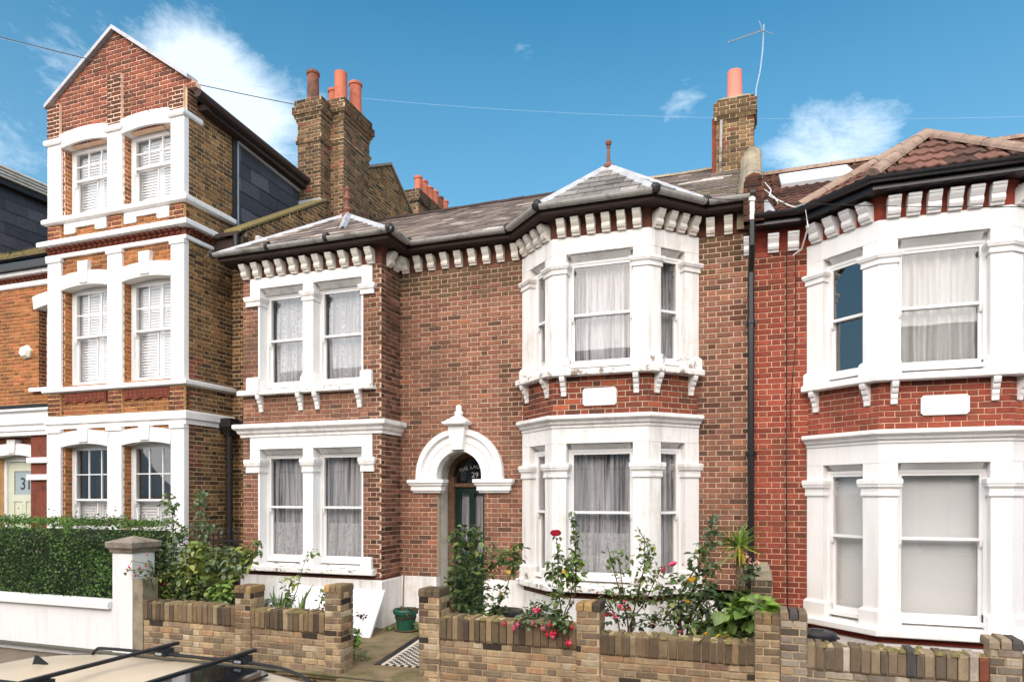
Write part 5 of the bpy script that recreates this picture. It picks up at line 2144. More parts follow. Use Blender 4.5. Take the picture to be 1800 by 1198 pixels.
# rooflight
mb = MB()
nrm = Vector((0, -PIT, 1)).normalized()
q = [Vector((x, y, zr7(y))) for x, y in ((.42, 11.85), (1.52, 11.85), (1.52, 13.15), (.42, 13.15))]
mb.hexa([p for p in q] + [p + nrm * .08 for p in q])
vl = build(mb, 'rooflight', M['velux'], ro27)
mb = MB()
c = sum(q, Vector((0, 0, 0))) / 4
mb.hexa([c + (p - c) * .86 + nrm * .078 for p in q] + [c + (p - c) * .86 + nrm * .086 for p in q])
build(mb, 'pane', M['blind'], vl)
# white aerial cable and loose bracket on the tiles, thin black cables down the wall
mb = MB()
hz = lambda x, y, k=.05: (x, y, zr7(y) + k)
mb.tube([hz(.18, 12.6), hz(.26, 11.6), hz(.22, 11.0), hz(.36, 10.4), hz(.45, 9.95), hz(.52, 9.75), (.62, 9.55, 5.90), (.66, 9.56, 5.6), (.60, 9.84, 5.42), (.50, 9.94, 5.38)], .011, 6)
c_ = build(mb, 'aerial_cable', M['cable_white'])
setp(c_, 'white aerial cable looping down the brown tiles over the black gutter', 'cable')
mb = MB()
mb.tube([hz(.14, 11.9), hz(.24, 11.2), hz(.30, 10.7), hz(.32, 10.3)], .011, 6)
c_ = build(mb, 'aerial_cable', M['cable_white'])
setp(c_, 'short loose white cable end lying on the tiles near the rooflight', 'cable')
mb = MB()
mb.loft([[hz(.10, 9.85, .02), hz(.28, 9.82, .02), hz(.24, 9.95, .03), hz(.12, 10.0, .03)], [hz(.12, 9.9, .10), hz(.20, 9.9, .09), hz(.18, 10.2, .13), hz(.10, 10.2, .12)]])
build(mb, 'lead_flashing', M['lead'], ro27)
for x, w in ((.415, .008), (.53, .006)):
    mb = MB()
    mb.tube([(x, 9.975, 5.44), (x + .004, 9.975, 4.0), (x - .003, 9.975, 2.6), (x + (.03 if w < .007 else .012), 9.975, 1.2), (x + .02, 9.975, .36)] if w > .007 else [(x, 9.975, 5.40), (x + .004, 9.975, 4.2), (x - .06, 9.975, 3.4), (x - .055, 9.975, 3.0)], w, 6)
    c_ = build(mb, 'wall_cable', M['cable_black'])
    setp(c_, 'thick black cable running down the red wall to the ground' if w > .007 else 'thin black cable ending halfway down the red wall', 'cable')

# ------------------------------------------------------------------ garden walls
def soot_wall(p, c):
    c = soft(tuple(x * 1.22 for x in c), .78)
    if p.z > .45 and R.random() < .45:
        f = R.uniform(.5, .8)
        c = tuple(x * f for x in c)
    if p.z < .2 and R.random() < .5:
        c = tuple(a * .6 + b * .4 for a, b in zip(c, rgb(150, 142, 118, .8)))
    return c


PALCOP = [(4, rgb(124, 106, 82, K)), (3, rgb(104, 91, 72, K)), (3, rgb(142, 121, 91, K)), (1.4, rgb(78, 70, 60, K)), (1.4, rgb(156, 136, 106, K))]
PALCOP27 = [(4, rgb(128, 112, 92, K)), (3, rgb(104, 94, 80, K)), (2, rgb(150, 132, 108, K)), (1, rgb(196, 184, 168, K)), (.6, rgb(150, 84, 64, K)), (1, rgb(84, 82, 80, K))]


def garden_wall(name, label, y0, panels, piers, cop=PALCOP, body=PALSTOCK, limit=300):
    """panels: (x0, x1, coping bottom, coping top); piers: (x0, x1, top)"""
    x0 = min(p[0] for p in panels + piers)
    w = thing(name, (x0, y0, -.08), label, 'garden wall', 'low brick garden walls')
    pc, mo = Pieces(), MB()
    th = .225
    for a, b, zc, zt in panels:
        f = Fr(a, y0, 1, 0)
        L = b - a
        lay(pc, mo, f, -.25, zc, lambda z: [(0, L)], body, soot_wall, phase=R.uniform(0, .3))
        mo.box(a + .001, b - .001, y0 + .02, y0 + th, -.25, zc - .002)
        n = round(L / .0765)
        cuts = [0.0]
        for i in range(n):
            cuts.append(cuts[-1] + R.uniform(.8, 1.2))
        cuts = [c * L / cuts[-1] for c in cuts]
        mo.box(a + .001, b - .001, y0 + .001, y0 + th, zc + .001, zt - .016)
        for i in range(n):
            ww = cuts[i + 1] - cuts[i]
            h = zt - zc + R.uniform(-.022, .012)
            c = jitter(pick(cop), .2)
            p = Vector((a + (cuts[i] + cuts[i + 1]) / 2, y0 + .012 + R.uniform(-.009, .007), zc + h / 2))
            pc.add(p, R.uniform(-.05, .05), (ww - R.uniform(.004, .012), .06, h), c, f)
            # the top of the same coping brick
            pc_top.append((w, Vector((p.x, y0 + th / 2 + .02, zt - .012 + (h - (zt - zc)))), (ww - .01, th - .06, .024), c))
    for a, b, zt in piers:
        f = Fr(a, y0 - .02, 1, 0)
        fr_ = Fr(b, y0 - .02, 0, 1)
        D = th + .04
        lay(pc, mo, f, -.25, zt - .075, lambda z: [(0, b - a)], body, soot_wall, phase=R.uniform(0, .3))
        lay(pc, mo, fr_, -.25, zt - .075, lambda z: [(0, D)], body, soot_wall, phase=R.uniform(0, .3))
        mo.box(a + .02, b - .02, y0 + .0, y0 - .02 + D - .01, -.25, zt - .08)
        for i in range(3):
            ww = (b - a + .02) / 3
            h = .085 + R.uniform(-.008, .008)
            pc_top.append((w, Vector((a - .01 + (i + .5) * ww, y0 - .02 + D / 2, zt - .075 + h / 2)), (ww - .008, D + .02, h), jitter(pick(cop + body[:3]), .15)))
    ms = MB()
    for a, b, zc, zt in panels:
        for k in range(int((b - a) * 26)):
            x, y, r = R.uniform(a, b), y0 + R.choice((R.uniform(.0, .05), R.uniform(.0, th))), R.uniform(.012, .045)
            ms.lathe((x, y, zt - .012), [(r * 1.2, -.012), (r, .006), (r * .6, .016), (.003, .02)], 6)
    build(ms, 'moss_cushion', M['moss'], w, kind='stuff')
    wl = build(mo, 'wall_core', M['mortar_wall'], w)
    pc.finish(w, limit=limit - 50)
    return w


pc_top = []
gw1 = garden_wall('garden_wall', 'yellow stock brick garden wall with two piers between the white gate pier and the garden gateway', 7.1,
                  [(-7.84, -6.28, .46, .715), (-6.05, -4.93, .46, .71)], [(-6.28, -6.04, .98), (-4.93, -4.70, 1.05)])
gw2 = garden_wall('garden_wall', 'mossy stock brick garden wall below the rose bushes, from the gateway to the yucca', 7.1,
                  [(-3.39, -1.78, .50, .775), (-1.53, .01, .475, .705)], [(-3.65, -3.39, 1.06), (-1.78, -1.53, 1.0), (.01, .24, .975)])
gw3 = garden_wall('garden_wall', 'grey stock brick garden wall with odd white and red coping bricks before the red house', 7.085,
                  [(.475, 1.96, .49, .735), (2.2, 5.2, .49, .735)], [(.245, .475, 1.03), (1.96, 2.2, .88)],
                  PALCOP27, [(5, rgb(158, 142, 118, K)), (4, rgb(140, 124, 102, K)), (3, rgb(172, 154, 126, K)), (2, rgb(122, 108, 90, K)), (1, rgb(160, 126, 88, K))])
cap_me = []
for k in range(4):
    b_ = MB()
    j = lambda: R.uniform(-.03, .03)
    b_.loft([[(-.5, -.5, -.5), (.5, -.5, -.5), (.5, .5, -.5), (-.5, .5, -.5)], [(-.5 + j() * .3, -.5 + j() * .3, .2), (.5 + j() * .3, -.5, .2), (.5, .5, .2), (-.5, .5, .2)],
             [(-.42 + j(), -.46, .5 + j()), (.42 + j(), -.46, .5 + j()), (.42 + j(), .46, .5 + j()), (-.42 + j(), .46, .5 + j())]])
    me = b_.mesh('brick')
    me.materials.append(M['brick'])
    cap_me.append(me)
for w, p, s, c in pc_top:
    place('coping_brick', R.choice(cap_me), w, p, (0, 0, R.uniform(-.02, .02)), s, c)
mb = MB()
mb.box(-8.02, -7.85, 7.09, 7.34, -.3, 1.0)
build(mb, 'rendered_end', M['cement'], gw1)
bp_ = thing('brick_pier', (.1, 8.4, 0), 'mossy grey brick pier standing alone by the black downpipe and the red wall', 'pier')
pcx, mox = Pieces(), MB()
lay(pcx, mox, Fr(-.03, 8.4, 1, 0), 0, 1.17, lambda z: [(0, .235)], [(4, rgb(112, 100, 84, K)), (3, rgb(88, 78, 66, K)), (2, rgb(136, 120, 100, K))])
mox.box(-.02, .195, 8.42, 9.95, 0, 1.15)
build(mox, 'pier_core', M['mortar_wall'], bp_)
pcx.finish(bp_)
mb = MB()
mb.loft([[(-.035, 8.39, 1.17), (.21, 8.39, 1.17), (.21, 9.95, 1.17), (-.035, 9.95, 1.17)], [(-.01, 8.42, 1.24), (.18, 8.42, 1.24), (.18, 9.95, 1.24), (-.01, 9.95, 1.24)]])
build(mb, 'cement_cap', M['cement'], bp_)

ww_ = thing('garden_wall', (-12, 7.1, 0), 'smooth white rendered wall with a pier and grey stone cap under the hedge', 'garden wall')
mb = MB()
mb.box(-17, -8.392, 7.12, 7.34, -.3, .57)
build(mb, 'wall_panel', M['white'], ww_)
mb = MB()
mb.loft([[(x, 7.06, .57), (x, 7.40, .57), (x, 7.40, .655), (x, 7.07, .665), (x, 7.06, .65)] for x in (-17, -8.45)])
build(mb, 'coping', M['white'], ww_)
mb = MB()
mb.box(-8.39, -8.025, 7.08, 7.45, -.3, 1.36)
build(mb, 'pier', M['white'], ww_)
mb = MB()
cx, cy = -8.21, 7.265
mb.loft([[(cx + x * w, cy + y * w, z) for x, y in ((-1, -1), (1, -1), (1, 1), (-1, 1))] for w, z in ((.205, 1.36), (.215, 1.40), (.245, 1.43), (.25, 1.50), (.235, 1.51), (.02, 1.58))])
build(mb, 'pier_cap', M['stone'], ww_)

# ------------------------------------------------------------------ garden ground
mb = MB()
mb.box(-8.0, -5.5, 7.34, 9.4, -.1, .35)
mb.hexa([(-8.0, 7.33, .0), (-5.2, 7.33, .0), (-5.3, 8.5, .0), (-8.0, 9.4, .0), (-8.0, 7.33, .06), (-5.2, 7.33, .06), (-5.3, 8.5, .06), (-8.0, 9.4, .06)])
mb.v = mb.v[8:]
mb.f = mb.f[:6]
build(mb, 'soil_bed', M['soil'], kind='structure')
mb = MB()
mb.box(-3.35, 3.6, 7.33, 9.95, -.05, .05)
build(mb, 'soil_bed', M['soil'], kind='structure')
PZ0 = lambda y: .0 + (y - 7.2) * .042
mb = MB()
mb.hexa([(-5.6, 7.02, -.06), (-3.36, 7.02, -.06), (-3.36, 10.4, .0), (-5.6, 10.4, .0), (-5.6, 7.02, PZ0(7.02)), (-3.36, 7.02, PZ0(7.02)), (-3.36, 10.4, PZ0(10.4) - .02), (-5.6, 10.4, PZ0(10.4) - .02)])
path = build(mb, 'garden_path', M['concrete'], kind='structure')
eL, eR = ((-4.53, 7.55), (-4.76, 9.9)), ((-3.66, 7.62), (-3.86, 9.9))
tb, tw = MB(), MB()
nx, ny = 17, 46
for i in range(nx):
    for j in range(ny):
        def q(fx, fy):
            a = (eL[0][0] + (eL[1][0] - eL[0][0]) * fy, eL[0][1] + (eL[1][1] - eL[0][1]) * fy)
            b = (eR[0][0] + (eR[1][0] - eR[0][0]) * fy, eR[0][1] + (eR[1][1] - eR[0][1]) * fy)
            return (a[0] + (b[0] - a[0]) * fx, a[1] + (b[1] - a[1]) * fx)
        g = .04
        c4 = [q((i + g) / nx, (j + g) / ny), q((i + 1 - g) / nx, (j + g) / ny), q((i + 1 - g) / nx, (j + 1 - g) / ny), q((i + g) / nx, (j + 1 - g) / ny)]
        m_ = tb if (i in (1,) or (i > 2 and (i + j) % 2)) else tw
        if i == 0: m_ = tb
        h = R.uniform(.006, .009)
        m_.hexa([(p[0], p[1], PZ0(p[1]) - .01) for p in c4] + [(p[0], p[1], PZ0(p[1]) + h) for p in c4])
build(tb, 'path_tile_black', M['tile_black'], path, kind='stuff')
build(tw, 'path_tile_white', M['tile_white'], path, kind='stuff')
mb = MB()
mb.hexa([(-4.68, 6.95, -.12), (-3.62, 6.95, -.12), (-3.62, 7.5, -.1), (-4.68, 7.5, -.1), (-4.68, 6.95, -.035), (-3.62, 6.95, -.035), (-3.62, 7.5, .012), (-4.68, 7.5, .012)])
build(mb, 'gate_threshold', M['concrete'], kind='structure')

# ------------------------------------------------------------------ things standing about the garden
db = thing('door_board', (-6.3, 8.9, .06), 'white panelled door laid on its side against the left bay plinth', 'door')
mb = MB()
dn = Vector((0, -.64, -.49)).normalized() * -1
q = [Vector((-7.3, 8.74, .06)), Vector((-5.31, 8.74, .06)), Vector((-5.33, 9.22, .70)), Vector((-7.3, 9.22, .70))]
n_ = (q[1] - q[0]).cross(q[3] - q[0]).normalized()
if n_.y > 0: n_ = -n_
mb.hexa([p - n_ * .035 for p in q] + [p + n_ * .004 for p in q])
build(mb, 'door_leaf', M['white_board'], db)
for i in range(3):
    for j in range(2):
        mb = MB()
        f = lambda a, b: q[0] + (q[1] - q[0]) * a + (q[3] - q[0]) * b
        a0, a1 = (.06 + i * .31, .06 + i * .31 + .26)
        b0, b1 = (.13 + j * .40, .13 + j * .40 + .32)
        o4 = [f(a0, b0), f(a1, b0), f(a1, b1), f(a0, b1)]
        c = sum(o4, Vector()) / 4
        mb.loft([[p + n_ * .004 for p in o4], [p + n_ * .012 for p in o4], [c + (p - c) * .94 + n_ * .012 for p in o4], [c + (p - c) * .88 + n_ * .006 for p in o4]], cap=True)
        build(mb, 'panel', M['white_board'], db)

ps = thing('polythene_sheet', (-7.5, 9.2, .4), 'crumpled cloudy polythene sheet heaped behind the white door board', 'plastic sheet')
mb = MB()
ap_ = at(486, 1010, 9.25)
base = [at(u, v, y) for u, v, y in ((440, 1060, 9.2), (462, 1052, 9.0), (486, 1050, 8.95), (510, 1052, 9.0), (530, 1060, 9.2), (500, 1050, 9.33), (460, 1050, 9.33))]
mid = [ap_.lerp(b, .5) + Vector((R.uniform(-.04, .04), R.uniform(-.03, .03), R.uniform(-.04, .03))) for b in base]
mb.loft([base, mid, [ap_ + (b - ap_) * .06 for b in base]])
build(mb, 'folded_sheet', M['sheet'], ps)

gp = thing('plant_pot', (-5.04, 9.34, .09), 'dark green plastic pot with dead stalks and a tall cane in the wall corner', 'plant pot')
mb = MB()
mb.lathe((-5.04, 9.34, .09), [(.125, 0), (.13, .01), (.165, .24), (.168, .245), (.19, .25), (.195, .30), (.185, .32), (.17, .315), (.165, .27)], 26)
build(mb, 'pot', M['pot_green'], gp, smooth=False)
mb = MB()
mb.lathe((-5.04, 9.34, .30), [(.001, 0), (.166, .0), (.166, -.03), (.001, -.03)], 20)
build(mb, 'compost', M['soil'], gp)
mb = MB()
mb.lathe((-5.02, 9.36, .082), [(.02, 0), (.17, .0), (.19, .02), (.165, .012)], 22)
build(mb, 'saucer', M['cement'], gp)
mb = MB()
mb.tube([(-5.10, 9.36, .28), (-5.12, 9.42, .8), (-5.13, 9.5, 1.32)], .011, 6)
build(mb, 'cane', M['cane'], gp)
mb = MB()
for k in range(16):
    a = R.uniform(0, 6.3)
    r = R.uniform(.03, .14)
    p0 = Vector((-5.02 + .05 * math.cos(a), 9.34 + .05 * math.sin(a), .30))
    p1 = p0 + Vector((r * math.cos(a), r * math.sin(a), R.uniform(.06, .16)))
    p2 = p1 + Vector((r * .5 * math.cos(a + .6), r * .5 * math.sin(a + .6), R.uniform(-.08, .0)))
    mb.tube([p0, p1, p2], [.008, .012, .003], 5)
build(mb, 'dead_stalk', M['stem_brown'], gp, kind='stuff')


def dustbin(label, x, y, zt, r, m, lid_m, tilt=0.0):
    b = thing('dustbin', (x, y, .05), label, 'dustbin', 'lidded dustbins behind the walls')
    mb = MB()
    mb.lathe((x, y, .05), [(r * .78, 0), (r * .8, .02), (r * .92, zt - .14), (r * .95, zt - .1)], 22)
    build(mb, 'bin_body', m, b)
    mb = MB()
    mb.lathe((x, y, zt), [(r * 1.0, -.075), (r * 1.03, -.03), (r * 1.02, -.005), (r * .93, .012), (r * .9, .004), (r * .3, .022), (.02, .026)], 26)
    o = build(mb, 'lid', lid_m, b)
    mb = MB()
    mb.tube([(x - .06, y, zt + .02), (x - .05, y, zt + .03), (x + .05, y, zt + .03), (x + .06, y, zt + .02)], .011, 6)
    for sg in (-1, 1):
        mb.box(x + sg * r * 1.02 - .02, x + sg * r * 1.02 + .02, y - .035, y + .035, zt - .06, zt - .04)
    build(mb, 'lid_handle', lid_m, b)
    return b


p = at(890, 1072, 8.0)
dustbin('black lidded dustbin beside the bushy rose at the doorway', p.x, 8.0, p.z, .215, M['bin_black'], M['bin_black'])
p = at(940, 1083, 7.8)
dustbin('grey lidded dustbin half covered by red fuchsia', p.x, 7.8, p.z, .24, M['bin_grey'], M['bin_grey'])
p = at(1437, 1110, 8.0)
dustbin('black dustbin under the white bay sill of the red house', p.x, 8.0, p.z, .19, M['bin_black'], M['bin_black'])

rl_ = thing('iron_railing', (-8.4, 9.15, 0), 'black spiked iron railing closing the gap between the tall house and the middle house', 'railing')
for i in range(8):
    x = -8.78 + i * .105
    mb = MB()
    h = 1.56 - (.04 if i % 2 else 0)
    mb.tube([(x, 9.15, 0), (x, 9.15, h)], .011, 6)
    mb.lathe((x, 9.15, h), [(.011, -.01), (.022, .0), (.014, .04), (.002, .09)], 6)
    build(mb, 'bar', M['iron_dark'], rl_)
mb = MB()
for z in (.25, 1.38):
    mb.box(-8.82, -8.0, 9.138, 9.162, z, z + .03)
build(mb, 'rail', M['iron_dark'], rl_)


# ------------------------------------------------------------------ planting
def leaf_mesh(name, w=.36, fold=.10, curl=.12, pts=5):
    mb = MB()
    ys = [i / (pts - 1) for i in range(pts)]
    prof = [math.sin(math.pi * (y ** .8)) ** .8 * w if 0 < y < 1 else .0 for y in ys]
    L, C, Rr = [], [], []
    for y, p in zip(ys, prof):
        z = -curl * y * y
        p = max(p, .012)
        L.append((-p, y, z + fold * p / w))
        C.append((0, y, z))
        Rr.append((p, y, z + fold * p / w))
    a, b, c = mb.add(L), mb.add(C), mb.add(Rr)
    for i in range(pts - 1):
        mb.f += [(a + i, b + i, b + i + 1, a + i + 1), (b + i, c + i, c + i + 1, b + i + 1)]
    me = mb.mesh(name, smooth=True, recalc=False)
    me.materials.append(M['leaf'])
    return mb, me


LEAF = [leaf_mesh('leaf', .34, .10, .15, 5), leaf_mesh('leaf', .28, .14, .3, 5), leaf_mesh('leaf', .38, .06, .05, 5)]
BIG = [leaf_mesh('leaf', .50, .12, .25, 6), leaf_mesh('leaf', .46, .16, .4, 6)]
BLADE = [leaf_mesh('leaf', .055, .04, .10, 6), leaf_mesh('leaf', .05, .05, .35, 6)]


class Leaves:
    def __init__(self, kinds=LEAF):
        self.k, self.items = kinds, []

    def add(self, p, size, col, rot=None):
        if rot is None:
            rot = Matrix.Rotation(R.uniform(0, 6.283), 3, 'Z') @ Matrix.Rotation(R.uniform(-1.1, .5), 3, 'X') @ Matrix.Rotation(R.uniform(-.6, .6), 3, 'Y')
        self.items.append((Vector(p), size, col, rot, R.randrange(len(self.k))))

    def finish(self, parent, limit=300):
        self.items.sort(key=lambda q: -q[1] / max(.5, (q[0] - Vector((0, 0, CH))).length))
        rest = MB()
        for i, (p, s, c, rot, k) in enumerate(self.items):
            if i < limit:
                o = bpy.data.objects.new('leaf', self.k[k][1])
                COL.objects.link(o)
                o.parent = parent
                o.location = p - ORG[parent]
                o.rotation_euler = rot.to_euler()
                o.scale = (s, s, s)
                o.color = (*c, 1)
                ORG[o] = ORG[parent]
            else:
                rest.cur = c
                j = rest.add([p + rot @ (Vector(v) * s) for v in self.k[k][0].v])
                rest.f += [tuple(j + q for q in f) for f in self.k[k][0].f]
        if rest.v:
            build(rest, 'foliage', M['leaf_run'], parent, kind='stuff', recalc=False, smooth=True)


G_DARK = [(4, (.072, .115, .042)), (3, (.100, .150, .052)), (2, (.048, .080, .030)), (1, (.15, .19, .06))]
G_MID = [(4, (.13, .195, .062)), (3, (.17, .24, .075)), (2, (.080, .125, .045)), (1, (.26, .28, .08))]
G_BLUE = [(4, (.120, .170, .090)), (3, (.160, .215, .115)), (2, (.080, .120, .065))]
G_YEL = [(4, (.26, .30, .06)), (3, (.19, .24, .05)), (2, (.34, .34, .075)), (1, (.10, .15, .04))]
G_BRT = [(4, (.20, .32, .07)), (3, (.26, .38, .08)), (2, (.14, .22, .055))]
G_AUT = [(1, (.55, .36, .03))]


def spline(pts, n=5):
    P = [Vector(p) for p in pts]
    out = []
    for i in range(len(P) - 1):
        a, b, c, d = P[max(i - 1, 0)], P[i], P[i + 1], P[min(i + 2, len(P) - 1)]
        for k in range(n):
            t = k / n
            out.append(.5 * ((2 * b) + (c - a) * t + (2 * a - 5 * b + 4 * c - d) * t * t + (3 * b - a - 3 * c + d) * t ** 3))
    out.append(P[-1])
    return out


def stem(parent, pts, r=.009, m='stem_green'):
    pts = spline(pts)
    mb = MB()
    n = len(pts)
    mb.tube(pts, [r * (1 - .6 * i / (n - 1)) for i in range(n)], 6)
    build(mb, 'stem', M[m], parent)
    return pts


def sprout(lv, pts, n, size, pal, start=.25, out=.05):
    for i in range(int(n * 1.25)):
        f = start + (1 - start) * R.random()
        x = f * (len(pts) - 1)
        k = min(int(x), len(pts) - 2)
        p = pts[k].lerp(pts[k + 1], x - k) + Vector((R.uniform(-out, out), R.uniform(-out, out), R.uniform(-out * .6, out * .6)))
        lv.add(p, size * 1.25 * R.uniform(.65, 1.2), jitter(pick(pal), .25))


def clump(lv, u, v, ru, rv, Y, n, size, pal, dY=.22):
    for i in range(int(n * 1.35)):
        a, r = R.uniform(0, 6.283), math.sqrt(R.random())
        lv.add(at(u + ru * r * math.cos(a), v + rv * r * math.sin(a), Y + R.uniform(-dY, dY)), size * 1.25 * R.uniform(.6, 1.25), jitter(pick(pal), .28))


def rose_mesh(m, r=.03):
    mb = MB()
    for ring, (n, tilt, k) in enumerate(((5, 1.15, 1.0), (5, .7, .86), (4, .35, .66), (3, .12, .45))):
        for i in range(n):
            a = 2 * math.pi * i / n + ring * .7
            rad = lambda f, s, zz: (r * k * (f * math.sin(tilt + .2) * math.cos(a) - s * math.sin(a)), r * k * (f * math.sin(tilt + .2) * math.sin(a) + s * math.cos(a)), r * k * zz)
            j = mb.add([rad(.1, -.15, 0), rad(.1, .15, 0), rad(.75, -.6, .55 * math.cos(tilt) + .3), rad(.75, .6, .55 * math.cos(tilt) + .3), rad(1.05, -.4, .8 * math.cos(tilt) + .35), rad(1.05, .4, .8 * math.cos(tilt) + .35)])
            mb.f += [(j, j + 1, j + 3, j + 2), (j + 2, j + 3, j + 5, j + 4)]
    me = mb.mesh('flower', recalc=False)
    me.materials.append(m)
    return me


def drop_mesh(m):
    mb = MB()
    mb.lathe((0, 0, 0), [(.003, 0), (.006, -.008), (.005, -.022), (.018, -.032), (.012, -.05), (.002, -.058)], 6)
    me = mb.mesh('flower')
    me.materials.append(m)
    return me


ROSE_R, ROSE_P, ROSE_A, ROSE_Y = (rose_mesh(M[k]) for k in ('petal_red', 'petal_pink', 'petal_apricot', 'petal_yellow'))
DROP = drop_mesh(M['petal_red'])
DROPP = drop_mesh(M['petal_pink'])


def bloom(parent, me, u, v, Y, s=1.0, face=True):
    rot = (R.uniform(.5, 1.1) if face else 0, R.uniform(-.3, .3), R.uniform(0, 6)) if face else (R.uniform(-.2, .2), R.uniform(-.2, .2), 0)
    place('flower', me, parent, at(u, v, Y), rot, (s, s, s))


def A(seq, Y):
    return [at(q[0], q[1], q[2] if len(q) > 2 else Y + R.uniform(-.06, .06)) for q in seq]


ROSES = 'rose bushes in the front garden'


def plant(name, label, u, v, Y, cat='rose bush', group=None):
    p = at(u, v, Y)
    return thing(name, (p.x, Y, .06), label, cat, group)


def from_soil(pts, Y):
    b = pts[0]
    return [Vector((b.x, b.y, .05))] + pts


# left of the house: tall rose, second tall rose, fuchsia, big shrub
Y = 7.62
t = plant('rose_bush', 'tall thin rose rising in front of the white pilaster and shuttered window', 303, 1050, Y, 'rose bush', ROSES)
lv = Leaves()
for seq in ([(302, 1050), (305, 980), (304, 920), (300, 890), (290, 868)], [(306, 1050), (308, 1000), (311, 950), (318, 935)], [(298, 1050), (296, 1000), (292, 950)]):
    pts = stem(t, from_soil(A(seq, Y), Y), .010)
    sprout(lv, pts, 30, .06, G_MID + G_BLUE, .45, .07)
clump(lv, 296, 885, 16, 18, Y, 36, .062, G_BLUE + G_MID, .1)
clump(lv, 300, 965, 22, 30, Y, 60, .055, G_BLUE, .15)
lv.finish(t)
t = plant('rose_bush', 'tall grey green rose against the brick flank of the tall house', 348, 1050, Y + .1, 'rose bush', ROSES)
lv = Leaves()
for seq in ([(346, 1050), (350, 960), (352, 910), (346, 866)], [(350, 1050), (358, 970), (366, 925), (380, 930)], [(344, 1050), (342, 960), (338, 925)]):
    pts = stem(t, from_soil(A(seq, Y + .1), Y), .010)
    sprout(lv, pts, 26, .062, G_BLUE, .45, .08)
clump(lv, 352, 880, 14, 22, Y + .1, 40, .062, G_BLUE, .1)
clump(lv, 352, 930, 30, 14, Y + .1, 56, .06, G_BLUE, .12)
lv.finish(t)
t = plant('fuchsia', 'arching fuchsia with small red flowers spilling over beside the white pier', 268, 1040, Y - .2, 'fuchsia')
lv = Leaves()
for seq in ([(275, 1050), (268, 1000), (256, 990, 7.1), (230, 986, 6.98)], [(275, 1050), (270, 1010), (250, 1000, 7.05), (222, 1003, 6.95)], [(278, 1050), (280, 980), (272, 962)], [(272, 1050), (264, 1018, 7.1), (244, 1012, 7.0)]):
    pts = stem(t, from_soil(A(seq, Y - .2), Y), .007, 'stem_brown')
    sprout(lv, pts, 24, .042, G_BLUE + G_MID, .5, .05)
clump(lv, 278, 990, 24, 26, Y - .1, 130, .044, G_BLUE, .15)
clump(lv, 258, 1012, 16, 7, Y - .15, 14, .075, [(1, (.32, .38, .12))], .06)
lv.finish(t)
for u, v in ((226, 992), (229, 996), (238, 1007), (259, 970), (262, 974), (266, 981), (257, 990), (246, 994), (290, 1022), (224, 998), (268, 978)):
    bloom(t, DROP if R.random() < .6 else DROPP, u, v, 7.02 if u < 262 else Y - .2, .85, False)
t = plant('garden_shrub', 'dense yellow green leafy shrub filling the bed behind the left garden wall', 370, 1050, Y, 'shrub')
lv = Leaves()
for seq in ([(370, 1060), (365, 1010), (352, 965)], [(375, 1060), (390, 1000), (400, 965)], [(385, 1060), (420, 1010), (445, 975), (457, 950)], [(345, 1060), (330, 1010), (322, 985)], [(395, 1060), (405, 1020), (415, 985)]):
    pts = stem(t, from_soil(A(seq, Y), Y), .011, 'stem_brown')
    sprout(lv, pts, 20, .075, G_YEL, .4, .07)
clump(lv, 350, 990, 36, 40, Y, 270, .078, G_YEL + G_MID, .2)
clump(lv, 395, 985, 40, 26, Y - .05, 170, .068, G_BLUE, .2)
clump(lv, 424, 985, 22, 26, Y, 80, .08, G_YEL, .15)
clump(lv, 385, 1038, 24, 22, Y - .18, 70, .08, G_BRT, .08)
clump(lv, 310, 1028, 46, 32, Y - .1, 260, .068, G_DARK + G_MID + G_YEL, .15)
clump(lv, 360, 1040, 62, 22, Y - .08, 220, .06, G_DARK, .14)
clump(lv, 452, 962, 10, 14, Y, 16, .062, G_MID, .06)
lv.finish(t)

# behind the small wall: sword leaves, thin rose, geranium
t = plant('iris_clump', 'clump of upright sword leaves above the left wall coping', 495, 1070, 7.5, 'iris')
lv = Leaves(BLADE)
for bu, tips in ((498, ((463, 1034), (470, 1040), (480, 1041), (488, 1044), (494, 1040), (505, 1036), (508, 1042), (515, 1050), (500, 1032), (520, 1044))), (526, ((546, 1026), (543, 1034), (530, 1044), (522, 1048), (536, 1038)))):
    for tu, tv in tips:
        b, e = at(bu + R.uniform(-8, 8), 1085, 7.5 + R.uniform(-.06, .06)), at(tu, tv, 7.5 + R.uniform(-.1, .1))
        d = (e - b)
        L = d.length
        yax = d.normalized()
        zax = Vector((R.uniform(-.4, .4), -1, R.uniform(0, .3)))
        xax = yax.cross(zax).normalized()
        lv.add(b, L, jitter(pick(G_MID), .2), Matrix((xax, yax, xax.cross(yax))).transposed())
clump_l = lv
lv.finish(t)
lv = Leaves()
clump(lv, 485, 1062, 34, 12, 7.5, 70, .045, G_DARK + G_BLUE, .1)
lv.finish(t)
t = plant('rose_bush', 'spindly rose stem in front of the left bay sill', 515, 1065, 7.55, 'rose bush', ROSES)
lv = Leaves()
for seq in ([(512, 1070), (522, 1035), (530, 1005), (538, 982), (552, 968)], [(508, 1070), (510, 1045), (500, 1030)], [(560, 1075), (566, 1050), (571, 1032)]):
    pts = stem(t, from_soil(A(seq, 7.55), 7.55), .007)
    sprout(lv, pts, 11, .062, G_MID, .45, .05)
clump(lv, 553, 970, 7, 6, 7.55, 9, .055, G_BRT, .04)
clump(lv, 512, 1022, 16, 9, 7.55, 18, .06, G_YEL, .05)
lv.finish(t)
t = plant('geranium', 'small red geranium on the wall coping beside the tall gateway pier', 566, 1072, 7.35, 'geranium')
lv = Leaves()
clump(lv, 556, 1073, 24, 6, 7.36, 34, .05, G_MID + G_DARK, .06)
lv.finish(t)
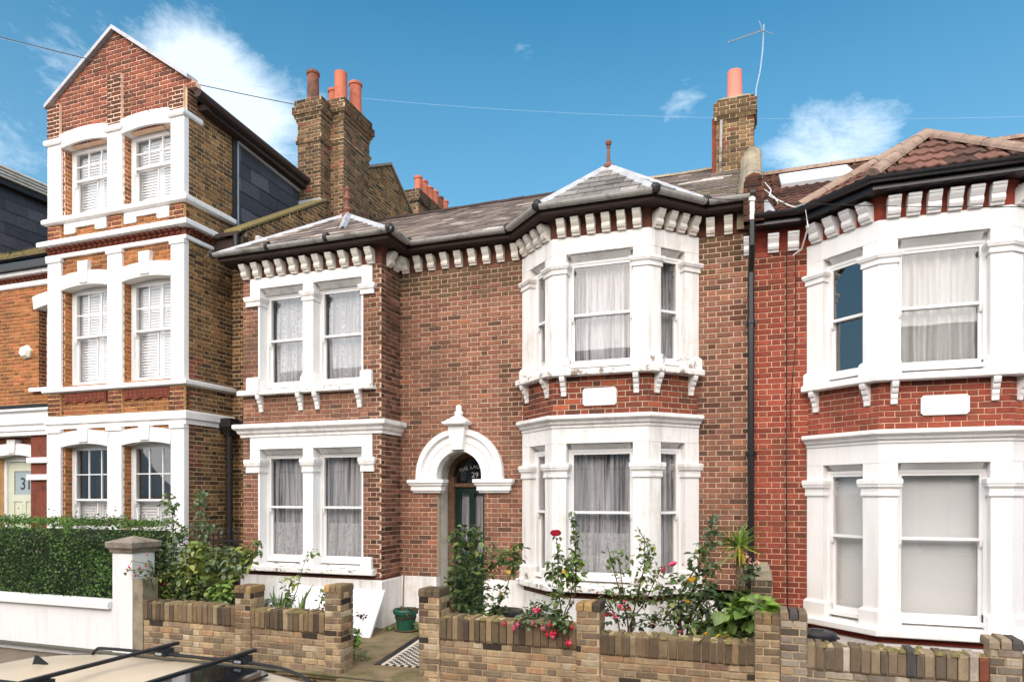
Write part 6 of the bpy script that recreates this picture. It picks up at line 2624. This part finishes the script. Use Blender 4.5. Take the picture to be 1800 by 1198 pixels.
for u, v in ((572, 1064), (574, 1068), (569, 1070), (564, 1076), (562, 1078)):
    bloom(t, ROSE_R, u, v, 7.33, .75)
t = plant('garden_weed', 'leafy green weed with a dark twig at the foot of the gateway pier', 626, 1115, 7.5, 'weed')
lv = Leaves()
pts = stem(t, A([(622, 1165), (624, 1120), (627, 1104)], 7.5), .006)
pts = stem(t, A([(620, 1160), (620, 1100), (628, 1080), (643, 1082)], 7.5), .005, 'stem_brown')
sprout(lv, pts, 12, .04, [(1, (.07, .03, .03))], .6, .03)
clump(lv, 626, 1118, 8, 18, 7.5, 46, .055, G_BRT, .07)
clump(lv, 634, 1152, 16, 12, 7.75, 40, .045, G_MID, .12)
lv.finish(t)
t = plant('garden_weed', 'small weeds in the corner beside the green pot', 690, 1100, 9.3, 'weed')
lv = Leaves()
for u, v, n in ((688, 1104, 22), (733, 1098, 14), (665, 1108, 10)):
    clump(lv, u, v, 9, 6, 9.3, n, .06, G_MID, .08)
lv.finish(t)

# the bushy rose before the door
Y = 7.78
t = plant('rose_bush', 'big bushy rose screening the dark green front door', 820, 1085, Y, 'rose bush', ROSES)
lv = Leaves()
for seq in ([(800, 1090), (796, 1040), (800, 1000), (818, 960), (837, 918)], [(815, 1090), (820, 1030), (832, 980), (843, 930)], [(825, 1090), (850, 1020), (880, 985), (905, 962), (918, 955)],
            [(835, 1090), (878, 1060), (896, 1015), (904, 985)], [(800, 1090), (784, 1050), (776, 1028)], [(812, 1090), (806, 1000), (798, 930)], [(828, 1090), (846, 1000), (862, 955)]):
    pts = stem(t, from_soil(A(seq, Y), Y), .011, 'stem_brown' if seq[0][0] < 830 else 'stem_green')
    sprout(lv, pts, 26, .066, G_DARK + G_MID, .35, .08)
clump(lv, 820, 1030, 36, 58, Y, 330, .068, G_DARK, .25)
clump(lv, 818, 945, 28, 20, Y, 80, .075, G_MID + G_DARK, .15)
clump(lv, 888, 980, 34, 16, Y, 80, .072, G_MID + G_DARK, .15)
clump(lv, 870, 1060, 22, 34, Y, 60, .058, G_DARK, .1)
clump(lv, 835, 1084, 50, 8, Y - .15, 80, .06, G_DARK + G_MID, .12)
lv.add(at(897, 1007, Y - .2), .08, (.5, .36, .04))
lv.add(at(862, 1012, Y - .2), .07, (.5, .36, .04))
lv.add(at(876, 1043, Y - .2), .07, (.55, .34, .04))
lv.finish(t)

# fuchsia over the wall
Y = 7.38
t = plant('fuchsia', 'low grey green fuchsia with bright red drops hanging over the mossy wall', 945, 1085, Y, 'fuchsia')
lv = Leaves()
for seq in ([(960, 1100), (940, 1080), (915, 1083, 7.1), (903, 1094, 7.03)], [(960, 1100), (965, 1080), (975, 1090, 7.08), (985, 1114, 7.02)], [(955, 1100), (940, 1065), (932, 1058)], [(965, 1100), (985, 1082), (996, 1100, 7.06), (1000, 1120, 7.02)], [(955, 1100), (930, 1082), (925, 1092, 7.05)]):
    pts = stem(t, A(seq, Y), .006, 'stem_brown')
    sprout(lv, pts, 20, .036, G_BLUE + G_DARK, .2, .05)
clump(lv, 945, 1080, 36, 16, Y, 190, .036, G_BLUE + G_DARK, .12)
clump(lv, 985, 1088, 16, 24, 7.03, 60, .052, G_DARK + G_MID, .05)
clump(lv, 950, 1096, 34, 9, 7.03, 50, .036, G_BLUE, .04)
clump(lv, 955, 1062, 12, 9, Y + .05, 24, .05, G_DARK, .06)
lv.finish(t)
for u, v in ((937, 1064), (946, 1064), (942, 1068), (911, 1090), (901, 1097), (904, 1097), (936, 1088), (939, 1090), (952, 1096), (957, 1097), (966, 1089), (969, 1091), (970, 1106), (973, 1111), (968, 1109), (976, 1105), (996, 1122), (1003, 1122), (1000, 1124), (886, 1089), (1006, 1095), (962, 1107)):
    bloom(t, DROP if R.random() < .55 else DROPP, u, v, 7.03 if v > 1080 else Y - .12, 1.25, False)

# rose with the single red bloom
Y = 7.72
t = plant('rose_bush', 'upright rose with one large red bloom before the bay pilaster', 990, 1085, Y, 'rose bush', ROSES)
lv = Leaves()
for seq in ([(988, 1090), (982, 1040), (981, 1000), (980, 965), (977, 944)], [(990, 1090), (1003, 1050), (1008, 1000), (1007, 970)], [(992, 1090), (1010, 1048), (1012, 980), (1008, 930), (1004, 898)]):
    pts = stem(t, from_soil(A(seq, Y), Y), .010, 'stem_brown')
    sprout(lv, pts, 22, .06, G_MID, .35, .06)
clump(lv, 980, 1005, 18, 34, Y, 80, .066, G_MID + G_DARK, .12)
clump(lv, 1008, 1000, 17, 30, Y, 76, .066, G_BRT + G_MID, .12)
clump(lv, 1010, 940, 10, 30, Y, 24, .055, G_DARK, .06)
clump(lv, 978, 1050, 12, 20, Y, 26, .06, G_MID, .1)
lv.finish(t)
bloom(t, ROSE_R, 977, 941, Y - .02, 2.1)
bloom(t, ROSE_Y, 991, 1005, Y - .12, .7)

# many-stemmed rose with pink clusters in front of the bay window
t = plant('rose_bush', 'many stemmed rose with dark pink clusters in front of the large bay window', 1105, 1100, Y, 'rose bush', ROSES)
lv = Leaves()
for seq in ([(1105, 1105), (1092, 1050), (1076, 990), (1068, 962)], [(1108, 1105), (1120, 1050), (1133, 990), (1132, 938)], [(1105, 1105), (1132, 1060), (1155, 1012), (1166, 995)], [(1088, 1100), (1070, 1065), (1056, 1042)],
            [(1104, 1105), (1098, 1060), (1090, 1000), (1085, 975)], [(1110, 1105), (1126, 1020), (1140, 970), (1120, 925)], [(1112, 1105), (1150, 1085), (1165, 1070)]):
    pts = stem(t, from_soil(A(seq, Y), Y), .010, 'stem_brown')
    sprout(lv, pts, 16, .055, G_MID, .35, .06)
clump(lv, 1088, 990, 24, 26, Y, 56, .055, G_MID + G_BRT, .12)
clump(lv, 1136, 985, 18, 40, Y, 70, .055, G_MID, .12)
clump(lv, 1110, 1045, 55, 18, Y, 110, .055, G_MID + G_DARK, .15)
clump(lv, 1130, 1088, 48, 14, Y, 60, .055, G_DARK + G_BLUE, .1)
clump(lv, 1072, 1075, 26, 18, Y, 34, .05, G_BLUE, .1)
lv.finish(t)
for u, v, me, s in ((1090, 1066, ROSE_P, .9), (1096, 1072, ROSE_P, .8), (1073, 1080, ROSE_P, 1.0), (1080, 1084, ROSE_P, .8), (1065, 1082, ROSE_R, .8), (1105, 1070, ROSE_R, .8), (1051, 1042, ROSE_P, .7), (1170, 1002, ROSE_P, 1.6), (1184, 994, ROSE_P, 1.5), (1150, 1097, ROSE_P, .7), (1097, 1058, ROSE_P, .8), (1082, 1046, ROSE_A, .8), (1069, 1110, ROSE_A, .6)):
    bloom(t, me, u, v, Y - .14, s)
bloom(t, ROSE_R, 1040, 1063, 7.2, 1.3)

# yellow rose, tall
t = plant('rose_bush', 'yellow flowered climbing rose reaching up the brick beside the right bay', 1200, 1110, Y, 'rose bush', ROSES)
lv = Leaves()
for seq in ([(1200, 1118), (1192, 1060), (1215, 1010), (1236, 980), (1250, 930), (1254, 898)], [(1200, 1118), (1180, 1050), (1162, 1025)], [(1206, 1118), (1228, 1040), (1250, 1000)], [(1198, 1118), (1186, 1080), (1175, 1100)], [(1206, 1118), (1236, 1060), (1262, 1030)]):
    pts = stem(t, from_soil(A(seq, Y), Y), .012, 'stem_brown')
    sprout(lv, pts, 22, .062, G_MID + G_BLUE, .35, .07)
clump(lv, 1252, 930, 13, 30, Y, 56, .055, G_BLUE, .1)
clump(lv, 1236, 985, 24, 30, Y, 70, .068, G_MID + G_BLUE, .12)
clump(lv, 1196, 1050, 34, 42, Y, 130, .065, G_DARK + G_MID, .15)
clump(lv, 1240, 1060, 36, 40, Y, 150, .068, G_DARK + G_BLUE, .18)
clump(lv, 1235, 1102, 26, 14, Y - .1, 44, .075, G_MID, .1)
lv.add(at(1234, 1122, 7.15), .1, (.16, .28, .05))
lv.finish(t)
for u, v, me, s in ((1217, 1022, ROSE_Y, 1.7), (1208, 1059, ROSE_Y, 1.2), (1196, 1111, ROSE_P, .8), (1243, 1114, ROSE_Y, .8), (1200, 993, ROSE_P, .5)):
    bloom(t, me, u, v, Y - .2, s)

# big-leaved plant, yucca and the apricot rose
Y = 7.62
t = plant('broadleaf_plant', 'broad bright green leaves sprawling over the end pier of the mossy wall', 1310, 1110, Y, 'plant')
lv = Leaves(BIG)
for seq in ([(1290, 1120), (1300, 1070), (1310, 1045)], [(1300, 1120), (1330, 1070), (1362, 1068)], [(1280, 1120), (1270, 1080), (1265, 1060)]):
    stem(t, from_soil(A(seq, Y), Y), .009)
clump(lv, 1320, 1066, 36, 22, Y, 70, .12, G_BRT, .15)
clump(lv, 1290, 1092, 42, 28, Y - .06, 100, .115, G_MID + G_BRT, .15)
clump(lv, 1354, 1068, 14, 8, 7.45, 9, .12, [(1, (.22, .34, .05))], .05)
clump(lv, 1296, 1052, 34, 14, Y + .1, 40, .10, G_DARK, .1)
lv.add(at(1268, 1114, 7.28), .08, (.6, .42, .03))
lv.add(at(1282, 1117, 7.26), .08, (.62, .36, .03))
lv.finish(t)
Yy = 8.25
t = plant('yucca', 'spiky yellow green yucca on a bare stalk beside the black downpipe', 1298, 985, Yy, 'yucca')
c0 = at(1299, 962, Yy)
mb = MB()
mb.tube([(c0.x, Yy, .05), (c0.x - .01, Yy, .8), (c0.x, Yy, c0.z + .02)], [.035, .03, .028], 8)
build(mb, 'stem', M['cane'], t)
lv = Leaves(BLADE)
for i in range(58):
    az = R.uniform(0, 6.283)
    el = R.uniform(-.15, 1.35) if i < 46 else R.uniform(-1.3, -.5)
    yax = Vector((math.cos(az) * math.cos(el), math.sin(az) * math.cos(el), math.sin(el)))
    xax = yax.cross(Vector((0, 0, 1)) if abs(yax.z) < .95 else Vector((1, 0, 0))).normalized()
    col = jitter(pick(G_BRT if el > .35 else ([(1, (.34, .32, .06)), (1, (.2, .26, .05))] if el > -.3 else [(1, (.30, .2, .1)), (1, (.5, .42, .03))])), .2)
    lv.add(c0 + Vector((0, 0, R.uniform(-.06, .06))), R.uniform(.27, .36) * (1.0 if el > -.3 else .8), col, Matrix((xax, yax, xax.cross(yax))).transposed())
lv.finish(t)
t = plant('rose_bush', 'apricot rose spray leaning beside the yucca stalk', 1318, 1040, 8.0, 'rose bush', ROSES)
lv = Leaves()
for seq in ([(1295, 1060), (1305, 1030), (1318, 1010), (1328, 988)], [(1297, 1060), (1300, 1030), (1310, 985)]):
    pts = stem(t, from_soil(A(seq, 8.0), 8.0), .008, 'stem_brown')
    sprout(lv, pts, 14, .06, G_BLUE, .4, .05)
clump(lv, 1318, 1000, 12, 14, 8.0, 26, .065, G_BLUE, .08)
lv.finish(t)
for u, v in ((1313, 980), (1330, 989), (1320, 984), (1316, 990)):
    bloom(t, ROSE_A, u, v, 7.93, .85)

# hedge: clipped privet
hd = thing('hedge', (-12, 7.85, .1), 'clipped dark green privet hedge behind the white wall', 'hedge')
mb = MB()
mb.loft([[(x, 7.55 + e, .1), (x, 8.25 - e, .1), (x, 8.25 - e, 1.6 - e), (x, 7.6 + e, 1.62 - e), (x, 7.5 + e, 1.5 - e)] for x, e in ((-17, 0), (-8.6, 0), (-8.42, .1))])
build(mb, 'shade_core', mat('hedge_shade', (.012, .02, .008), .95, .3, 20), hd)  # solid block coloured dark as the shaded inside of the hedge
hb = MB()
for i in range(30000):
    r = R.random()
    x = -8.27 - 8.3 * R.random() ** 1.15
    edge = max(0, (x + 8.62) / .35)
    top = 1.72 - .22 * edge ** 2 + .03 * math.sin(x * 5.1) + .02 * math.sin(x * 13)
    if r < .62:
        z = R.uniform(.55, top)
        y = 7.43 + .05 * math.sin(x * 3 + z * 5) + .10 * max(0, z - 1.5) / .2 + R.gauss(0, .045) + .12 * edge + .04 * math.sin(x * 7.3 + z * 3) * math.sin(z * 9 + x * 2)
    elif r < .92:
        z = top + abs(R.gauss(0, .03)) * (3 if R.random() < .05 else 1) - .01
        y = R.uniform(7.5, 8.35)
    else:
        x = -8.32 + R.gauss(0, .03)
        z = R.uniform(.6, 1.55)
        y = R.uniform(7.5, 8.3)
    shade = R.uniform(.6, 1.3)
    pt_ = pick([(5, (.045, .095, .022)), (3, (.065, .13, .028)), (2, (.03, .06, .016)), (.8, (.12, .19, .04))])
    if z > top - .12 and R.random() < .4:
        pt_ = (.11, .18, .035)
    if R.random() < .035:
        pt_ = (.10, .075, .04)
    hb.cur = tuple(c * shade * 1.4 * (1 + .22 * math.sin(x * 2.3 + z * 4) + .16 * math.sin(x * 5.9 - z * 2.2)) for c in pt_)
    s = R.uniform(.022, .042)
    a, b_ = R.uniform(0, 6.283), R.uniform(-1.2, 1.2)
    d = Vector((math.cos(a) * math.cos(b_), math.sin(a) * math.cos(b_) - .3, math.sin(b_))).normalized() * s
    w = d.cross(Vector((R.uniform(-1, 1), R.uniform(-1, 1), R.uniform(-1, 1)))).normalized() * s * .42
    p = Vector((x, y, z))
    hb.poly([p - d * .5, p + w, p + d * .6, p - w])
for i in range(110):                      # stray shoots the shears missed
    x, y = -8.4 - 7.6 * R.random(), R.uniform(7.45, 8.2)
    h, lx, ly = R.uniform(.05, .17), R.uniform(-.05, .05), R.uniform(-.06, .03)
    for k in range(int(h * 90)):
        f = R.random()
        p = Vector((x + lx * f + R.gauss(0, .008), y + ly * f, 1.70 + h * f))
        hb.cur = jitter(pick(G_MID + G_BRT), .2)
        a = R.uniform(0, 6.283)
        d = Vector((math.cos(a), math.sin(a), R.uniform(.1, .8))).normalized() * .03
        w = d.cross(Vector((0, 0, 1))).normalized() * .011
        hb.poly([p, p + d * .5 + w, p + d, p + d * .5 - w])
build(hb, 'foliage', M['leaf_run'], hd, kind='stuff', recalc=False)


# ------------------------------------------------------------------ parked cars
def car(label, x0, yc, zr_, paint, rails=True):
    """estate car facing +X: x0 is the rear bumper, yc its centre line, zr_ the roof height"""
    g = zr_ - 1.46                                        # road under the wheels
    c = thing('parked_car', (x0 + 2.3, yc, g), label, 'car', 'cars parked along the kerb')
    st = []                                               # x, half width, sill z, belt z, roof half width, roof z
    for x, hw, zs_, zb, rw, zt in ((0, .70, .45, .80, .66, .82), (.06, .80, .32, .90, .74, .93), (.22, .85, .26, .95, .72, 1.22), (.48, .87, .24, .96, .64, 1.40), (1.0, .875, .22, .96, .62, 1.452), (2.0, .88, .22, .95, .62, 1.46),
                                   (2.7, .88, .22, .94, .61, 1.445), (3.08, .88, .22, .93, .60, 1.40), (3.42, .875, .22, .92, .62, 1.20), (3.84, .87, .22, .91, .70, .965), (4.3, .85, .24, .83, .70, .86), (4.62, .78, .28, .70, .62, .74), (4.72, .68, .4, .55, .55, .57)):
        st.append((x0 + x, hw, g + zs_, g + zb, rw, g + zt))
    mb = MB()
    rings = []
    for x, hw, zs_, zb, rw, zt in st:
        crown = .045
        half = [(hw * .93, zs_), (hw, zs_ + (zb - zs_) * .4), (hw * .985, zb - .02), (hw * .96, zb), (rw + (hw * .96 - rw) * .35, zb + (zt - zb) * .65), (rw, zt - .035), (rw * .9, zt - .005), (rw * .5, zt + crown * .7), (0, zt + crown)]
        rings.append([(x, yc - y, z) for y, z in half] + [(x, yc + y, z) for y, z in half[-2::-1]])
    mb.loft(rings)
    body = build(mb, 'body', paint, c, smooth=True)
    # glass: sides, windscreen, tailgate, sunroof
    for sg in (-1, 1):
        for a, b in ((3, 4), (4, 6), (6, 8)):
            mb = MB()
            pts = []
            for k in (a, b):
                x, hw, zs_, zb, rw, zt = st[k]
                xx = x + (.05 if k == a else -.05)
                pts.append(((xx, yc + sg * (hw * .955), zb + .03), (xx + (0 if k != 8 else -.2), yc + sg * (rw + .025), max(zt - .09, zb + .12))))
            (p0, p1), (p2, p3) = pts
            off = Vector((0, sg * .012, 0))
            mb.hexa([Vector(p) for p in (p0, p2, p3, p1)] + [Vector(p) + off for p in (p0, p2, p3, p1)])
            build(mb, 'side_window', M['car_glass'], c)
    mb = MB()
    n = Vector((.55, 0, .85)) * .012
    q = [Vector((st[7][0] + .05, yc - .50, st[7][5] - .0)), Vector((st[7][0] + .05, yc + .50, st[7][5] - .0)), Vector((st[9][0] - .02, yc + .62, st[9][5] + .03)), Vector((st[9][0] - .02, yc - .62, st[9][5] + .03))]
    mb.hexa([p + n * 2 for p in q] + [p + n * 4 for p in q])
    build(mb, 'windscreen', M['car_glass'], c)
    mb = MB()
    q = [Vector((st[3][0] - .06, yc - .52, st[3][5] - .02)), Vector((st[3][0] - .06, yc + .52, st[3][5] - .02)), Vector((st[1][0] + .06, yc + .66, st[1][5] + .10)), Vector((st[1][0] + .06, yc - .66, st[1][5] + .10))]
    n = Vector((-.8, 0, .6)) * .012
    mb.hexa([p + n for p in q] + [p + n * 2.6 for p in q])
    build(mb, 'rear_window', M['car_glass'], c)
    if rails:
        for sg in (-1, 1):
            mb = MB()
            mb.tube(spline([(x0 + .62, yc + sg * .57, g + 1.408), (x0 + 1.0, yc + sg * .573, g + 1.43), (x0 + 2.0, yc + sg * .573, g + 1.437), (x0 + 2.7, yc + sg * .565, g + 1.424), (x0 + 3.06, yc + sg * .555, g + 1.382)], 3), .008, 6)
            build(mb, 'roof_trim', M['rubber'], c)
        mb = MB()
        x1, x2 = x0 + 2.22, x0 + 2.88
        zz = g + 1.46 + .022
        o = [(x1, -.36), (x1 + .06, -.42), (x2 - .1, -.40), (x2, -.33), (x2, .33), (x2 - .1, .40), (x1 + .06, .42), (x1, .36)]
        mb.loft([[(x, yc + y, zz + .015 - abs(y) * .03) for x, y in o], [(x, yc + y, zz + .03 - abs(y) * .03) for x, y in o]])
        build(mb, 'sunroof', M['car_glass'], c)
        for sg in (-1, 1):
            mb = MB()
            yy = yc + sg * .50
            za = g + 1.46
            mb.tube(spline([(x0 + .93, yy, za - .03), (x0 + .98, yy, za + .035), (x0 + 1.12, yy, za + .056), (x0 + 1.9, yy, za + .06), (x0 + 2.7, yy, za + .05), (x0 + 2.95, yy, za + .022), (x0 + 3.12, yy, za - .04)], 5), .013, 8)
            build(mb, 'roof_rail', M['rubber'], c)
        for xb in (x0 + 1.72, x0 + 2.50):
            mb = MB()
            zb_ = g + 1.46 + .118
            mb.box(xb - .019, xb + .019, yc - .64, yc + .64, zb_ - .010, zb_ + .012)
            rb = build(mb, 'roof_bar', M['rubber'], c)
            for sg in (-1, 1):
                mb = MB()
                yy = yc + sg * .50
                mb.loft([[(xb - .06, yy - .04, zb_ - .07), (xb + .06, yy - .04, zb_ - .07), (xb + .06, yy + .04, zb_ - .07), (xb - .06, yy + .04, zb_ - .07)],
                         [(xb - .045, yy - .06, zb_ - .017), (xb + .045, yy - .06, zb_ - .017), (xb + .045, yy + .06, zb_ - .017), (xb - .045, yy + .06, zb_ - .017)]])
                ft = build(mb, 'bar_foot', M['rubber'], rb)
                mb = MB()
                mb.box(xb - .025, xb + .03, yy - .064, yy - .052, zb_ - .055, zb_ - .038)
                build(mb, 'foot_badge', M['lamp_clear'], rb)
        mb = MB()
        xx, zz = x0 + 1.02, g + 1.49
        mb.loft([[(xx - .07, yc - .02, zz), (xx + .07, yc - .01, zz + .01), (xx + .07, yc + .01, zz + .01), (xx - .07, yc + .02, zz)], [(xx - .06, yc - .005, zz + .07), (xx - .04, yc - .004, zz + .07), (xx - .04, yc + .004, zz + .07), (xx - .06, yc + .005, zz + .07)]])
        build(mb, 'roof_antenna', M['rubber'], c)
    for xw in (x0 + .92, x0 + 3.80):
        for sg in (-1, 1):
            mb = MB()
            yy = yc + sg * .79
            prof = [(.20, -.09), (.29, -.10), (.315, -.07), (.315, .07), (.29, .10), (.20, .09)]
            mb.loft([[(xw + r * math.cos(a), yy + w, g + .315 + r * math.sin(a)) for r, w in prof] for a in [2 * math.pi * k / 20 for k in range(21)]], cap=False)
            wh = build(mb, 'wheel', M['rubber'], c)
            mb = MB()
            for k in range(5):
                a = 2 * math.pi * k / 5
                d, e = Vector((math.cos(a), 0, math.sin(a))), Vector((-math.sin(a), 0, math.cos(a)))
                o = Vector((xw, yy + sg * .085, g + .315))
                mb.hexa([o + d * .03 - e * .03 - Vector((0, .02, 0)), o + d * .20 - e * .02 - Vector((0, .02, 0)), o + d * .20 + e * .02 - Vector((0, .02, 0)), o + d * .03 + e * .03 - Vector((0, .02, 0)),
                         o + d * .03 - e * .03, o + d * .20 - e * .02, o + d * .20 + e * .02, o + d * .03 + e * .03])
            build(mb, 'rim', M['alloy'], wh)
    for sg in (-1, 1):
        mb = MB()
        mb.box(x0 + 4.54, x0 + 4.69, yc + sg * .58 - .14, yc + sg * .58 + .14, g + .56, g + .68)
        build(mb, 'headlight', M['lamp_clear'], c)
        mb = MB()
        mb.box(x0 - .005, x0 + .12, yc + sg * .66 - .09, yc + sg * .66 + .09, g + .62, g + .95)
        build(mb, 'tail_light', M['lamp_red'], c)
        mb = MB()
        mb.box(x0 + 3.36, x0 + 3.53, yc + sg * .98 - .10, yc + sg * .98 + .10, g + .93, g + 1.07)
        build(mb, 'door_mirror', paint, c)
    return c


car('beige estate car with black roof rails and crossbars parked by the left garden wall', -6.2, 3.75, .815, M['car_paint'])

# ------------------------------------------------------------------ overhead lines
def cable(label, pts, r, m, sag=0.12):
    mb = MB()
    P = [Vector(p) for p in pts]
    a, b = P[0], P[-1]
    line = [a.lerp(b, k / 16) - Vector((0, 0, sag * 4 * (k / 16) * (1 - k / 16))) for k in range(17)]
    mb.tube(line, r, 5)
    o = build(mb, 'overhead_cable', M[m])
    setp(o, label, 'cable', 'telephone lines over the street')


cable('dark telephone wire slanting across the pointed gable towards the left chimney stack', (at(-40, 55, 7.6), at(530, 186, 12.0)), .009, 'wire', .05)
cable('pale telephone wire crossing the whole sky behind the gable tip and chimneys', (at(-60, 52, 14.0), at(1900, 203, 13.9)), .0032, 'wire_pale', .9)
cable('dark wire dropping from the gable across the white pilaster', (at(190, 120, 8.7), at(410, 345, 9.2)), .006, 'cable_black', .02)
cable('thin black wire across the front of the tiled hip roof', (at(1240, 348, 9.0), at(1900, 362, 9.0)), .005, 'cable_black', .05)
